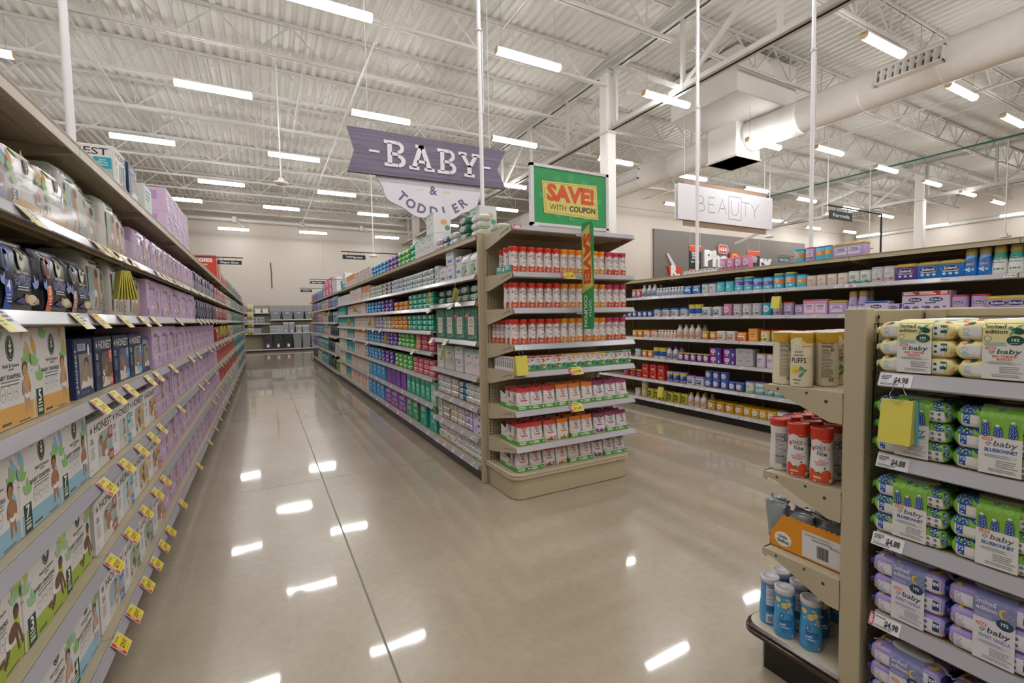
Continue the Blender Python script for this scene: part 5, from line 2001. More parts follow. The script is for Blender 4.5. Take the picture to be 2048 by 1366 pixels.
# lids get a clear window
def puffs2(nm, band, ink, blob1, blob2, lidc, txt):
    P2 = smooth_prof([(.034, 0), (.036, .006), (.0365, .05), (.035, .11), (.0345, .14), (.0350, .180), (.0352, .196)], 4)
    a = Art()
    a.rect(band, -.1105, .160, .221, .036)
    a.poly('#e2d9c0', [(-.045, .160), (.03, .160), (.01, .172), (-.015, .176), (-.04, .168)])
    a.rect(band, .012, .146, .04, .004)
    a.rrect('#e6dcc0', -.013, .146, .026, .034, .006)
    a.ring(band, 0, .163, .010, .013, .001, 14)
    a.text(ink, 'ORGANIC', .002, .125, .0062, .028, bold=.01)
    a.text(ink, 'GRAIN FREE', .002, .113, .0062, .034, bold=.01)
    a.text(ink, txt, .002, .088, .019, .050, bold=.02)
    a.ell(blob1, -.012, .062, .016, .018, 14)
    a.leaf(blob2, .016, .056, .022, .016, 1.9)
    a.leaf(blob2, .010, .058, .022, .014, .2)
    a.leaf(blob2, .004, .034, .028, .012, .9)
    a.rect('#c9a53a', -.016, .055, .036, .007)
    a.bars(ink, -.016, .024, .034, 1, .003, .002, 3)
    a.bars('#7a7468', -.012, .014, .024, 2, .0018, .002, 4)
    b = facts(.196, '#3a3328')
    b.rect('#c9a53a' if nm == 'puff_yellow' else band, -.024, .030, .048, .002)
    turned(nm, 'puff_can', 'can', P2, '#ddd3ba:g', [('lid', [(.0345, .194), (.0352, .195), (.0350, .1985), (.031, .199), (.0, .1985)], lidc)], a, b, 24)


puffs2('puff_yellow', '#c39a2c', '#3a3328', '#dcc64a', '#3f9a78', '#d6cdb4:g', 'PUFFS')
puffs2('puff_pink', '#d9567f', '#a8402c', '#e09a86', '#8f2c2c', '#dcc3c8:g', 'PUFFS')


def gerber(nm, col, win):
    P3 = smooth_prof([(.033, 0), (.036, .005), (.0375, .03), (.037, .06), (.0335, .110), (.0318, .135), (.033, .16), (.034, .172)], 4)
    a = Art()
    for x, y, r in ((.000, .128, .013), (.014, .134, .012), (-.024, .145, .012)):
        a.ell('#c9b04a', x, y, r, r * .92, 16)
        a.ell('#e0d493', x, y + .001, r * .86, r * .78, 16)
    for x, y in ((.006, .152), (.014, .150), (-.022, .120), (.014, .106), (.024, .110), (.026, .100), (.034, .133), (.020, .118)):
        pts = []
        for k in range(10):
            q = .0058 if k % 2 == 0 else .003
            pts.append((x + q * math.sin(PI * k / 5), y + q * math.cos(PI * k / 5)))
        a.poly('#d9cf9c', pts)
    a.text('#1f3a7c', 'G', -.010, .083, .0135, bold=.03)
    a.ell('#e6e6ea', -.0095, .088, .003, .004, 8)
    a.text('#1f3a7c', 'Gerber', .004, .064, .0135, .046, bold=.02)
    a.rect('#2a68b4', -.022, .050, .048, .0105)
    a.text('#e8eef6', 'puffs', -.006, .0525, .0072, .022, bold=.02)
    a.bars('#d4e4f2', -.010, .044, .024, 1, .0026, .002, 2)
    a.bars('#1f4f94', -.014, .036, .034, 2, .0018, .002, 3)
    a.bars('#1f4f94', -.010, .026, .026, 2, .0014, .002, 4)
    a.ell('#e2e8ee', .030, .012, .0055, .0065, 12)
    a.ell(col, .032, .012, .003, .004, 8)
    a.bars('#1f4f94', -.034, .012, .05, 1, .0022, .002, 5)
    b = Art()
    b.rect('#dfe2e6', -.016, .082, .032, .078)
    b.bars('#2b2b2e', -.014, .155, .028, 2, .0032, .002, 2)
    b.bars('#2b2b2e', -.014, .140, .028, 11, .0018, .0032, 3)
    b.rect('#2b6f9c', -.016, .056, .034, .022)
    b.bars('#1f4a6c', -.014, .073, .028, 4, .0016, .0024, 4)
    b.rect('#dfe2e6', -.015, .010, .028, .036)
    for i in range(12):
        b.rect('#2b2b2e', -.011 + .0017 * i, .016, .0010 if i % 3 else .0005, .022)
    turned(nm, 'puff_can', 'can', P3, col + ':g', [('lid', [(.0345, .168), (.0360, .170), (.0362, .184), (.0345, .188), (.030, .189), (.029, .1875), (.0, .1875)], '#cfcdd4:g')], a, b, 24)


gerber('gerber', '#3f96d2', None)
gerber('gerber_navy', '#1d4c92', None)

# snack bags that stand in trays
def snack_bag(nm, cap_, acc, f1, f2, f3):
    w, d, h = .118, .055, .165
    m = MB()
    r = random.Random(len(nm))
    rows = []
    n = 16
    prof = [(0, .94, .92), (.04, 1, 1.0), (.25, .99, .98), (.5, .98, .80), (.72, .97, .50), (.84, .98, .24), (.90, .99, .10), (1.0, 1.0, .05)]
    for f, a, b in prof:
        ring = []
        for k in range(n):
            t = 2 * PI * (k + .5) / n - PI / 2
            cx, sx = math.cos(t), math.sin(t)
            ring.append((w / 2 * a * math.copysign(abs(cx) ** .4, cx), d / 2 + d / 2 * b * math.copysign(abs(sx) ** .6, sx) * (1 + (r.random() - .5) * .06), f * h))
        rows.append(ring)
    m.grid(rows, '#d6d2d4:g', closed=True, keyf=lambda i, j: cap_ + ':g' if i >= 5 else '#d6d2d4:g')
    m.face(rows[0], '#5a3020:g')
    m.face(rows[-1], cap_ + ':g')

    def P(a, b, l):
        f = b / h
        for (f0, _, b0), (f1_, _, b1) in zip(prof, prof[1:]):
            if f <= f1_:
                q = b0 + (b1 - b0) * (f - f0) / (f1_ - f0)
                break
        x = a / (w / 2)
        return (a, d / 2 - d / 2 * q * max(.3, (1 - abs(x) ** 3) ** .35 if abs(x) < 1 else .3) - l - .0012, b)
    a = Art()
    a.poly(cap_, [(-.058, .132), (.058, .132), (.058, .143), (-.058, .143)])
    a.poly(cap_, [(-.028, .132), (.028, .132), (.018, .124), (.0, .121), (-.018, .124)])
    a.bars('#efe2de', -.014, .1285, .028, 1, .003, .002, 1, 'c')
    a.text(INK, 'ONCE', 0, .103, .0125, .034, bold=.01)
    a.text(acc, 'UPON A', 0, .0965, .0042, .018, bold=.02)
    a.text(INK, 'FARM', .001, .083, .0120, .028, bold=.01, rot=-.1)
    for x, y in ((-.036, .095), (-.030, .088), (-.033, .080)):
        a.ell(f1, x, y, .004, .0035, 7)
    a.leaf('#7fb4cf', .036, .092, .012, .004, .3)
    a.bars(acc, -.034, .072, .068, 1, .0035, .002, 3, 'c')
    a.bars(acc, -.038, .065, .076, 1, .0055, .002, 4, 'c')
    a.bars('#8a7a76', -.016, .055, .032, 1, .002, .002, 5, 'c')
    a.rect('#6b3a26', -.046, .006, .092, .012)
    for i, x in enumerate((-.040, -.026, -.010, .006, .022, .038)):
        a.ell((f1, f2, f3)[i % 3], x, .022 + .005 * (i % 2), .0115, .010, 12)
    a.line('#d9c03a' if nm != 'bag_plum' else '#2f55a8', [(-.047, .052), (-.043, .036), (-.032, .024), (-.018, .020)], .010)
    a.ell('#3f8f68', .002, .030, .008, .005, 8)
    put(m, a, P, .0004, .0001, .016)
    K[nm] = Kind('snack_bag', 'snack bag', m, (), w, d, h)


snack_bag('bag_red', '#c9302c', '#c9403c', '#c9352f', '#e0b9b4', '#b8402f')
snack_bag('bag_orange', '#e2791f', '#d9792e', '#e0c23a', '#e6d9a0', '#d9822e')
snack_bag('bag_plum', '#8a2c5e', '#9a3c6a', '#c43b52', '#2f55a8', '#d98aa0')


def tray(nm, n):
    """open display tray of n bags: low green front, tall sloping sides"""
    w, d = .126 * n, .30
    m = MB()
    for s in (-1, 1):
        x = s * w / 2
        m.prism([(0, 0), (d, 0), (d, .13), (0, .045)], x - (.0015 if s > 0 else 0), x + (.0015 if s < 0 else 0), '#d9d4cf', lambda p, q, t: (t, p, q))
    m.box(-w / 2, w / 2, d - .002, d, 0, .13, '#7a6a55')
    m.box(-w / 2, w / 2, 0, d, 0, .003, '#8a7a60')
    a = Art()
    for i in range(n):
        x = i * w / n
        a.rect('#4f9a3c', x + .002, 0, w / n - .004, .034)
        a.bars('#e2ecd9', x + .012, .021, w / n * .5, 2, .007, .006, i)
        a.ell('#24442a', x + w / n * .86, .018, .012, .012, 14)
        a.ell('#dfe9d9', x + w / n * .86, .018, .008, .008, 12)
    q = MB()
    q.box(-w / 2, w / 2, 0, .002, 0, .042, '#d9d4cf')
    put(q, a, f_front(w))
    s = Art()
    s.rect('#4f9a3c', .0, .0, d, .036)
    s.bars('#e2ecd9', .10, .022, .12, 1, .009, .006, 3)
    s.text(INK, 'ONCE', .10, .075, .014, .03, rot=.2, bold=.01)
    for i in range(6):
        s.ell(('#c9352f', '#2f6b3a', '#d9822e')[i % 3], .16 + .022 * i, .058 - .002 * i, .008, .011, 10, .6)
    put(m, s, f_left(w, d))
    K[nm] = Kind('display_tray', 'tray', m, [('front_lip', q)], w, d, .13)


for n in (1, 2, 3):
    tray('tray%d' % n, n)
bars_ = {}
for nm, top, fr in (('bar_red', '#c9302c', '#c8442a'), ('bar_yellow', '#d9a52a', '#dfae3a'), ('bar_green', '#2f8a52', '#c9302c')):
    a = Art()
    a.rect('#d9d5d6', .003, .052, .144, .058)
    a.rect(top, .003, .104, .144, .013)
    a.bars('#efe4df', .05, .108, .05, 1, .004, .002, 1)
    a.text(INK, 'ONCE', .075, .083, .012, .030, bold=.01)
    a.text(INK, 'FARM', .077, .066, .011, .027, bold=.01, rot=-.1)
    for x, y in ((.118, .09), (.130, .078), (.122, .070), (.018, .086)):
        a.ell(fr, x, y, .009, .008, 10)
    a.leaf('#3f8f58', .108, .085, .02, .009, 1.0)
    a.bars('#c9664a', .04, .058, .07, 1, .003, .002, 2, 'c')
    a.poly('#3d9a58', [(.003, .003), (.147, .003), (.147, .046), (.110, .052), (.07, .045), (.03, .052), (.003, .044)])
    a.ell('#a85f2f', .105, .030, .014, .014, 14)
    a.ell('#3d9a58', .105, .030, .005, .005, 8)
    a.rect('#2f6ab4', .055, .026, .024, .016)
    a.ell('#22272c', .060, .022, .007, .007, 10)
    a.ell('#22272c', .076, .021, .005, .005, 10)
    a.rect('#6b3a26', .012, .025, .016, .016)
    a.ell('#e2e6ea', .132, .026, .010, .007, 10)
    sd = Art().bars('#55565a', .006, .105, .024, 3, .006, .004, 1).rect('#8a8a8e', .006, .03, .022, .05)
    K[nm] = carton('snack_bar_box', 'box', .15, .036, .12, '#d9d5d6', a, sd, None, Art().rect(top, .003, .003, .144, .030))


# ---------------------------------------------------------------- formula goods
def can(nm, r, h, col, lidc, art=None, name='formula_can', lidh=.014, step=True):
    prof = [(r * .97, 0), (r, .004), (r, h - lidh - .003), (r * .985, h - lidh)]
    turned(nm, name, 'can', prof, col + ':g', [('lid', [(r * .99, h - lidh - .002), (r * 1.015, h - lidh), (r * 1.015, h - .003), (r * .985, h), (r * .9, h - .001), (0, h - .002)], lidc + ':g')], art, None, 18, ml=.022)


def can_art(h, panel=None, ink='#5c6672', acc=None, bands=(), round_=False, txt=None, seed=1, w=.08):
    a = Art()
    for c, y0, y1 in bands:
        a.rect(c, -w, y0 * h, 2 * w, (y1 - y0) * h)
    if panel:
        if round_:
            a.ell(panel, 0, .52 * h, w * .48, .27 * h, 18)
        else:
            a.rrect(panel, -w * .5, .30 * h, w, .40 * h, .008)
    if txt:
        a.text(ink, txt, 0, .54 * h, .09 * h, w * .72, bold=.02)
    else:
        a.bars(ink, -w * .34, .60 * h, w * .68, 2, .045 * h, .04 * h, seed, 'c')
    a.bars(ink, -w * .30, .44 * h, w * .6, 2, .02 * h, .03 * h, seed + 1, 'c')
    if acc:
        a.ell(acc, w * .26, .2 * h, w * .2, .07 * h, 12)
        a.bars(acc, -w * .4, .2 * h, w * .36, 2, .03 * h, .03 * h, seed + 2)
    return a


def enfamil(a, x, y, s):
    a.ell('#cbb05a', x, y, .034 * s, .0145 * s, 20)
    a.ell('#1c2f6b', x, y + .001 * s, .0325 * s, .0125 * s, 20)
    a.text('#e9ebf2', 'Enfamil', x, y - .0045 * s, .0115 * s, .046 * s, bold=.02)
    return a


can('c_pinky', .056, .135, '#d2466f', '#d9c13a', can_art(.135, '#dfd9de', '#4a7cc2', '#4fb3c2', (), True))
can('c_white', .055, .135, '#d5d3d6', '#3a6ea8', can_art(.135, None, '#4a4f58', None, (('#b9bcc4', .0, .2),)))
can('c_teal', .062, .14, '#3fb7c4', '#2f8fc4', can_art(.14, None, '#e4f0f4', '#8fd6e2', (('#58c3cf', .1, .5),), False))
can('c_purpband', .062, .175, '#6fc3df', '#d9cf3a', can_art(.175, None, '#e6e2f2', '#d9eef6', (('#6a4aa8', .42, .68), ('#2f8fd0', .78, .92)), False))
can('c_purpband2', .066, .15, '#6fc3df', '#2f7fc4', can_art(.15, None, '#e6e2f2', '#d9eef6', (('#6a4aa8', .35, .65),), False))
can('c_orangeband', .062, .18, '#5fc0dc', '#d9cf3a', can_art(.18, None, '#f2e8dc', '#d9eef6', (('#e88a2a', .36, .62), ('#2f8fd0', .74, .9)), False))
can('c_orange2', .06, .145, '#5fc0dc', '#2f7fc4', can_art(.145, None, '#f2e8dc', None, (('#e88a2a', .36, .66),), False))
can('c_wsmall', .052, .12, '#d8d2cb', '#d4c9b4', can_art(.12, None, '#d9854a', '#e0a27a', ()))
can('c_wgreen', .055, .13, '#d8dad7', '#c9ccca', can_art(.13, None, '#2f6b5a', '#3f8a72', (('#3f8f78', .0, .16),)))
can('c_gray', .058, .15, '#c6c6cc', '#b9b9c0', can_art(.15, '#cfcfd6', '#8a8fa6', '#c9503c', ()))
can('c_blue', .05, .095, '#2a5cae', '#2a5cae', can_art(.095, '#dfe3ea', '#3f6ab0', '#e0a04a', (), True))
can('c_bluey', .058, .165, '#d8d9de', '#d9c12c', can_art(.165, None, '#3a5a9a', None, (('#1f55a0', .22, .66), ('#d9c12c', .72, .93))))
can('c_pinkcan', .06, .155, '#d98ab4', '#d48bb2', can_art(.155, '#e2cbd8', '#6a5a78', '#7a4a8a', (), True))
can('c_graycan', .062, .15, '#bfbcc6', '#b3b0ba', can_art(.15, '#d3d1d8', '#5f5f72', '#4a4a5a', ()))
can('c_aqua', .06, .15, '#1fa9cc', '#1f9cc2', can_art(.15, '#d9e9f0', '#4a8aa0', None, (), True))
can('c_lilac', .058, .15, '#bda4d4', '#c9593f', can_art(.15, '#d9d0e2', '#6a5a88', '#7a6a98', ()))
can('c_lilacs', .055, .115, '#bda4d4', '#a898c8', can_art(.115, '#d5cbe0', '#6a5a88', '#7a6a98', ()))
can('c_redlil', .06, .155, '#b79cd0', '#c23038', enfamil(can_art(.155, None, '#d9d3e4', None, (('#d3c9e2', .02, .32),), seed=4), 0, .085, 1.1))
can('c_orange', .05, .11, '#e2892c', '#d9c43a', can_art(.11, '#e6e2de', '#d9822e', None, (('#d9c43a', .78, .9),)))
can('c_ycan', .058, .145, '#d9cb86', '#c9302c', can_art(.145, '#e6e0c4', '#6a6450', '#4a4438', ()))
can('c_ycan2', .056, .13, '#d9cb86', '#cdbf7a', can_art(.13, '#e6e0c4', '#6a6450', '#4a4438', ()))
can('c_purp', .052, .115, '#7a2f8c', '#c9bf6a', can_art(.115, '#e2d9e2', '#8a4a9a', '#c9a0d0', (), True))
can('c_kend', .058, .175, '#d5cedd', '#b08a4a', can_art(.175, None, '#4a4a62', None, (), txt='endamil', seed=3))
can('c_red', .055, .12, '#c8372a', '#d9a52a', can_art(.12, '#1f3c7c', '#e6e0de', '#e0805a', (), True))
can('c_redb', .06, .115, '#cf3b2a', '#c8372a', can_art(.115, '#2a3c74', '#e6dedc', '#e07a5a', (), True), 'formula_pack', .004)
can('c_navyy', .058, .155, '#8f8fc0', '#a89ad0', can_art(.155, None, '#dfe0ec', None, (('#27408a', .24, .62), ('#d9c43a', .72, .92))))
can('c_periw', .056, .115, '#3f5cb0', '#5a76c4', can_art(.115, '#dfe3ee', '#3a5aa4', '#e0844a', (), True))
can('c_greenw', .058, .145, '#d8dad8', '#8a7ac4', can_art(.145, None, '#7f8a84', '#c9ae3a', (('#7fbf9c', .02, .22),)))
can('c_aquaw', .06, .15, '#d6dbe0', '#8f86cc', can_art(.15, None, '#6f8a98', '#c9ae3a', (('#3fa9c8', .02, .24), ('#5fb8cf', .5, .62))))
can('c_lime', .057, .15, '#c9c52c', '#c9b98a', can_art(.15, '#3f3c34', '#e0dc8a', '#5a4a8a', (), True))
can('c_tan', .057, .14, '#c9b68c', '#bda97c', can_art(.14, '#d6c7a4', '#7a6a4a', None, ()))
can('c_yellow', .062, .125, '#dba72a', '#e0b62f', can_art(.125, '#e6e2dc', '#5a5a9a', '#4a9a6a', (('#4a3a6a', .80, .90),), True))
can('c_yellow2', .057, .12, '#dda92c', '#e0b62f', can_art(.12, '#e6e2dc', '#4a7ab0', '#4a9a6a', (), True))
can('c_bluew', .06, .13, '#d6dde2', '#cfd6dc', can_art(.13, None, '#4aa0d0', None, (('#3fa3d8', .05, .5),)))
can('c_puffw', .05, .12, '#d9d8d8', '#c9c4c0', can_art(.12, None, '#6a6f78', None, (('#7fb58a', .75, .9),)))


def tub(nm, w, d, h, col, lidc, art):
    """rounded-square tub with a raised lid"""
    def ring(f, z, n=20):
        out = []
        for k in range(n):
            t = 2 * PI * (k + .5) / n - PI / 2
            c, s = math.cos(t), math.sin(t)
            out.append((w / 2 * f * math.copysign(abs(c) ** .45, c), d / 2 + d / 2 * f * math.copysign(abs(s) ** .45, s), z))
        return out
    m, l = MB(), MB()
    rows = [ring(.92, 0), ring(.97, .006), ring(1.0, h * .45), ring(.98, h * .80)]
    m.grid(rows, col + ':g', closed=True)
    m.face(rows[0], col)
    m.face(rows[-1], col)
    put(m, art, lambda a, b, k: (a, d / 2 - d / 2 * (.97 + .03 * min(1, b / (h * .45))) - k - .0008, b), maxlen=.05)
    rows = [ring(.985, h * .79), ring(1.02, h * .81), ring(1.02, h * .88), ring(.96, h * .93), ring(.80, h * .985), ring(.74, h)]
    l.grid(rows, lidc + ':g', closed=True)
    l.face(rows[-1], lidc + ':g')
    K[nm] = Kind('formula_tub', 'tub', m, [('lid', l)], w, d, h)


def tub_art(w, h, panel, ink, acc=None, enf=False, seed=1):
    a = Art()
    if panel:
        a.rrect(panel, -w * .30, .16 * h, w * .60, .50 * h, .008)
    if enf:
        enfamil(a, 0, .54 * h, w / .10)
    else:
        a.bars(ink, -w * .22, .55 * h, w * .44, 2, .05 * h, .05 * h, seed, 'c')
    if acc:
        for i in range(3):
            a.ell(acc, -w * .22 + w * .22 * i, .24 * h, w * .07, .07 * h, 10)
    a.bars(ink, -w * .3, .36 * h, w * .6, 1, .03 * h, .02 * h, seed + 1, 'c')
    return a


tub('t_bluew', .115, .10, .125, '#d9dade', '#2a6ab8', tub_art(.115, .125, '#2f62ae', '#e2e6ee', '#e0904a'))
tub('t_wblue', .13, .11, .125, '#d9dade', '#dcdce0', tub_art(.13, .125, '#4a6a84', '#e2e6ee', None))
tub('t_orangew', .115, .10, .115, '#d9d8d8', '#e88a2a', tub_art(.115, .115, '#e8913a', '#f0e6da', '#d9654a'))
tub('t_worange', .13, .11, .12, '#d9dade', '#d4d4dc', tub_art(.13, .12, '#c9764a', '#efe4da', None))
tub('t_wviolet', .13, .11, .125, '#d9dade', '#a08fd0', tub_art(.13, .125, '#3f4f86', '#e2e6ee', None))
tub('t_lilac', .19, .13, .15, '#bfa6d6', '#b99a52', tub_art(.19, .15, '#d9d0e4', '#5a4a78', None))
tub('t_enf_p', .19, .12, .155, '#5f3a94', '#b9983f', tub_art(.19, .155, None, '#e0d9ea', '#d3c9e0', True))
tub('t_enf_b', .19, .12, .155, '#1c74c8', '#b9983f', tub_art(.19, .155, None, '#dfe8f2', '#c9dff0', True))
tub('t_enf_l', .17, .12, .135, '#b19ad0', '#c9b04a', tub_art(.17, .135, None, '#ded6ea', '#6a5a9a', True))


def bottle(nm, r, h, col, capc, label, capr=.5, art=None, tall=False, name='formula_bottle'):
    if tall:
        prof = smooth_prof([(r * .92, 0), (r, h * .05), (r * .95, h * .30), (r * .78, h * .62), (r * .66, h * .76)], 4)
        cap_ = [(r * .66, h * .755), (r * .74, h * .765), (r * .70, h * .97), (r * .62, h), (0, h)]
    else:
        prof = smooth_prof([(r * .95, 0), (r, h * .04), (r, h * .52), (r * .92, h * .64), (r * .50, h * .82), (r * .42, h * .86)], 3)
        cap_ = [(r * capr, h * .855), (r * capr, h * .985), (r * capr * .9, h), (0, h)]
    a = art or Art()
    if label:
        a.rect(label, -r * 1.1, h * .10, r * 2.2, h * .36)
        a.bars('#e9e8ec', -r * .7, h * .38, r * 1.4, 2, h * .035, h * .03, 2, 'c')
    turned(nm, name, 'bottle', prof, col + ':g', [('cap', cap_, capc + ':g')], a, None, 16, ml=.025)


bottle('b_wblue', .042, .19, '#cfcfd4', '#d9d9de', '#27508a')
bottle('b_small', .026, .125, '#c9ced8', '#e0e2e8', '#2f5590', .8)
bottle('b_smallo', .026, .12, '#d6cdc4', '#e4e2e0', '#d98a3a', .8)
bottle('b_gold', .045, .20, '#cfcdd2', '#b59a5a', '#c97a3a')
bottle('b_purple', .045, .19, '#c9cdd2', '#7a3fa8', '#6a3a8c')
bottle('b_yellow', .044, .19, '#cfd0d4', '#e0a21f', '#c9863a')
for nm, c1, c2, tx in (('b_enf', '#1c6fc4', None, None), ('b_plant', '#d9dcda', '#2f9a8a', 'Plant-Based'), ('b_enfl', '#b19ad0', None, None)):
    a = Art()
    if nm == 'b_enf':
        a.poly('#7fb8e6', [(-.05, .13), (.05, .165), (.05, .180), (-.05, .18)])
        enfamil(a, .0, .105, 1.0)
        for x, y in ((-.025, .06), (0, .065), (0, .045), (.022, .055), (-.012, .055)):
            a.ell('#d6e4f2', x, y, .008, .008, 10)
    elif nm == 'b_plant':
        a.rect('#2f9a8a', -.12, .135, .24, .045)
        a.poly('#2f9a8a', [(-.12, .135), (.0, .118), (.12, .135)])
        enfamil(a, 0, .132, .7)
        a.text('#2f7a6c', tx, 0, .095, .014, .068, bold=.01)
        for i in (-1, 0, 1):
            a.ell('#2f7a6c', .024 * i, .045, .010 if i else .013, .008, 6)
    else:
        a.rect('#d9d2e4', -.12, .01, .24, .07)
        enfamil(a, 0, .085, .9)
        a.ell('#7a6aa8', 0, .04, .012, .012, 8)
    bottle(nm, .052, .235, c1, '#b3a061', None, art=a, tall=True)


def bxc(nm, w, h, d, col, art, name='formula_box'):
    K[nm] = carton(name, 'box', w, d, h, col, art, None, None, Art())


bxc('x_blue', .125, .12, .12, '#2a6ab2', Art().rect('#dfe4ea', .02, .045, .085, .03).bars('#d9e4ee', .03, .10, .06, 2, .008, .006, 1).rect('#d9b54a', .09, .09, .028, .025).ell('#8fd0e0', .10, .03, .012, .010))
bxc('x_orange', .135, .11, .12, '#d9702a', Art().rect('#efe4d9', .02, .045, .095, .022).bars('#f2e6da', .03, .09, .07, 2, .007, .006, 1).ell('#f0d9b0', .11, .025, .012, .010).rect('#d9b54a', .10, .08, .028, .022))
bxc('x_purple', .165, .105, .14, '#8a3a9c', Art().ell('#e4dbe6', .055, .06, .036, .026).rect('#1f4f9c', .105, .01, .055, .085).ell('#e0c23a', .055, .018, .018, .010).ell('#e6ecf4', .14, .03, .010, .016).bars('#8a4a9a', .035, .065, .04, 2, .006, .006, 2))
bxc('x_gray', .12, .11, .14, '#b3b2b8', Art().bars('#7d7d86', .04, .07, .05, 2, .005, .006, 2))
bxc('x_red', .12, .115, .12, '#cf3b2a', Art().ell('#2a3c74', .06, .07, .034, .016).bars('#efe0da', .03, .045, .06, 2, .006, .006, 2).ell('#8fc09a', .09, .02, .012, .008))
bxc('x_enf', .195, .20, .14, '#cfc4e0', enfamil(Art().rect('#c23038', .003, .160, .189, .037).bars('#f2e4e4', .012, .185, .09, 2, .010, .005, 1).bars('#f2e4e4', .13, .185, .05, 2, .010, .005, 2).bars('#3f4f86', .02, .088, .1, 1, .010, .005, 3), .10, .122, 1.5).ell('#6a3f8c', .04, .045, .022, .024).ell('#6a6a9c', .105, .045, .026, .022, 6).ell('#8a7ab0', .16, .058, .013, .012).ell('#8a7ab0', .16, .028, .013, .012))
bxc('x_enfs', .135, .095, .12, '#c3b2d9', enfamil(Art().rect('#27407c', .095, .003, .037, .089).ell('#e6e9f2', .113, .03, .008, .02), .045, .055, 1.1))
bxc('x_enfw', .20, .125, .13, '#cfc4e0', enfamil(Art().rect('#2a5ca8', .003, .105, .194, .018).bars('#4f4f86', .04, .03, .1, 1, .008, .005, 3), .10, .070, 1.4))
bxc('x_pinkl', .13, .165, .12, '#cf9ac6', lab_box(.13, .165, '#dfd0e0', '#6a5a88', None, (.12, .14, .76, .55), 3, '#c9403f', .92))
bxc('x_or', .115, .155, .11, '#e0933a', lab_box(.115, .155, '#e8b06a', '#6a5030', None, (.12, .14, .76, .55), 3))
bxc('x_smallw', .06, .05, .10, '#dcdadc', Art().bars('#33363a', .012, .032, .036, 1, .012, .006, 1))

# ---------------------------------------------------------------- storage bins of the far rack
def bin_kind(nm, name, w, d, h, col, taper, lidc=None, lid_h=.08, label=None, handle=True):
    m, l = MB(), MB()
    hb = h - (lid_h if lidc else 0)
    def ring(f, z):
        a, b = w / 2 * f, d / 2 * f
        return [(-a, d / 2 - b, z), (a, d / 2 - b, z), (a, d / 2 + b, z), (-a, d / 2 + b, z)]
    rows = [ring(taper, 0), ring(1 - (1 - taper) * .12, hb * .92), ring(1.0, hb * .92), ring(1.0, hb)]
    m.grid(rows, col + ':g', closed=True, smooth=False)
    m.face(rows[0], col + ':g')
    m.face([(x, y, z - .02) for x, y, z in rows[-1]], col + ':g')
    if handle:
        m.box(-w * .16, w * .16, -.004, .012, hb * .72, hb * .86, '#b9bcc4:g')
    if label:
        m.box(-w * .14, w * .14, d / 2 - d / 2 * (taper + .02) - .012, d / 2 - d / 2 * taper + .0, h * .10, h * .38, '#c9302c')
        m.box(-w * .12, w * .12, d / 2 - d / 2 * (taper + .02) - .014, d / 2 - d / 2 * taper + .0, h * .13, h * .30, '#e4e2e2')
    parts = []
    if lidc:
        l.cbox(-w * .52, w * .52, -d * .02, d * 1.02, hb - .01, h, lidc + ':g', .01)
        parts = [('lid', l)]
    K[nm] = Kind(name, 'bin', m, parts, w, d, h)


bin_kind('tote', 'storage_tote', .50, .42, .64, '#83868c', .74, '#8a8d94', .24)
bin_kind('black_bin', 'trash_bin', .42, .40, .70, '#151a24', .80, None, 0, True, False)
bin_kind('grey_bin', 'trash_bin', .40, .40, .72, '#7d8083', .78, None, 0, False, False)
bin_kind('clear_tote', 'storage_tote', .52, .40, .30, '#8f959c', .86, '#30343e', .03, False, False)
bin_kind('tall_clear', 'storage_container', .24, .30, .52, '#8f9aa4', .9, '#c9cbd0', .06, True, False)
bin_kind('mid_clear', 'storage_container', .30, .30, .36, '#8f9aa0', .88, '#c4c7cc', .05, True, False)
m = MB()
m.cbox(-.16, .16, 0, .32, 0, .30, '#b9bcc6:g', .01)
q = MB()
for i in range(2):
    q.cbox(-.14, .14, -.012, .02, .02 + .14 * i, .14 + .14 * i, '#6f7680:g', .008)
    q.box(-.06, .06, -.022, -.01, .09 + .14 * i, .105 + .14 * i, '#cfd2d8')
K['drawer2'] = Kind('drawer_tower', 'drawers', m, [('drawer', q)], .32, .32, .30)
m = MB()
m.cbox(-.29, .29, 0, .32, 0, .36, '#b9bcc6:g', .01)
q = MB()
for i in range(3):
    for j in range(2):
        for t in range(3):
            q.box(-.27 + .185 * i, -.27 + .185 * i + .165, -.01, .01, .03 + .16 * j + .045 * t, .03 + .16 * j + .045 * t + .03, '#868d98:g')
K['drawer6'] = Kind('drawer_tower', 'drawers', m, [('drawer', q)], .58, .32, .36)


# ================================================================ GOODS ON THE SHELVES
RACK = {'A': (A_LIP, 1, 'diaper rack'), 'BN': (B_LIP, -1, 'near wipes bay'), 'B': (B_LIP, -1, 'wipes rack'), 'BT': (B_LIP, -1, 'far wipes bays'), 'C': (C_LIP, -1, 'formula rack')}
LEV = {1: ('',), 2: ('lower', 'upper'), 3: ('bottom', 'middle', 'top'), 4: ('bottom', 'second', 'third', 'top')}
SHELF = ('bottom shelf', 'second shelf', 'third shelf', 'fourth shelf', 'fifth shelf', 'sixth shelf', 'seventh shelf')


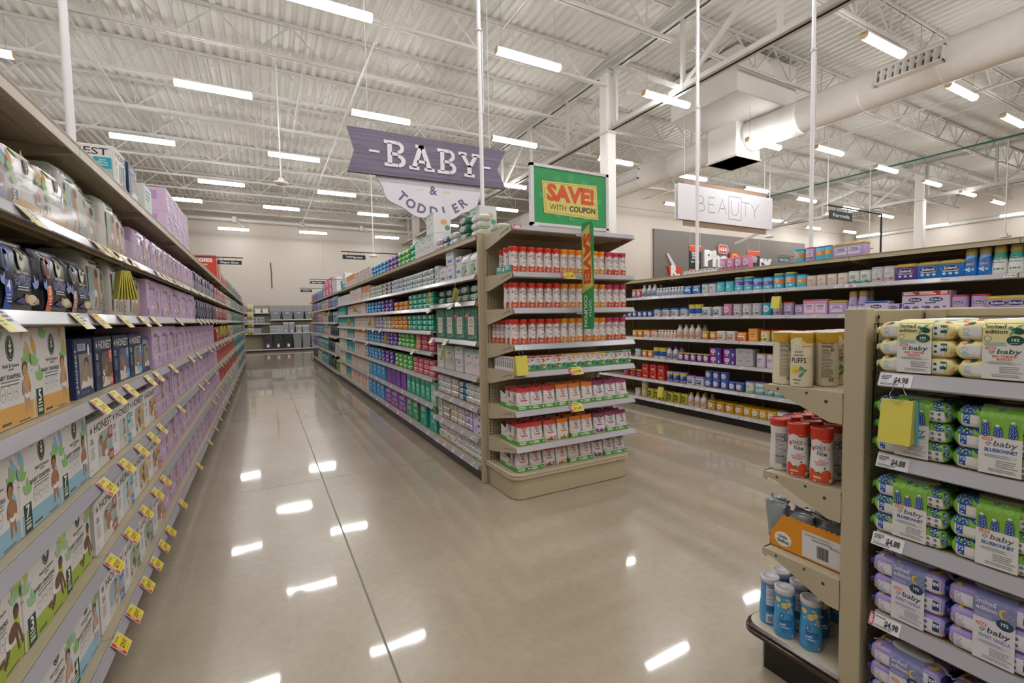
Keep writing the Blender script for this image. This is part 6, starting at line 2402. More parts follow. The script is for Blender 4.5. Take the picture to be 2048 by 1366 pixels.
def stand(rk, sh, z, y, kind, desc, setb=.03, levels=1, jit=.004, dz=None, tw=.02, lv0=0, of=None):
    lip, s, rn = RACK[rk]
    k = K[kind]
    shn = 'top board' if sh == 'top' else SHELF[sh]
    n = nth(rn, shn, desc)
    for l in range(levels):
        if levels > 1:
            lab = '%s %s, %s stack from near end, %s of %s' % (LEV[levels][l], desc, ordw(n), shn, rn)
        else:
            lab = '%s, %s from near end, %s of %s' % (desc, ordw(n), shn, rn)
        X = lip - s * (setb + RND.uniform(0, jit * 2))
        k.put((X, y + RND.uniform(-jit, jit), z + .0015 + l * (dz or k.h)), s * PI / 2 + RND.uniform(-tw, tw), lab, '%ss on %s of %s' % (desc, shn, rn))


def run(rk, sh, z, y0, y1, kinds, desc, n=None, levels=1, **kw):
    """a row from y0 to y1; kinds: one name or a list used in turn"""
    if isinstance(kinds, str):
        kinds = [kinds]
    w = K[kinds[0]].w
    n = n or max(1, int((y1 - y0) / (w * 1.02)))
    p = (y1 - y0) / n
    for i in range(n):
        stand(rk, sh, z, y0 + (i + .5) * p, kinds[i % len(kinds)], desc, levels=levels, **kw)


# ---- diaper rack
Z = A_Z
run('A', 0, Z[0], 1.22, 2.40, 'ff4', 'white diaper box with sky-blue foot', 4)
for i, kd in enumerate(('h_blue', 'h_green', 'h_green', 'h_tang')):
    stand('A', 0, Z[0], 2.60 + .335 * i, kd, 'white diaper box with %s tags' % ('blue', 'green', 'green', 'tangerine')[i])
run('A', 0, Z[0], 3.78, 9.72, 'lil_d', 'lilac diaper box')
run('A', 0, Z[0], 9.76, 14.6, 'white_case', 'pale grey diaper case')
run('A', 0, Z[0], 14.65, 19.3, 'teal_case', 'teal diaper case')
run('A', 1, Z[1], 1.20, 2.385, 'ff3', 'white diaper box with lime foot', 4)
for i, kd in enumerate(('h_brown', 'h_teal', 'h_yellow', 'h_orange')):
    stand('A', 1, Z[1], 2.58 + .335 * i, kd, 'white diaper box with %s tags' % ('brown', 'teal', 'yellow', 'orange')[i])
run('A', 1, Z[1], 3.76, 8.6, 'lil_d', 'lilac diaper box')
run('A', 1, Z[1], 8.66, 13.8, 'red_case', 'red diaper case')
run('A', 1, Z[1], 13.85, 19.3, 'teal_case', 'teal diaper case')
run('A', 2, Z[2], 1.22, 2.40, 'ff7', 'white diaper box with blue foot', 4)
for i, kd in enumerate(('h_brown', 'h_teal', 'h_yellow', 'h_orange')):
    stand('A', 2, Z[2], 2.57 + .332 * i, kd, 'white diaper box with %s tags' % ('brown', 'teal', 'yellow', 'orange')[i])
run('A', 2, Z[2], 3.72, 8.22, 'lil_a', 'lilac diaper box')
run('A', 2, Z[2], 8.27, 12.9, 'red_case', 'red diaper case')
run('A', 2, Z[2], 12.95, 19.3, 'teal_case', 'teal diaper case')
run('A', 3, Z[3], 1.09, 2.26, 'ff5', 'white diaper box with amber foot', 4)
for y, kd, t in ((2.46, 'hn_tall', 'navy diaper box with upright lettering'), (2.74, 'hn_orange', 'navy diaper box with orange tags'), (3.03, 'hn_blue', 'navy diaper box with blue tags'), (3.31, 'hn_blue2', 'navy diaper box with blue tags'), (3.55, 'hn_slim', 'slim navy diaper box')):
    stand('A', 3, Z[3], y, kd, t, setb=.04)
run('A', 3, Z[3], 3.66, 4.56, 'lil_a', 'lilac diaper box', 3, setb=.02)
run('A', 3, Z[3], 4.60, 8.2, 'lil_b', 'lilac diaper box', setb=.05)
run('A', 3, Z[3], 8.25, 10.5, 'red_pack', 'red diaper pack')
run('A', 3, Z[3], 10.55, 11.6, 'violet', 'dark violet diaper pack')
run('A', 3, Z[3], 11.65, 12.7, 'cream_pack', 'cream diaper pack')
run('A', 3, Z[3], 12.75, 17.5, 'teal_pack', 'teal diaper pack')
run('A', 3, Z[3], 17.55, 19.3, 'purple_pack', 'purple diaper pack')
for y, kd, t in ((1.60, 'ov4', 'blue'), (1.863, 'ov4', 'blue'), (2.118, 'ov5', 'orange'), (2.37, 'ov6', 'dusty rose')):
    stand('A', 4, Z[4], y, kd, 'black overnight pack, %s tab' % t, setb=.01, tw=.01)
for i, kd in enumerate(('hp1', 'hp1', 'hp2', 'hp3', 'hp4', 'hp4')):
    stand('A', 4, Z[4], 2.60 + .170 * i, kd, 'white pack with baby photo', setb=.05 if i % 2 else .03, tw=.06)
run('A', 4, Z[4], 3.56, 5.84, 'lil_c', 'wide lilac diaper box', 5, setb=.02)
run('A', 4, Z[4], 5.88, 8.3, 'violet', 'dark violet diaper pack')
run('A', 4, Z[4], 8.35, 10.8, 'red_pack', 'red diaper pack')
run('A', 4, Z[4], 10.85, 12.5, 'cream_pack', 'cream diaper pack')
run('A', 4, Z[4], 12.6, 17.8, 'teal_pack', 'teal diaper pack')
run('A', 4, Z[4], 17.85, 19.3, 'purple_pack', 'purple diaper pack')
for y, kd, t in ((1.50, 'fp4', 'blue'), (1.72, 'fp4', 'blue'), (1.955, 'fp5', 'peach'), (2.185, 'fp5', 'peach')):
    stand('A', 5, Z[5], y, kd, 'white diaper pack, %s foot' % t, setb=.015, tw=.015)
for i, kd in enumerate(('hp2', 'hp3', 'hp1', 'hp4', 'hp2', 'hp3')):
    stand('A', 5, Z[5], 2.42 + .172 * i, kd, 'white pack with baby photo', setb=.03 + .02 * (i % 3), tw=.08)
run('A', 5, Z[5], 3.46, 6.0, 'lil_pack', 'lilac diaper pack', tw=.08)
run('A', 5, Z[5], 6.05, 8.4, 'violet', 'dark violet diaper pack')
run('A', 5, Z[5], 8.45, 10.6, 'red_pack', 'red diaper pack')
run('A', 5, Z[5], 10.65, 12.5, 'cream_pack', 'cream diaper pack')
run('A', 5, Z[5], 12.6, 17.4, 'teal_pack', 'teal diaper pack')
run('A', 5, Z[5], 17.5, 19.3, 'purple_pack', 'purple diaper pack')
stand('A', 'top', A_TOP, 3.185, 'hon_big', 'white diaper case with black lettering', tw=0)
stand('A', 'top', A_TOP, 3.42, 'hn_slim', 'slim navy diaper box', setb=.02)
stand('A', 'top', A_TOP, 3.86, 'mint_box', 'white and mint diaper case', tw=0)
run('A', 'top', A_TOP, 4.52, 5.76, 'lil_top', 'lilac diaper box', 4, levels=2)
stand('A', 'top', A_TOP, 9.10, 'hug_big', 'tall red diaper case', tw=0)
run('A', 'top', A_TOP, 9.30, 11.9, 'red_pack', 'red diaper pack')
run('A', 'top', A_TOP, 12.0, 16.4, 'teal_pack', 'teal diaper pack')
run('A', 'top', A_TOP, 16.5, 17.8, 'purple_pack', 'purple diaper pack')
run('A', 'top', A_TOP, 17.9, 19.2, 'orange_pack', 'orange diaper pack')
mb = MB()
mb.cbox(-.25, .25, -.15, .15, 0, .44, '#c2a57e', .004)
mb.box(-.25, .25, -.02, .02, .44, .4405, '#a98f6a')
tag(mb.obj('cardboard_case', None, (-.88, 9.6, A_TOP + .001)), 'plain brown cardboard case behind the tall red diaper case', 'box')

# ---- wipes rack, end bay
Z = BN
run('BN', 0, Z[0], 4.40, 4.86, 'w_ivory', 'ivory wipes pack', 2, levels=2)
run('BN', 0, Z[0], 4.02, 4.40, 'w_pinkw', 'white and rose wipes pack', 2, levels=3)
run('BN', 0, Z[0], 3.70, 4.02, 'w_mintw', 'white and mint wipes pack', 2, levels=4, dz=.052)
run('BN', 1, Z[1], 3.70, 3.90, 'purple_kb', 'lavender wipes box', 1, levels=2)
run('BN', 1, Z[1], 3.90, 4.11, 'w_lav', 'cream and violet wipes pack', 1, levels=3)
run('BN', 1, Z[1], 4.11, 4.30, 'w_rosew', 'white and red wipes pack', 1, levels=3)
run('BN', 1, Z[1], 4.30, 4.52, 'w_cream', 'pale green wipes pack', 1, levels=3)
run('BN', 1, Z[1], 4.52, 4.72, 'w_wbrown', 'white and brown wipes pack', 1, levels=3)
run('BN', 1, Z[1], 4.73, 4.87, 'ww_slim', 'slim pale box', 1)
run('BN', 2, Z[2], 3.70, 4.06, 'w_honest', 'white dotted wipes pack', 2, levels=3)
run('BN', 2, Z[2], 4.06, 4.25, 'w_tealw', 'white and petrol wipes pack', 1, levels=3)
run('BN', 2, Z[2], 4.25, 4.46, 'w_rosew', 'white and red wipes pack', 1, levels=3)
run('BN', 2, Z[2], 4.47, 4.86, 'w_honest', 'white dotted wipes pack', 2, levels=3)
run('BN', 3, Z[3], 3.70, 4.09, 'mint_t', 'tall mint and white box', 2, setb=.04)
run('BN', 3, Z[3], 4.11, 4.32, 'mint_s', 'small mint and white box', 1, levels=2)
run('BN', 3, Z[3], 4.34, 4.60, 'mint_w', 'wide mint box', 1)
run('BN', 3, Z[3], 4.64, 4.84, 'mint_s', 'small mint and white box', 1, levels=2)
for i, y in enumerate((3.86, 4.13, 4.40, 4.67)):
    stand('BN', 4, Z[4], y, 'dg_box' if i < 2 else 'dg_box2', 'tall dark green diaper box', setb=.015, tw=.008)
run('BN', 5, Z[5], 3.70, 4.13, 'w_dark', 'dark green wipes pack', 2, levels=2)
run('BN', 5, Z[5], 4.16, 4.86, 'w_dark', 'dark green wipes pack', 3, levels=2, setb=.06)
run('BN', 6, Z[6], 3.70, 4.10, 'ww_bag', 'white and green pack', 2)
stand('BN', 6, Z[6], 4.16, 'ww_small', 'small white wipes box', levels=2)
run('BN', 6, Z[6], 4.26, 4.50, 'ww_big', 'white wipes box', 1, levels=2)
run('BN', 6, Z[6], 4.50, 4.72, 'ww_big', 'white wipes box', 1)
run('BN', 6, Z[6], 4.74, 4.87, 'ww_slim', 'slim pale box', 1)

# ---- wipes rack, middle bays
Z = BF
run('B', 0, Z[0], 4.94, 5.17, 'teal_wb2', 'teal wipes box', 1)
run('B', 0, Z[0], 5.19, 5.62, 'teal_wb2', 'teal wipes box', 1)
run('B', 0, Z[0], 5.62, 6.18, 'green_wb', 'green wipes box', 2)
run('B', 0, Z[0], 6.20, 7.42, 'purple_wb', 'purple wipes box', 3)
run('B', 0, Z[0], 7.45, 8.68, 'blue_wb', 'blue wipes box', 4)
run('B', 0, Z[0], 8.72, 10.65, 'red_wb', 'red and white wipes box', 6)
run('B', 0, Z[0], 10.68, 11.3, 'teal_sb', 'teal picture box', 3)
run('B', 0, Z[0], 11.35, 12.3, 'ywhite_b', 'white and yellow box')
run('B', 1, Z[1], 4.92, 5.10, 'mint_wb', 'pale green wipes box', 1, levels=2)
run('B', 1, Z[1], 5.12, 6.10, 'teal_wb', 'teal wipes box', 5)
run('B', 1, Z[1], 6.14, 7.3, 'purple_wb2', 'purple wipes box', 4)
run('B', 1, Z[1], 7.34, 8.6, 'blue_wb2', 'blue wipes box', 4)
run('B', 1, Z[1], 8.64, 10.5, 'tan_wb', 'green and white wipes box')
run('B', 1, Z[1], 10.55, 11.2, 'teal_sb', 'teal picture box', 3)
run('B', 1, Z[1], 11.25, 12.3, 'ywhite_b', 'white and yellow box')
run('B', 2, Z[2], 4.95, 5.80, 'w_pink', 'pink wipes pack', 4, levels=3)
run('B', 2, Z[2], 5.84, 6.74, 'w_green', 'green wipes pack', 4, levels=3)
run('B', 2, Z[2], 6.78, 7.6, 'w_purple', 'purple wipes pack', 3, levels=3)
run('B', 2, Z[2], 7.62, 8.85, 'w_blue', 'blue wipes pack', 5, levels=3)
run('B', 2, Z[2], 8.9, 10.1, 'tan_wb', 'green and white wipes box')
run('B', 2, Z[2], 10.15, 11.1, 'teal_sb', 'teal picture box', 4)
run('B', 2, Z[2], 11.15, 12.3, 'ywhite_b', 'white and yellow box')
run('B', 3, Z[3], 4.93, 5.68, 'w_pink', 'pink wipes pack', 3, levels=3)
run('B', 3, Z[3], 5.72, 6.52, 'w_green', 'green wipes pack', 4, levels=3)
run('B', 3, Z[3], 6.56, 7.58, 'w_purple', 'purple wipes pack', 5, levels=3)
run('B', 3, Z[3], 7.62, 8.82, 'w_blue', 'blue wipes pack', 5, levels=3)
run('B', 3, Z[3], 8.86, 10.05, 'or_b', 'orange and white pack')
run('B', 3, Z[3], 10.1, 10.9, 'teal_sb', 'teal picture box', 3, setb=.03)
run('B', 3, Z[3], 11.0, 12.3, 'ywhite_b', 'white and yellow box', setb=.03)
run('B', 4, Z[4], 4.95, 6.0, 'w_mint', 'mint wipes pack', 5, levels=3)
run('B', 4, Z[4], 6.03, 6.92, 'w_orange', 'orange wipes pack', 4, levels=3)
run('B', 4, Z[4], 6.94, 7.46, 'w_cream', 'cream wipes pack', 2, levels=3)
run('B', 4, Z[4], 7.48, 8.0, 'w_lav', 'lavender wipes pack', 2, levels=3)
run('B', 4, Z[4], 8.05, 10.05, 'tan_wb', 'green and white wipes box')
run('B', 4, Z[4], 10.1, 12.3, 'teal_sb', 'teal picture box')
run('B', 5, Z[5], 4.93, 5.92, 'w_mint', 'mint wipes pack', 5, levels=3)
run('B', 5, Z[5], 5.95, 6.7, 'w_orange', 'orange wipes pack', 3, levels=2)
run('B', 5, Z[5], 6.74, 7.5, 'w_purple', 'purple wipes pack', 3, levels=3)
run('B', 5, Z[5], 7.52, 8.72, 'w_blue', 'blue wipes pack', 5, levels=3)
run('B', 5, Z[5], 8.76, 10.0, 'pink_b', 'pink and white box')
run('B', 5, Z[5], 10.05, 11.0, 'pink_b', 'pink and white box', setb=.06)
run('B', 5, Z[5], 11.05, 12.3, 'teal_sb', 'teal picture box')
run('B', 6, Z[6], 4.92, 6.15, 'w_white', 'white and teal wipes pack', 6, levels=3)
run('B', 6, Z[6], 6.18, 6.8, 'w_wblue', 'white and blue wipes pack', 3, levels=3)
run('B', 6, Z[6], 6.83, 7.4, 'w_wbrown', 'white and brown wipes pack', 2, levels=3)
run('B', 6, Z[6], 7.42, 8.3, 'w_wgreen', 'white and green wipes pack', 4, levels=3)
run('B', 6, Z[6], 8.35, 9.05, 'or_b', 'orange and white pack')
run('B', 6, Z[6], 9.1, 10.4, 'red_tall', 'red and white pack')
run('B', 6, Z[6], 10.45, 12.3, 'wh_b', 'white box')
# top board of the wipes rack
T = B_TOP
run('BN', 'top', T, 3.69, 3.90, 'w_dot', 'white wipes pack with dotted edge', 1, levels=3, setb=.05)
run('BN', 'top', T, 3.90, 4.20, 'w_dark', 'dark green wipes pack', 1, levels=3, setb=.04)
stand('BN', 'top', T, 3.80, 'w_dot', 'white wipes pack with dotted edge', setb=.24, levels=2)
run('BN', 'top', T, 4.20, 4.40, 'w_honest', 'white dotted wipes pack', 1, levels=2)
run('BN', 'top', T, 4.40, 4.60, 'w_tealw', 'white and petrol wipes pack', 1, levels=2)
run('BN', 'top', T, 4.60, 4.80, 'w_rosew', 'white and red wipes pack', 1, levels=2)
stand('BN', 'top', T, 4.50, 'mint_top', 'mint and white box', setb=.36, levels=2)
run('B', 'top', T, 4.86, 5.10, 'mint_top', 'mint and white box', 1, levels=2)
run('B', 'top', T, 5.12, 5.55, 'mint_top', 'mint and white box', 2, levels=1)
run('B', 'top', T, 5.56, 5.78, 'w_mint', 'mint wipes pack', 1, levels=3, dz=.075)
run('B', 'top', T, 5.80, 6.40, 'w_green', 'green wipes pack', 3, levels=3)
run('B', 'top', T, 6.42, 7.05, 'w_purple', 'purple wipes pack', 3, levels=3)
run('B', 'top', T, 7.08, 8.20, 'w_blue', 'blue wipes pack', 5, levels=3)
run('B', 'top', T, 8.25, 9.7, 'tan_wb', 'green and white wipes box')
run('B', 'top', T, 9.75, 10.9, 'or_b', 'orange and white pack')
stand('B', 'top', T, 11.2, 'watercase', 'white and aqua water case', tw=.0)
run('B', 'top', T, 11.45, 11.75, 'teal_sb', 'teal picture box', 1)
# ---- far bays
Z = BT
run('BT', 0, Z[0], 12.4, 13.1, 't_lime', 'black and lime pack')
run('BT', 0, Z[0], 13.15, 14.6, 't_dark', 'dark pack')
run('BT', 0, Z[0], 14.65, 16.6, 't_teal', 'teal pack')
run('BT', 0, Z[0], 16.65, 17.8, 't_cream', 'cream pack')
run('BT', 0, Z[0], 17.85, 19.4, 't_dark', 'dark pack')
run('BT', 1, Z[1], 12.4, 13.2, 't_white', 'white pack')
run('BT', 1, Z[1], 13.25, 14.6, 't_dark', 'dark pack')
run('BT', 1, Z[1], 14.65, 17.6, 't_teal', 'teal pack')
run('BT', 1, Z[1], 17.65, 19.4, 't_purple', 'purple pack')
run('BT', 2, Z[2], 12.4, 14.0, 't_dark', 'dark pack')
run('BT', 2, Z[2], 14.05, 15.7, 't_cream', 'cream pack')
run('BT', 2, Z[2], 15.75, 17.5, 't_blue', 'blue pack')
run('BT', 2, Z[2], 17.55, 19.4, 't_purple', 'purple pack')
run('BT', 3, Z[3], 12.4, 13.4, 't_blue', 'blue pack')
run('BT', 3, Z[3], 13.45, 14.4, 't_dark', 'dark pack')
run('BT', 3, Z[3], 14.45, 15.8, 't_white', 'white pack')
run('BT', 3, Z[3], 15.85, 17.2, 't_pink', 'pink pack')
run('BT', 3, Z[3], 17.25, 19.4, 't_purple', 'purple pack')
run('BT', 4, Z[4], 12.4, 13.4, 't_blue', 'blue pack')
run('BT', 4, Z[4], 13.45, 14.4, 't_purple', 'purple pack')
run('BT', 4, Z[4], 14.45, 16.0, 't_cream', 'cream pack')
run('BT', 4, Z[4], 16.05, 17.4, 't_blue', 'blue pack')
run('BT', 4, Z[4], 17.45, 19.4, 't_purple', 'purple pack')
run('BT', 'top', T, 12.35, 13.2, 'wh_b', 'white box', levels=2)
run('BT', 'top', T, 13.25, 15.5, 'pinkcase', 'pink training case', 3, levels=2)
run('BT', 'top', T, 15.6, 17.0, 't_blue', 'blue pack')
run('BT', 'top', T, 17.05, 18.8, 't_purple', 'purple pack')
run('BT', 'top', T, 18.85, 19.4, 't_pink', 'pink pack')


# ---- formula rack; rows given by where they start and end along the shelf, far to near
def crow(sh, px0, px1, kind, desc, n, levels=1, **kw):
    z = C_TOP if sh == 'top' else C_Z[sh]
    y1, y0 = y_at(px0, C_LIP, z), y_at(px1, C_LIP, z)
    run('C', sh, z, y0, y1, kind, desc, n, levels, **dict(dict(setb=.035, jit=.003), **kw))


CR = {5: ((2043, 2096, 'b_plant', 'white and teal bottle', 2), (1976, 2043, 'b_plant', 'white and teal bottle', 2), (1920, 1976, 'b_enf', 'blue gold-capped bottle', 2), (1830, 1920, 't_enf_b', 'blue tub with gold lid', 2), (1785, 1830, 't_enf_p', 'purple tub with gold lid', 1),
          (1735, 1785, 'c_gray', 'pale grey tin', 2), (1690, 1735, 'c_wgreen', 'white and green can', 2), (1606, 1690, 'c_wsmall', 'small cream can', 4), (1585, 1606, 'c_orange2', 'aqua and orange can', 1), (1538, 1585, 'c_orangeband', 'yellow-lidded orange can', 2),
          (1498, 1538, 'c_purpband2', 'aqua and purple can', 2), (1461, 1498, 'c_purpband', 'yellow-lidded purple can', 2), (1425, 1461, 'c_teal', 'teal can', 2), (1397, 1425, 'c_white', 'white can with blue lid', 2), (1362, 1397, 'x_blue', 'small blue box', 2),
          (1308, 1362, 'b_small', 'tiny bottle with blue label', 9), (1277, 1308, 'b_wblue', 'grey bottle with blue label', 3), (1258, 1277, 'c_pinky', 'pink can', 2)),
      4: ((2048, 2110, 't_enf_l', 'lilac tub with gold lid', 1), (1973, 2046, 't_enf_l', 'lilac tub with gold lid', 2), (1890, 1973, 'c_redlil', 'red and lilac can', 2), (1804, 1890, 'x_enf', 'tall red-topped box', 2), (1770, 1804, 'x_enfs', 'small lilac box', 1),
          (1727, 1768, 'x_enfw', 'lilac carton with blue top', 1), (1688, 1727, 'b_enfl', 'lilac gold-capped bottle', 2), (1649, 1688, 't_lilac', 'lilac tub with gold lid', 1), (1602, 1649, 'x_pinkl', 'pink and lilac box', 2), (1580, 1602, 'c_lilacs', 'small lilac can', 1),
          (1537, 1580, 'c_lilac', 'lilac can', 2), (1516, 1537, 'c_aqua', 'aqua can', 1), (1477, 1516, 'c_graycan', 'grey can', 2), (1458, 1477, 'c_graycan', 'grey can', 1), (1438, 1458, 'c_pinkcan', 'pink can', 1),
          (1397, 1438, 't_wblue', 'white tub, blue label', 2), (1371, 1397, 'c_bluey', 'blue can with yellow top', 2), (1300, 1371, 't_bluew', 'white tub with blue lid', 4), (1240, 1300, 'c_blue', 'small blue can', 6)),
      3: ((1640, 1700, 'c_ycan', 'pale yellow can', 3), (1580, 1640, 'c_ycan', 'pale yellow can', 3), (1533, 1580, 'c_ycan', 'pale yellow can', 2), (1511, 1533, 'c_ycan', 'pale yellow can', 1), (1492, 1511, 'x_or', 'orange box', 1), (1466, 1490, 'x_orange', 'small orange box', 1),
          (1427, 1466, 't_worange', 'white tub, orange label', 2), (1396, 1427, 'c_orange', 'orange can', 2), (1347, 1396, 'b_gold', 'grey bottle with gold cap', 4), (1311, 1347, 'b_smallo', 'tiny bottle with orange label', 6), (1280, 1311, 't_orangew', 'white tub with orange lid', 2), (1258, 1280, 'c_orange', 'orange can', 2)),
      2: ((1545, 1640, 'c_kend', 'tall white gold-lidded can', 4), (1505, 1545, 'c_kend', 'tall white gold-lidded can', 2), (1468, 1500, 'x_gray', 'plain grey box', 2, 2), (1413, 1468, 'x_purple', 'purple box', 2, 2), (1350, 1413, 'c_purp', 'purple can', 5), (1326, 1350, 'b_purple', 'bottle with purple cap', 2),
          (1300, 1326, 'c_bluey', 'navy and white can', 2), (1277, 1300, 'c_orange', 'orange can', 2), (1260, 1277, 'c_white', 'white can', 1)),
      1: ((1560, 1640, 'c_aquaw', 'white and aqua can', 4), (1502, 1560, 'c_aquaw', 'white and aqua can', 3), (1482, 1502, 'c_greenw', 'white and green can', 1), (1450, 1480, 'c_periw', 'periwinkle blue can', 2), (1403, 1450, 'c_periw', 'periwinkle blue can', 3, 2), (1366, 1403, 't_wviolet', 'white tub with violet lid', 2), (1326, 1366, 'c_navyy', 'navy can with yellow band', 3),
          (1279, 1326, 'x_red', 'red carton', 3, 2), (1240, 1279, 'c_red', 'red can', 3)),
      0: ((1545, 1640, 'c_bluew', 'white and blue can', 4), (1480, 1545, 'c_yellow2', 'small yellow can', 4), (1407, 1480, 'c_yellow', 'yellow can', 4), (1369, 1407, 'b_yellow', 'bottle with yellow cap', 3), (1289, 1369, 'c_lime', 'lime yellow can', 6), (1276, 1289, 'c_tan', 'tan can', 1, 2), (1262, 1276, 'c_puffw', 'white can with green top', 1)),
      'top': ((1664, 1718, 't_lilac', 'lilac tub with gold lid', 2), (1625, 1660, 'c_orange2', 'aqua and orange can', 2), (1602, 1625, 'c_lilac', 'lilac can', 1), (1580, 1602, 'c_orange2', 'aqua and orange can', 1), (1432, 1494, 'c_pinkcan', 'pink can', 4), (1362, 1430, 'x_smallw', 'tiny white box', 9))}
for sh, rows in CR.items():
    for r in rows:
        crow(sh, *r)
# a second row where the photo shows one behind the first
for sh, px0, px1, kd, d, n in ((0, 1407, 1545, 'c_yellow2', 'yellow can in second row', 8), (0, 1369, 1412, 'b_yellow', 'yellow-capped bottle in second row', 3), (3, 1347, 1396, 'b_gold', 'gold-capped bottle in second row', 4), (2, 1326, 1350, 'b_purple', 'purple-capped bottle in second row', 2),
                               (5, 1308, 1362, 'b_small', 'tiny blue bottle in second row', 9), (4, 1688, 1727, 'b_enfl', 'gold-capped bottle in second row', 2), (5, 1277, 1308, 'b_wblue', 'blue-label bottle in second row', 3), (1, 1290, 1370, 'x_red', 'red carton in second row', 4)):
    crow(sh, px0, px1, kd, d, n, setb=.165)
crow(3, 1585, 1640, 'c_ycan2', 'pale yellow can on second tier', 3, setb=.16)

# ---- end rack: puff cans, bars and snack bags
EY = EY0 + .022
FRUIT = ('once_red',) * 6 + ('once_orange',) * 6 + ('once_pink',) * 3
CAPN = {'once_red': 'red', 'once_orange': 'orange', 'once_pink': 'pink'}
for z, sn in ((1.80, 'highest can shelf'), (1.52, 'middle can shelf'), (1.235, 'lowest can shelf')):
    c = {}
    for i, kd in enumerate(FRUIT):
        c[kd] = c.get(kd, 0) + 1
        K[kd].put((1.737 + .0785 * i, EY + RND.uniform(0, .01), z + .0015), RND.uniform(-.12, .12) + .12, '%s-capped puff can, %s of them from the aisle, %s of end rack' % (CAPN[kd], ordw(c[kd]), sn), '%s-capped puff cans in front on the %s' % (CAPN[kd], sn))
    c = {}
    for i, kd in enumerate(FRUIT):
        c[kd] = c.get(kd, 0) + 1
        K[kd].put((1.737 + .0785 * i, EY + .085 + RND.uniform(0, .01), z + .0015), RND.uniform(-.2, .2), '%s-capped puff can in second row, %s from the aisle, %s' % (CAPN[kd], ordw(c[kd]), sn), '%s-capped puff cans in second row on the %s' % (CAPN[kd], sn))
    for j in range({1.80: 2, 1.52: 0, 1.235: 4}[z]):
        K['once_red'].put((1.737, EY + .17 + .078 * j, z + .0015), -.9, 'red-capped puff can beside the side plate, %s row, %s of end rack' % (ordw(j + 3), sn), 'red-capped puff cans behind the first on the %s' % sn)
m = MB()
m.cbox(-.001, .002, .0, .26, 0, .055, '#4e9a8c', .0005)
put(m, Art().bars('#dfe9e6', .02, .040, .08, 2, .008, .007, 1).ell('#dfe9e6', .13, .028, .014, .016).bars('#dfe9e6', .16, .04, .08, 2, .008, .007, 3), lambda a, b, l: (-.001 - l, .26 - a, b))
tag(m.obj('case_panel', None, (1.695, EY, 1.8015)), 'torn teal cardboard case side beside the red-capped cans', 'carton')
for i, (kd, cn) in enumerate((('bar_red', 'red'),) * 3 + (('bar_yellow', 'yellow'),) * 3 + (('bar_green', 'green'),) * 2):
    for j in range(9 if i == 0 else 3):
        lab = '%s-topped snack bar box, %s from the aisle, %s row back on end rack' % (cn, ordw(i + 1), ordw(j + 1))
        K[kd].put((1.777 + .1505 * i, EY + .006 + .0375 * j, 1.0215), RND.uniform(-.01, .01), lab, 'snack bar boxes on the end rack')
BAG = ('bag_red',) * 3 + ('bag_orange',) * 3 + ('bag_plum',) * 3
BN_ = {'bag_red': 'red', 'bag_orange': 'orange', 'bag_plum': 'plum'}
for z, sn, trays, dy in ((.715, 'highest bag shelf', ((0, 3), (3, 3), (6, 3)), 0), (.433, 'middle bag shelf', ((0, 2), (4, 2), (7, 2)), 0), (.212, 'base deck', ((0, 2), (4, 2), (7, 2)), .03)):
    for q, (i0, n) in enumerate(trays):
        K['tray%d' % n].put((1.73 + .1265 * (i0 + n / 2), EY + dy, z + .0015), 0, 'green-lipped display tray, %s from the aisle, %s of end rack' % (ordw(q + 1), sn), 'display trays of snack bags')
    held = [i for i0, n in trays for i in range(i0, i0 + n)]
    for i, kd in enumerate(BAG):
        for j in range(3):
            y = EY + dy + .012 + .085 * j + RND.uniform(-.004, .004)
            zz = z + (.006 if i in held else .0015)
            x = 1.73 + .1265 * (i + .5)
            K[kd].put((x + RND.uniform(-.002, .002), y, zz), RND.uniform(-.10, .10), '%s-topped snack bag, %s from the aisle, %s row, %s' % (BN_[kd], ordw(i + 1), ordw(j + 1), sn), '%s-topped snack bags on the %s' % (BN_[kd], sn), (RND.uniform(-.05, .02), RND.uniform(-.02, .02)))

# ---- low rack: bundles of wipes
for si, (st, tx, z) in enumerate((('moon', 'violet moon', D_Z[0]), ('moon', 'violet moon', D_Z[1]), ('bonnet', 'green bluebonnet', D_Z[2]), ('bonnet', 'green bluebonnet', D_Z[3]), ('turtle', 'yellow sea turtle', D_Z[4]))):
    for j in range(3):
        for i in range(5):
            if j == 2 and i > 2:
                continue
            y = .648 - .189 * i
            if y < -.2:
                continue
            bundle(st, (D_LIP - .006 + .114 * j + RND.uniform(0, .006), y, z + .0015), -PI / 2 + RND.uniform(-.015, .03), '%s wipes bundle, %s from the post, %s row, %s of low rack' % (tx, ordw(i + 1), ordw(j + 1), SHELF[si]), '%s wipes bundles on the %s of the low rack' % (tx, SHELF[si]), j == 0)

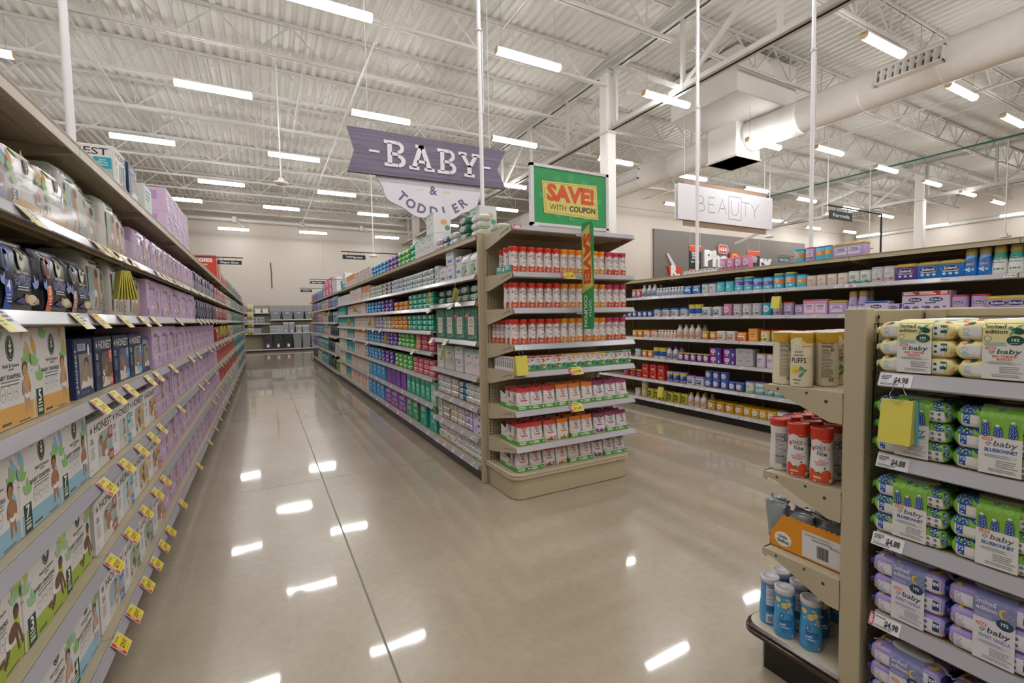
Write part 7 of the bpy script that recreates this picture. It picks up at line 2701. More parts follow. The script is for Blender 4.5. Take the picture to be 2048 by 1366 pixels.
# ---- low end rack: cans turned this way and that
FR, BK = -60 * PI / 180, 120 * PI / 180
for kd, z, nm, spots in (('puff_yellow', 1.176, 'yellow-banded puff can', ((1.762, 1.075, BK + .25), (1.748, .998, FR - .35), (1.835, 1.032, BK), (1.905, 1.035, BK + .2), (1.835, .955, BK), (1.91, .96, FR), (1.84, 1.085 + .02, BK))),
                         ('puff_pink', 1.176, 'pink-banded puff can', ((1.985, 1.04, FR - .5), (2.06, 1.045, FR), (2.135, 1.045, BK), (1.985, .965, BK), (2.06, .965, BK), (2.21, 1.04, FR))),
                         ('once_red', .837, 'red-capped puff can', ((1.775, 1.09, BK + .1), (1.752, 1.008, FR - .05), (1.748, .922, FR - .12), (1.838, .925, BK), (1.848, 1.085, BK), (1.832, 1.005, FR), (1.915, 1.01, FR), (1.92, 1.085, BK), (1.918, .93, BK))),
                         ('once_orange', .837, 'orange-capped puff can', ((1.995, 1.085, BK), (2.07, 1.085, FR), (1.995, 1.005, FR), (2.07, 1.0, BK))),
                         ('gerber', .192, 'sky blue puff can', ((1.778, 1.128, BK + .12), (1.752, 1.052, FR + .05), (1.768, .962, FR + .0), (1.855, 1.13, BK), (1.840, 1.045, BK), (2.02, 1.0, FR), (1.935, 1.125, BK))),
                         ('gerber_navy', .192, 'navy puff can', ((1.868, .985, FR + .5), (1.945, 1.03, FR), (2.03, 1.09, BK)))):
    for i, (x, y, a) in enumerate(spots):
        k = K[kd]
        R = k.w / 2
        # the can turns about its own axis, which stands R behind its front
        k.put((x - R * math.sin(a) * -1, y - R * math.cos(a), z + .0015), a, '%s, %s of its kind from the deck corner, low end rack' % (nm, ordw(i + 1)), '%ss on the low end rack' % nm)

o = empty('display_carton', (1.745, .975, .5315))
tag(o, 'orange display carton with white barcode label on low end rack', 'carton')
m = MB()
# side towards the aisle: zigzag top that drops to a low front lip
zz = [(-.145, 0), (.135, 0), (.135, .045), (.085, .132)]
n = 26
for i in range(n + 1):
    zz.append((.085 - .23 * i / n, .132 + (.006 if i % 2 else 0)))
m.prism([(a, b) for a, b in zz], 0, .002, '#e0901c', lambda a, b, c: (c, a, b))
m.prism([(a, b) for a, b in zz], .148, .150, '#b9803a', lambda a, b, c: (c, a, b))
m.box(0, .15, -.147, -.145, 0, .135, '#d98818')
m.box(0, .15, .133, .135, 0, .045, '#e0901c')
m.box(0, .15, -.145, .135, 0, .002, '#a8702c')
put(m, Art().ell('#e2dfda', .053, .040, .033, .028, 24).text('#24504a', 'Little', .053, .044, .011, .032, bold=.03, rot=-.05).text('#24504a', 'Bellies', .054, .026, .012, .044, bold=.03, rot=-.05)
    .rect('#d9d7d8', .125, .008, .142, .098).text('#3a3a3e', 'ORGANIC PUMPKIN ROUND-A-BOUTS', .178, .092, .0048, .090, bold=.02).bars('#4a4a4e', .160, .084, .07, 2, .002, .003, 2).bars('#4a4a4e', .22, .078, .04, 2, .002, .003, 3),
    lambda a, b, l: (-l, .135 - a, b))
bc = Art()
r_ = random.Random(4)
x = .178
while x < .218:
    wv = r_.choice((.0006, .0012, .0018))
    bc.rect('#2a2a2e', x, .022, wv, .046)
    x += wv + r_.choice((.0006, .0011))
put(m, bc, lambda a, b, l: (-.0009 - l, .135 - a, b))
m.obj('box_shell', o)
for i in range(9):
    kx, ky = 1.745 + (.04 if i % 2 else .10), 1.085 - .028 * i
    m = MB()
    w, h = .085, .150
    rows = []
    rr = random.Random(i)
    for f, t in ((0, .5), (.1, 1), (.5, 1), (.85, .6), (.95, .15), (1.0, .12)):
        rows.append([(w / 2 * math.cos(2 * PI * k / 12) * (1 if f < .9 else 1.03), .017 * t * math.sin(2 * PI * k / 12) + .012 * f * rr.uniform(-1, 1.4), f * h + rr.uniform(-.002, .002)) for k in range(12)])
    m.grid(rows, '#8d9296:g', closed=True)
    m.face(rows[-1], '#8d9296:g')
    if i < 3:
        put(m, Art().rect('#c9c9c4', -.03, .03, .02, .09).bars('#3f6a5a', -.028, .11, .016, 8, .003, .005, 2), lambda a, b, l: (a, -.019 - l, b))
    b_ = m.obj('snack_bag', None, (kx, ky + (.045 if i < 2 else 0), .5345 + (.012 if i < 2 else 0)))
    b_.rotation_euler = (RND.uniform(-.08, .08), RND.uniform(-.06, .06), -PI / 2 + PI + RND.uniform(-.4, .4))
    tag(b_, 'grey foil snack bag in the orange carton, %s from its low lip' % ordw(i + 1), 'snack bag', 'grey foil snack bags in the orange carton')

# ---- storage bins on the back wall rack
def bins(z, xs, kd, desc, ys=.03):
    for i, x in enumerate(xs):
        K[kd].put((x, R_Y + ys, z + .002), 0, '%s on the distant wall rack, %s from the diaper side' % (desc, ordw(nth('R', desc))), '%ss on the wall rack' % desc)


bins(1.56, (.55, 1.07, 1.58, 2.1), 'tote', 'grey lidded tote')
bins(.13, (.17, .62, 1.07), 'black_bin', 'black bin')
bins(.13, (1.48, 1.89, 2.30), 'grey_bin', 'pale grey bin')
bins(.90, (-.88, -.33), 'clear_tote', 'low grey tote')
bins(.90, (.56,), 'drawer6', 'wide drawer tower')
bins(.90, (.98, 1.24), 'tall_clear', 'tall clear container')
bins(.90, (1.56, 1.88), 'mid_clear', 'clear box')
bins(1.38, (-.76, -.43, -.10), 'drawer2', 'small drawer tower')
m = MB()
m.box(0, .01, 0, .01, 0, .01, '#888888')
bins(1.90, (-.20, .12), 'wh_b', 'white picture box')


# ================================================================ SIGNS
def on_y(px, py, Y):
    d = ray(px, py)
    t = Y / d.y
    return d.x * t, EYE + d.z * t


def F(x0, z0, y):
    """upright frame that faces the camera: a to the right, b up"""
    return lambda a, b, l: (x0 + a, y - l, z0 + b)


# ---- green coupon sign on the end rack
SX0, SX1, SZ0, SZ1, SY = 1.962, 2.772, 2.205, 2.708, 3.30
o = empty('coupon_sign', ((SX0 + SX1) / 2, SY, E_TOP))
tag(o, 'green framed coupon sign standing on top of the end rack', 'sign')
w, h = SX1 - SX0, SZ1 - SZ0
x0, z0 = -w / 2, SZ0 - E_TOP
m = MB()
f = .030
for a, b, c, d in ((0, f, 0, h), (w - f, w, 0, h), (0, w, 0, f * .8), (0, w, h - f * .8, h)):
    m.box(x0 + a, x0 + b, -.012, .022, z0 + c, z0 + d, '#d9d6dd:g')
for xx in (x0 + .01, x0 + w - .05):
    m.box(xx, xx + .04, -.04, .05, .002, z0 + .004, '#d9d6dd:g')
m.box(x0 + .02, x0 + w - .02, -.005, .012, .002, z0 + .002, '#cfccd2:g')
m.obj('sign_frame', o)
m = MB()
m.box(x0 + .02, x0 + w - .02, -.004, .014, z0 + .015, z0 + h - .012, '#2f9a58')


def coupon_art(w, h, vertical=False):
    a = Art()
    cx, cy = w * .5, h * .5
    for k in range(12):
        t = 2 * PI * k / 12
        R = w * .36 if not vertical else w * .4
        p = [(cx, cy), (cx + R * math.cos(t - .11) * 1.2, cy + R * math.sin(t - .11) * .72), (cx + R * math.cos(t + .11) * 1.2, cy + R * math.sin(t + .11) * .72)]
        a.group('#45a869', [p])
    return a


aw, ah = w - 2 * f, h - 1.6 * f
a = coupon_art(aw, ah)
q = [(.13 * aw, .185 * ah), (.885 * aw, .15 * ah), (.86 * aw, .80 * ah), (.105 * aw, .76 * ah)]
a.poly('#d9cd72', q)


def dash(a, c, pts, L, g, t):
    for (ax, ay), (bx_, by) in zip(pts, pts[1:] + pts[:1]):
        D = math.hypot(bx_ - ax, by - ay)
        n = int(D / (L + g))
        for i in range(n):
            u0, u1 = i / n, (i + L / (L + g)) / n
            a.line(c, [(ax + (bx_ - ax) * u0, ay + (by - ay) * u0), (ax + (bx_ - ax) * u1, ay + (by - ay) * u1)], t)


qc = (sum(p[0] for p in q) / 4, sum(p[1] for p in q) / 4)
dash(a, '#2f3a2a', [(qc[0] + (x - qc[0]) * .94, qc[1] + (y - qc[1]) * .90) for x, y in q], .014, .008, .0035)
a.text('#d9562a', 'SAVE!', .495 * aw, .435 * ah, .125, .66 * aw, bold=.055)
a.text('#2a3326', 'WITH', .315 * aw, .26 * ah, .046, .22 * aw, bold=.0)
a.text('#2a3326', 'COUPON', .655 * aw, .26 * ah, .046, .37 * aw, bold=.035)
put(m, a, F(x0 + f, z0 + .8 * f, -.004), .0006, .0003)
m.obj('poster', o)

# ---- coupon blade that sticks out of the shelf fronts
BX, BY0, BY1, BZ0, BZ1 = 2.325, 2.945, 3.098, 1.345, 2.205
o = empty('coupon_flag_sign', (BX, BY1, BZ0))
tag(o, 'tall narrow coupon blade sign sticking out of the end rack shelves', 'sign')
bw, bh = BY1 - BY0, BZ1 - BZ0
m = MB()
pts = [(0, 0), (bw - .012, 0), (bw, .012), (bw, bh - .03), (bw - .02, bh), (0, bh)]
m.prism(pts, -.002, .002, '#2f9a58', lambda a, b, c: (c, -a, b))
for s in (-1, 1):
    a = Art()
    a.poly('#d9cd72', [(.006, .34 * bh), (bw - .006, .40 * bh), (bw - .05, bh - .02), (.006, bh - .075)])
    dash(a, '#2f3a2a', [(.012, .355 * bh), (bw - .014, .408 * bh), (bw - .055, bh - .04), (.012, bh - .09)], .014, .009, .003)
    a.text('#d9562a', 'SAVE!', .030, bh * .66, .088, .41, rot=-PI / 2, bold=.055)
    a.text('#e6efe6', 'COUPON', .028, bh * .17, .040, .26, rot=-PI / 2, bold=.035)
    a.text('#e6efe6', 'WITH', .088, bh * .20, .036, .135, rot=-PI / 2)
    if s < 0:
        put(m, a, lambda p, q, l: (-.002 - l, -p, q), .0004, .0003)
    else:
        put(m, a, lambda p, q, l: (.002 + l, -bw + p, q), .0004, .0003)
m.obj('panel', o)
m = MB()
for z in (1.515, 1.80, 2.15):
    m.box(-.004, .004, .0, .012, z - BZ0 - .05, z - BZ0 - .02, '#d9d6dd:g')
    m.box(-.05, .004, .004, .010, z - BZ0 - .045, z - BZ0 - .035, '#d9d6dd:g')
m.obj('clip', o)

# ---- purple and white department sign
BYY = 5.4
wood_mat('ribbon_wood', '#5d5468', '#7a7089', 'X')
o = empty('department_sign', (1.87, BYY, 3.34))
tag(o, 'purple ribbon sign over a scalloped white half disc above the aisle', 'sign')


def sg(px, py):
    x, z = on_y(px, py, BYY)
    return x - 1.87, z - 3.34


rib = [sg(693, 252), sg(1010, 303), sg(993, 340), sg(1011, 379), sg(694, 343), sg(708, 299)]
m = MB()
m.prism(rib, -.02, .02, 'ribbon_wood', lambda a, b, c: (a, c, b), '#3a302c')
m.obj('ribbon', o)


def slab(ch):
    """slab letters drawn in a unit cell, as convex pieces"""
    S = {'B': [[(0, 0), (.62, 0), (.62, .13), (0, .13)], [(0, .87), (.60, .87), (.60, 1), (0, 1)], [(.14, .1), (.34, .1), (.34, .9), (.14, .9)], [(.3, .44), (.62, .44), (.62, .56), (.3, .56)]],
         'A': [[(0, 0), (.40, 0), (.40, .13), (0, .13)], [(.60, 0), (1, 0), (1, .13), (.60, .13)], [(.10, .08), (.29, .08), (.58, 1), (.40, 1)], [(.71, .08), (.90, .08), (.60, 1), (.42, 1)], [(.26, .87), (.60, .87), (.60, 1), (.26, 1)], [(.3, .28), (.7, .28), (.66, .40), (.34, .40)]],
         'Y': [[(.26, 0), (.74, 0), (.74, .13), (.26, .13)], [(.40, .08), (.60, .08), (.60, .48), (.40, .48)], [(.08, .92), (.28, .92), (.58, .42), (.42, .40)], [(.72, .92), (.92, .92), (.60, .40), (.44, .42)], [(0, .87), (.38, .87), (.38, 1), (0, 1)], [(.62, .87), (1, .87), (1, 1), (.62, 1)]]}[ch]
    S = [list(p) for p in S]
    if ch == 'B':
        for cy, ry, rx, cx in ((.755, .245, .30, .58), (.25, .25, .34, .60)):
            n = 8
            for k in range(n):
                t0, t1 = -PI / 2 + PI * k / n, -PI / 2 + PI * (k + 1) / n
                S.append([(cx + rx * math.cos(t0), cy + ry * math.sin(t0)), (cx + rx * math.cos(t1), cy + ry * math.sin(t1)), (cx + rx * .42 * math.cos(t1), cy + ry * .46 * math.sin(t1)), (cx + rx * .42 * math.cos(t0), cy + ry * .46 * math.sin(t0))])
    return S


m = MB()
for ch, (xa, ya), (xb, yb) in (('B', (768, 335), (809, 279)), ('A', (817, 344), (866, 290)), ('B', (874, 348), (910, 296)), ('Y', (916, 354), (957, 303))):
    (a0, b0), (a1, b1) = sg(xa, ya), sg(xb, yb)
    b1 = max(b1, b0 + .28)
    for p in slab(ch):
        m.prism([(a0 + (a1 - a0) * u * (1 if ch != 'B' else 1.06), -.145 + .29 * v) for u, v in p], -.032, -.0205, '#e2dfe6', lambda a, b, c: (a, c, b))
for px in ((737, 304), (962, 334)):
    a0, b0 = sg(*px)
    m.box(a0, a0 + .115, -.030, -.0205, -.012, .012, '#e2dfe6')
m.obj('lettering', o)
hx0, hx1 = sg(755, 350)[0], sg(968, 372)[0]
cx = (hx0 + hx1) / 2
R = (hx1 - hx0) / 2
pts = [(hx0, -.22), (hx1, -.22)]
n = 44
for k in range(n + 1):
    t = -PI * k / n
    r = 1 + .035 * math.cos(10 * t)
    pts.append((cx + R * r * math.cos(t) * .99, -.235 + .445 * r * math.sin(t)))
m = MB()
m.prism(pts[2:] , .025, .05, '#dcd9e2', lambda a, b, c: (a, c, b), '#c3bfc9')
ta = Art()
ta.text('#6b6280', '&', cx, -.395, .10, bold=.03)
for s in (-1, 1):
    ta.rect('#d9c9a8', cx + s * .16 - .05, -.36, .10, .014)
for i, chh in enumerate('TODDLER'):
    t = -PI / 2 + (i - 3) * .335
    rx, rz = R * .74, .315
    ta.text('#6b6280', chh, cx + rx * math.cos(t), -.262 + rz * math.sin(t) * 1.02 - .06, .105, rot=(t + PI / 2) * .72, bold=.035)
put(m, ta, lambda a, b, l: (a, .025 - l, b), .001, .0005)
m.obj('half_disc', o)
m = MB()
for x in (-.75, .75):
    m.tube([(x, 0, .2), (x, 0, 6.45 - 3.34)], .004, '#d5d2d5', 5)
m.obj('hanging_wire', o)

# ---- white beauty sign
BTY = 7.5
(ax, az), (bx1, bz) = on_y(1355, 438, BTY), on_y(1543, 400, BTY)
o = empty('department_sign', (ax, BTY, az))
tag(o, 'white beauty sign on wooden backing strips above the formula rack', 'sign')
w, h = bx1 - ax, .80
wood_mat('strip_wood', '#8a6f58', '#a98d74', 'X')
m = MB()
m.cbox(0, w, -.03, 0, 0, h, '#dddbe0', .004)
a = Art()
xs = {}
cw, ch_ = .30, .345
zb = .235
tk = .013
def st(c, ps, x):
    a.line(c, [(x + u * cw, zb + v * ch_) for u, v in ps], tk)
c1, c2, c3 = '#56707a', '#6a6a7a', '#8a5a86'
arc = lambda x0, y0, rx, ry, t0, t1: [(x0 + rx * math.cos(t0 + (t1 - t0) * k / 8), y0 + ry * math.sin(t0 + (t1 - t0) * k / 8)) for k in range(9)]
X0 = .60
st(c1, [(0, 0), (0, 1), (.35, 1)], X0); st(c1, arc(.35, .76, .4, .24, PI / 2, -PI / 2), X0); st(c1, [(0, .52), (.4, .52)], X0); st(c1, arc(.4, .26, .45, .26, PI / 2, -PI / 2), X0); st(c1, [(0, 0), (.4, 0)], X0)
x = X0 + .39
st(c1, [(.75, 0), (0, 0), (0, 1), (.75, 1)], x); st(c1, [(0, .52), (.6, .52)], x)
x = X0 + .72
st(c2, [(0, 0), (.5, 1), (1, 0)], x); st(c2, [(.2, .36), (.8, .36)], x)
x = X0 + 1.20
st(c3, [(0, 1), (0, .35)], x); st(c3, arc(.42, .36, .42, .36, PI, 2 * PI), x); st(c3, [(.84, .35), (.84, 1)], x)
x = X0 + 1.58
st(c1, [(0, 1), (1, 1)], x); st(c1, [(.5, 1), (.5, 0)], x)
x = X0 + 1.94
st(c1, [(0, 1), (.5, .48), (1, 1)], x); st(c1, [(.5, .48), (.5, 0)], x)
bxx = X0 + 1.10
a.line(c3, [(bxx, zb - .10), (bxx + .46, zb - .10), (bxx + .46, zb + ch_ + .10), (bxx, zb + ch_ + .10), (bxx, zb - .10)], .012)
put(m, a, F(0, 0, -.03), .001, .0004)
m.obj('board', o)
m = MB()
for z0_, z1_ in ((-.12, .08), (h - .08, h + .11)):
    m.box(.22, w - .20, .012, .045, z0_, z1_, 'strip_wood')
m.obj('wood_strip', o)
m = MB()
m.cbox(0, w, .055, .085, 0, h, '#dddbe0', .004)
for x in (.25, w - .25):
    m.tube([(x, .028, .0), (x, .028, 6.45 - az)], .008, '#d5d2d5', 6)
m.obj('rear_board', o)

# ---- pharmacy front
PY = 14.62
(px0, pz1), (px1, _) = on_y(1308, 457, PY), on_y(1610, 487, PY)
o = empty('pharmacy_sign', (px0, PY, 2.3))
tag(o, 'dark taupe pharmacy panel with white letters on the far wall', 'sign')
m = MB()
m.box(0, px1 - px0, 0, .075, 0, pz1 - 2.3, '#6d665f')
m.obj('panel', o)
def ps(px, py):
    x, z = on_y(px, py, PY)
    return x - px0, z - 2.3
m = MB()
def letters(txt, xa, xb, base, cap, col, bold, d0=-.06):
    ps_, tw, y0, y1 = glyphs(txt, bold)
    k = cap / .70
    for poly in ps_:
        m.prism([(xa + p[0] * (xb - xa) / tw, base + p[1] * k) for p in poly], d0, -.002, col, lambda a, b, c: (a, c, b))
base = ps(1407, 531)[1]
cap = ps(1407, 501)[1] - base
letters('Pha', ps(1407, 520)[0], ps(1455, 520)[0], base, cap, '#e4e2e6', .05)
letters('macy', ps(1479, 520)[0], ps(1541, 530)[0], base, cap, '#e4e2e6', .05)
m.obj('lettering', o)
m = MB()
xa, xb = ps(1457, 520)[0], ps(1478, 520)[0]
m.cbox(xa, xb, -.09, -.002, base - .02, base + cap, '#c8351f', .03)
put(m, Art().line('#e0b93a', [((xb - xa) * .25, .05), ((xb - xa) * .25, cap * .85), ((xb - xa) * .65, cap * .85), ((xb - xa) * .72, cap * .6), ((xb - xa) * .45, cap * .45), ((xb - xa) * .75, .05)], .09), F(xa, base, -.09), .002)
m.obj('red_letter', o)
m = MB()
(xa, za), (xb, zb_) = ps(1434, 507), ps(1455, 494)
hh = Art()
W_, H_ = xb - xa, .42
hh.rrect('#e2dcdc', 0, 0, W_, H_, H_ * .45)
hh.rrect('#c8402f', .03, .03, W_ - .06, H_ - .06, H_ * .38)
hh.text('#efe9e9', 'H-E-B', W_ / 2, H_ * .30, H_ * .38, W_ * .72, bold=.05)
m.prism([(xa + u, za + v) for u, v in hh.p[0][1]], -.05, -.002, '#c8402f', lambda a, b, c: (a, c, b))
put(m, hh, F(xa, za, -.05), .002, .001)
m.obj('capsule_logo', o)
m = MB()
(xa, za), (xb, zb_) = ps(1335, 552), ps(1361, 534)
m.prism([(xa + .12, za - .15), (xb - .10, za - .15), (xb, zb_ - .06), (xb + .03, zb_ - .06), (xb + .03, zb_), (xa - .05, zb_), (xa - .05, zb_ - .06), (xa, zb_ - .06)], -.07, -.002, '#c8351f', lambda a, b, c: (a, c, b))
m.prism([(xa - .10, zb_ + .52), (xa - .02, zb_ + .56), (xa + .45, zb_ + .0), (xa + .25, zb_)], -.07, -.002, '#cfcdd2', lambda a, b, c: (a, c, b))
put(m, Art().text('#e6e2e2', 'R', (xb - xa) * .42, .02, .42, bold=.06).text('#e6e2e2', 'x', (xb - xa) * .72, -.08, .26, bold=.05), F(xa, za, -.07), .004)
m.obj('mortar', o)

# ---- hanging category banners beyond the formula rack
for i, (xa, ya, xb, yb, Y, lb) in enumerate(((1378, 489, 1402, 543, 12.0, 'nearer the mortar picture'), (1494, 500, 1519, 545, 12.0, 'over the last white letters'))):
    (x0, z1), (x1, z0) = on_y(xa, ya, Y), on_y(xb, yb, Y)
    o = empty('category_banner', (x0, Y, z0))
    tag(o, 'black category banner with orange head in front of pharmacy panel, %s' % lb, 'banner')
    w, h = x1 - x0, z1 - z0
    m = MB()
    m.box(0, w, -.01, .01, 0, h, '#22262c')
    a = Art().rect('#d9552f', 0, h * .76, w, h * .24).rect('#e6ded8', 0, h * .95, w, h * .02).rect('#d9552f', 0, 0, w, h * .08)
    a.bars('#d9d9dc', w * .18, h * .70, w * .64, 5, h * .035, h * .025, i, 'c')
    if i == 0:
        a.text('#e6e6e8', 'Sun Care', w * .5, h * .33, h * .07, w * .72, bold=.03)
    put(m, a, F(0, 0, -.01), .001, .0006)
    m.obj('panel', o)
    m = MB()
    for x in (.05, w - .05):
        m.tube([(x, 0, h), (x, 0, 6.45 - z0)], .004, '#c9c6c9', 4)
    m.obj('hanging_wire', o)


def arm_sign(px0, py0, px1, py1, Y, txt, pole_x, ztop, label, col='#1d2228', th=.45, ink='#e6e6e8', bars=False):
    (x0, z1), (x1, z0) = on_y(px0, py0, Y), on_y(px1, py1, Y)
    z0 = z1 - max(.05, (z1 - z0) * .86)
    o = empty('aisle_sign', (x0, Y, z0))
    tag(o, label, 'sign', 'aisle signs on black arms')
    w, h = x1 - x0, z1 - z0
    m = MB()
    m.box(0, w, -.006, .006, 0, h, col)
    a = Art()
    if bars:
        a.rect('#8a8f96', w * .2, h * .25, w * .6, h * .5)
    else:
        a.text(ink, txt, w / 2, h * (.5 - th / 2), h * th, w * .74, bold=.03)
    put(m, a, F(0, 0, -.006), .0008, .0004)
    m.obj('panel', o)
    m = MB()
    zr = h + .045
    px = pole_x - x0
    m.tube([(-.02 if px > 0 else w + .02, 0, zr), (px, 0, zr)], .008, '#1a1c1f:p', 6)
    m.tube([(px, 0, zr), (px, 0, ztop - z0 + .002)], .010, '#1a1c1f:p', 6)
    m.obj('arm', o)
    m = MB()
    for u in (.25, .75):
        m.tube([(w * u, 0, zr + .006), (w * u + .008, -.008, zr - .02), (w * u, 0, h - .012)], .0025, '#3a3c40:m', 5)
    m.obj('hook', o)


arm_sign(434, 520, 484, 531, 8.5, 'Diaper Zone', -1.15, A_TOP, 'black aisle sign reading Diaper Zone above the diaper rack')
arm_sign(685, 509, 731, 521, 7.4, 'Wipes', 2.25, B_TOP, 'black aisle sign reading Wipes above the wipes rack')
arm_sign(620, 562, 649, 569, 12.3, 'Potty Training', 2.25, B_TOP, 'black aisle sign reading Potty Training, far along the wipes rack')
arm_sign(601, 579, 624, 585, 16.0, '', 2.25, B_TOP, 'farthest black aisle sign above the wipes rack, unreadable', bars=True)
arm_sign(1659, 420, 1703, 446, 2.53, 'Formula', 5.85, C_TOP, 'slate aisle sign reading Formula on a black pole', '#3f4a54', .40)
arm_sign(1556, 513, 1580, 528, 10.0, 'Hair Care', 17.4, 0.0, 'blue-grey aisle sign reading Hair Care beyond the formula rack', '#56707f', .40)
o = empty('cable', (1.05, 26.29, 3.2))
tag(o, 'dark cable hanging on the back wall above the storage bins', 'cable')
m = MB()
(xa, za), (xb, zb_) = on_y(541, 525, 26.28), on_y(544, 577, 26.28)
m.tube([(xa - 1.05, -.02, za - 3.2), (xa - 1.03, -.02, (za + zb_) / 2 - 3.1), (xb - 1.05, -.02, zb_ - 3.2)], .022, '#3a3d38', 6)
m.obj('cord', o)

# ================================================================ TAGS, LABELS AND COUPON PADS
def tag_mesh(kind, price, seed):
    """sale tag: hinged at the rail, leaning out; a = along the rail, b = down the slope"""
    m = MB()
    w, h = .098, .074
    L = .9
    nx, nz = math.cos(L), -math.sin(L)
    def P(a, b, l):
        return (a - w / 2, -.004 - b * nx - l * math.sin(L), .0 + b * nz + l * math.cos(L))
    def Q(a, b, l):
        return P(a, h - b, l)
    m.face([P(0, 0, 0), P(w, 0, 0), P(w, h, 0), P(0, h, 0)], '#d9d6d8')
    m.face([P(0, 0, -.0012), P(w, 0, -.0012), P(w, h, -.0012), P(0, h, -.0012)], '#d5d0c2')
    for s, e in (((0, 0), (w, 0)), ((w, 0), (w, h)), ((w, h), (0, h)), ((0, h), (0, 0))):
        m.face([P(*s, 0), P(*e, 0), P(*e, -.0012), P(*s, -.0012)], '#d9d6d8')
    a = Art()
    if kind == 'sale':
        a.rect('#ddc92e', .020, .002, w - .022, h - .004)
        a.rect('#c8322e', .002, .002, .018, h - .004)
        a.text('#efe6e4', 'LOW', .0125, h * .5, .0070, .026, rot=PI / 2, bold=.03)
        a.text('#efe6e4', 'PRICES', .0185, h * .5, .0045, .036, rot=PI / 2, bold=.03)
        a.text('#26241c', price, .056, .020, .021, .058, bold=.02)
        a.bars('#6a6430', .026, .064, .045, 2, .0028, .003, seed)
        a.rect('#dfdcd6', .076, .046, .014, .014)
        a.bars('#33312a', .078, .054, .010, 2, .003, .002, 1)
        a.bars('#6a6430', .026, .008, .05, 1, .0022, .002, seed + 3)
    else:
        a.rect('#ddd25a', .004, .004, w * .45, h - .008)
        a.bars('#55575c', w * .55, h - .014, w * .38, 3, .008, .005, seed)
        a.bars('#8a8652', .010, h - .02, .03, 4, .006, .005, seed + 1)
    put(m, a, Q, .0004, .00012)
    return m.mesh('price_tag')


TAGM = [tag_mesh('sale', '$29.97', 1), tag_mesh('sale', '$29.97', 2)]
TAGP = tag_mesh('plain', '', 3)


def rail_tag(rk, z, y, me, label, group, cat='price tag', name='price_tag', tilt=0):
    lip, s, _ = RACK[rk]
    o = link(name, me, None, (lip + s * .006, y, z + .002), s * PI / 2)
    tag(o, label, cat, group)
    return o


SHA = ('bottom', 'second', 'third', 'fourth', 'fifth', 'sixth')
TPX = {0: (248, 274, 299, 317, 332, 345), 1: (235, 269, 297, 319, 335, 430), 2: (221, 259, 288, 311, 328, 365, 405), 3: (208, 241, 267, 305, 321, 350, 386, 400, 422), 4: (20, 171, 207, 256, 293, 315, 362, 400, 408, 416), 5: (75, 209, 228, 250, 275, 323, 335, 345, 358, 366, 374)}
for sh, pxs in TPX.items():
    c = 0
    ys = [y_at(px, A_LIP + .04, A_Z[sh] - .03) for px in pxs]
    y = max(ys) + .5
    rr = random.Random(sh)
    while y < 19.2:
        ys.append(y)
        y += rr.uniform(.35, .8) if sh in (4, 5, 3) else rr.uniform(.5, 1.1)
    for y in sorted(ys):
        c += 1
        plain = (sh == 4 and c in (1, 2)) or (sh == 5 and c == 1)
        rail_tag('A', A_Z[sh], y, TAGP if plain else TAGM[c % 2], '%s price tag, %s from near end on %s shelf of diaper rack' % ('white and yellow' if plain else 'yellow sale', ordw(c), SHA[sh]), 'price tags on the %s shelf of the diaper rack' % SHA[sh])
SHB = {'BN': BN, 'B': BF}
for rk, sh, pxs in (('BN', 5, (900,)), ('B', 5, (857,)), ('BN', 4, (889, 861)), ('B', 4, (728, 746, 760)), ('B', 3, (824, 708, 734)), ('B', 6, ())):
    ys = sorted(y_at(px, B_LIP - .04, SHB[rk][sh] - .04) for px in pxs)
    for i, y in enumerate(ys):
        rail_tag(rk, SHB[rk][sh], y, TAGP, 'white and yellow price tag, %s from near end, %s of %s' % (ordw(i + 1), SHELF[sh], RACK[rk][2]), 'price tags on the wipes rack')
c = 0
rr = random.Random(9)
for sh in (1, 2, 3, 4):
    y = 12.5
    i = 0
    while y < 19.0:
        i += 1
        rail_tag('BT', BT[sh], y, TAGP, 'pale price tag, %s from near end, %s of far wipes bays' % (ordw(i), SHELF[sh]), 'pale price tags on the far wipes bays')
        y += rr.uniform(.5, .8)


def strip_label(w, h, art, col='#cfccd2'):
    """paper label in the rail's channel; leans with it"""
    m = MB()
    def P(a, b, l):
        t = 1 - b / h
        return (a - w / 2, -.0075 - .0175 * t - l * .9, .0 - .037 * t * (h / .037) - .0012 + l * .4)
    m.face([P(0, 0, .0008), P(w, 0, .0008), P(w, h, .0008), P(0, h, .0008)], col)
    put(m, art, P, .0013, .0003)
    return m.mesh('shelf_label')


LBL = [strip_label(.068, .030, Art().bars('#55585f', .005, .022, .022, 3, .003, .003, k).text('#33353a', p, .047, .007, .013, .034, bold=.03)) for k, p in enumerate(('11 98', '19 98', '24 97'))]


def rail_labels(rk, sh, z, y0, y1, step, seed):
    r = random.Random(seed)
    lip, s, rn = RACK[rk]
    y, i = y0, 0
    while y < y1:
        i += 1
        tag(link('shelf_label', LBL[i % 3], None, (lip + s * -.001, y, z), s * PI / 2), 'small white rail label, %s from near end, %s of %s' % (ordw(i), SHELF[sh], rn), 'shelf label', 'white rail labels on %s of %s' % (SHELF[sh], rn))
        y += step * r.uniform(.7, 1.35)


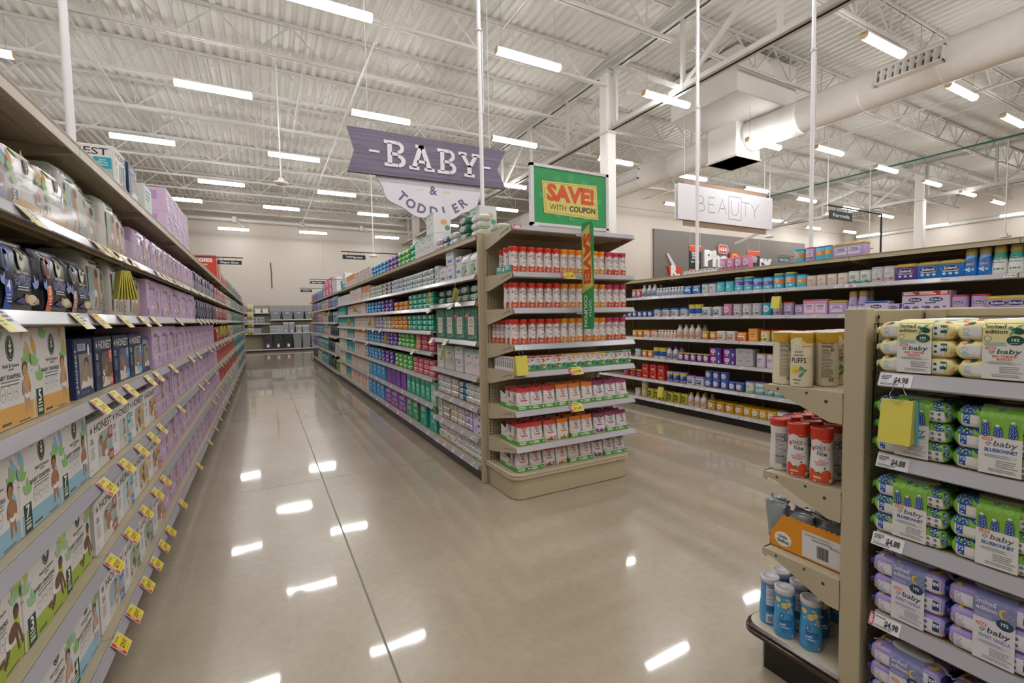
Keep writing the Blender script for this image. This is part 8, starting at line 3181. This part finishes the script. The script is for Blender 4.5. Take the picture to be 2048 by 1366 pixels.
for sh in range(6):
    rail_labels('C', sh, C_Z[sh], 1.40, 5.7, .36, sh)
for sh in (0, 1, 2):
    rail_labels('BN', sh, BN[sh], 3.80, 4.85, .24, sh + 10)
for sh in (0, 1):
    rail_labels('B', sh, BF[sh], 5.1, 8.6, .55, sh + 20)
tag(link('shelf_label', strip_label(.105, .036, Art().rect('#b8bac0', .004, .003, .09, .028).text('#c23038', 'B2', .055, .006, .024, bold=.04), '#bdbac2'), None, (C_LIP + .001, y_at(1703, C_LIP, C_Z[5]), C_Z[5]), -PI / 2), 'wide rail label reading B2 in red on the formula rack', 'shelf label')
tag(link('shelf_label', strip_label(.075, .037, Art().rect('#c2485a', .002, .002, .071, .033).text('#efe6e8', 'A0', .034, .007, .024, bold=.03), '#c2485a'), None, (EX0 + .045, EY0 - .001, E_TOP + .002), 0), 'red rail label reading A0 on the end rack top shelf', 'shelf label')
for z, px, t, lb in ((1.02, 2.255, '$4.98', 'snack bar boxes'), (.715, 2.255, '$3.68', 'upper row of snack bags'), (1.80, 2.19, '$3.68', 'highest row of puff cans')):
    me = tag_mesh('sale', t, 5)
    o = link('price_tag', me, None, (px, EY0 - .006, z + .012), 0)
    o.scale = (1.25, 1, 1)
    tag(o, 'yellow sale tag reading %s below the %s on end rack' % (t[1:], lb), 'price tag')
for z, t, y, new, lb in ((1.257, '$4.98', .682, False, 'sea turtle wipes'), (1.003, '$4.88', .684, False, 'upper bluebonnet wipes'), (.75, '$4.88', .692, False, 'lower bluebonnet wipes'), (.485, '$4.98', .695, True, 'violet moon wipes')):
    a = Art()
    if new:
        a.rect('#b02c34', .001, .001, .012, .034)
        a.text('#efe6e6', 'NEW', .0105, .018, .0085, .026, rot=PI / 2, bold=.03)
    k = .012 if new else 0
    a.bars('#3a3a3e', .004 + k, .029, .026, 3 if not new else 1, .0024, .002, 2)
    a.text('#2c2c30', t, .055 + k * .3, .0115, .0155, .036, bold=.04)
    a.bars('#55555a', .004 + k, .007, .06, 2, .0014, .0018, 4)
    if not new:
        a.ring('#3a3a3e', .012, .0135, .009, .0035, .0006, 12)
    tag(link('shelf_label', strip_label(.082, .036, a, '#d6d4d8'), None, (D_LIP + .0, y, z), -PI / 2), 'white price label reading %s%s under the %s' % ('NEW ' if new else '', t[1:], lb), 'shelf label')


def pad(loc, rz, label, w=.062, h=.125, t=.022, art=None, big=False, group='yellow coupon pads'):
    """tear-off coupon pad on a wire loop"""
    o = empty('coupon_pad', loc, rz)
    tag(o, label, 'coupon pad', group)
    m = MB()
    n = 7
    for i in range(n):
        y0 = -t / 2 + t * i / n
        k = (i - n / 2) * .0012
        col = '#d8cf62' if i % 2 else '#cfc453'
        m.prism([(-w / 2, -h), (w / 2, -h + .002 * (i % 2)), (w / 2 - .001, 0), (-w / 2 + .001, 0)], y0, y0 + t / n * .8, col, lambda a, b, c: (a, c + (b / -h) * k * 6, b - .045))
    if big:
        m.box(w / 2 - .004, w / 2 + .006, t / 2, t / 2 + .012, -h - .045, -.047, '#5fb0bf')
    a = art or Art().bars('#6a6428', -w * .36, -.062, w * .7, 3, .007, .005, 2).bars('#6a6428', -w * .36, -.10, w * .5, 3, .004, .004, 3).rect('#3a371c', -w * .28, -h - .03, w * .5, .018)
    put(m, a, lambda p, q, l: (p, -t / 2 - l - .006 * max(0, min(1, (-q - .045) / h)), q), .0012, .0003)
    m.obj('sheets', o)
    m = MB()
    m.tube([(-.012, 0, .004), (-.012, -.002, -.012), (-.020, -.003, -.028), (-.014, -.012, -.042), (0, -.014, -.052), (.014, -.012, -.042), (.020, -.003, -.028), (.012, -.002, -.012), (.012, 0, .004)], .0012, '#b9bcc2:m', 5)
    m.obj('wire_hook', o)
    return o


def rail_pad(rk, px, z, label, **kw):
    lip, s, _ = RACK[rk]
    X = lip + s * .034
    pad((X, y_at(px, X, z - .12), z - .045), s * PI / 2 + kw.pop('turn', 0), label, **kw)


rail_pad('A', 246, A_Z[5], 'yellow coupon pad hanging over white packs on the diaper rack', w=.075, h=.13, t=.035, turn=.5)
rail_pad('BN', 911, BN[6], 'yellow coupon pad over dark green wipes packs near the end cover', turn=-.3)
rail_pad('B', 859, BF[6], 'yellow coupon pad over mint wipes where two wipes bays meet', turn=-.3)
rail_pad('BN', 886, BN[4], 'yellow coupon pad over small mint boxes on the wipes rack', turn=-.3)
rail_pad('B', 836, BF[4], 'yellow coupon pad over pink wipes on the wipes rack', turn=-.3)
rail_pad('B', 740, BF[5], 'yellow coupon pad over lavender wipes on the wipes rack', turn=-.3)
rail_pad('B', 771, BF[4], 'yellow coupon pad over purple wipes on the wipes rack', turn=-.3)
rail_pad('B', 711, BF[6], 'yellow coupon pad over pink and white boxes, wipes rack', turn=-.5)
rail_pad('B', 698, BF[5], 'yellow coupon pad over teal picture boxes, wipes rack', turn=-.5)
rail_pad('C', 1553, C_Z[5], 'yellow coupon pad under the highest formula shelf', w=.10, h=.14)
rail_pad('C', 1322, C_Z[1], 'yellow coupon pad over lime yellow cans on the formula rack', w=.10, h=.15)
for i, px in enumerate((441, 447, 454)):
    rail_pad('A', px, A_Z[4], 'small yellow coupon pad over red packs, %s from near end' % ordw(i + 1), turn=.6)
for i, px in enumerate((622, 627, 650, 659)):
    rail_pad('BT', px, BT[4], 'small yellow coupon pad on far wipes bays, %s from far end' % ordw(i + 1), turn=-.5)
pad((1.7325, EY0 - .035, 1.235 - .035), 0, 'yellow coupon pad hanging below the lowest can shelf of end rack', w=.105, h=.15, t=.014, group=None)
w_ = .078
ba = Art()
ba.text('#3a3718', '$1 off', -.006, -.083, .0110, .040, bold=.035)
for i, t in enumerate(('H-E-B Baby', 'Wipes, 216 ct.,', 'assorted', 'varieties')):
    ba.text('#4a4620', t, -.030, -.098 - .0095 * i, .0052, (.036, .044, .026, .027)[i], 'l', bold=.02)
dash(ba, '#6a6428', [(-.033, -.060), (.033, -.060), (.033, -.150), (-.033, -.150)], .0025, .0018, .0005)
ba.bars('#4a4620', -.028, -.064, .05, 2, .0015, .0016, 3)
ba.ell('#6a6640', .016, -.122, .0125, .008, 14)
ba.rect('#c9bf5a', .006, -.123, .02, .0008)
x = -.028
rr = random.Random(6)
while x < .026:
    wv = rr.choice((.0007, .0014, .002))
    ba.rect('#2f2c16', x, -.160, wv, .020)
    x += wv + rr.choice((.0007, .0013))
ba.bars('#4a4620', -.03, -.166, .03, 1, .003, .002, 8)
pad((D_LIP - .032, .668, 1.257 - .030), -PI / 2 + .10, 'yellow dollar-off coupon pad hanging by a wire before bluebonnet wipes', w=w_, h=.128, t=.016, art=ba, big=True, group=None)

# ---- far end of the diaper rack: post and yellow toys on hooks
o = empty('end_cover', (A_LIP - .02, 19.50, 0))
tag(o, 'distant tan cover post at the far end of the diaper rack', 'post')
m = MB()
m.cbox(-.54, .02, 0, .03, 0, 2.17, TAN, .004)
m.obj('post', o)
for i in range(8):
    z = 1.98 - .29 * (i // 2)
    m = MB()
    rr = random.Random(i)
    for k in range(2):
        x = .09 * k
        rows = [[(x + r * math.cos(2 * PI * q / 8), r * math.sin(2 * PI * q / 8), zz) for q in range(8)] for r, zz in ((.01, -.10), (.045, -.07), (.05, -.03), (.03, .0), (.035, .02), (.01, .05))]
        m.grid(rows, '#dab32f:g', closed=True)
    m.box(-.05, .15, .05, .054, -.12, .14, '#c9cdd0')
    m.tube([(.045, .05, .1), (.045, .17, .11)], .004, '#9a9c9f:m', 5)
    t_ = m.obj('toy_pack', None, (A_LIP + .14 + .0 * i, 19.55 + .19 * (i % 2), z))
    tag(t_, 'yellow toy pack hanging beyond the diaper rack, %s row, %s peg' % (ordw(i // 2 + 1), ordw(i % 2 + 1)), 'toy', 'yellow toy packs')
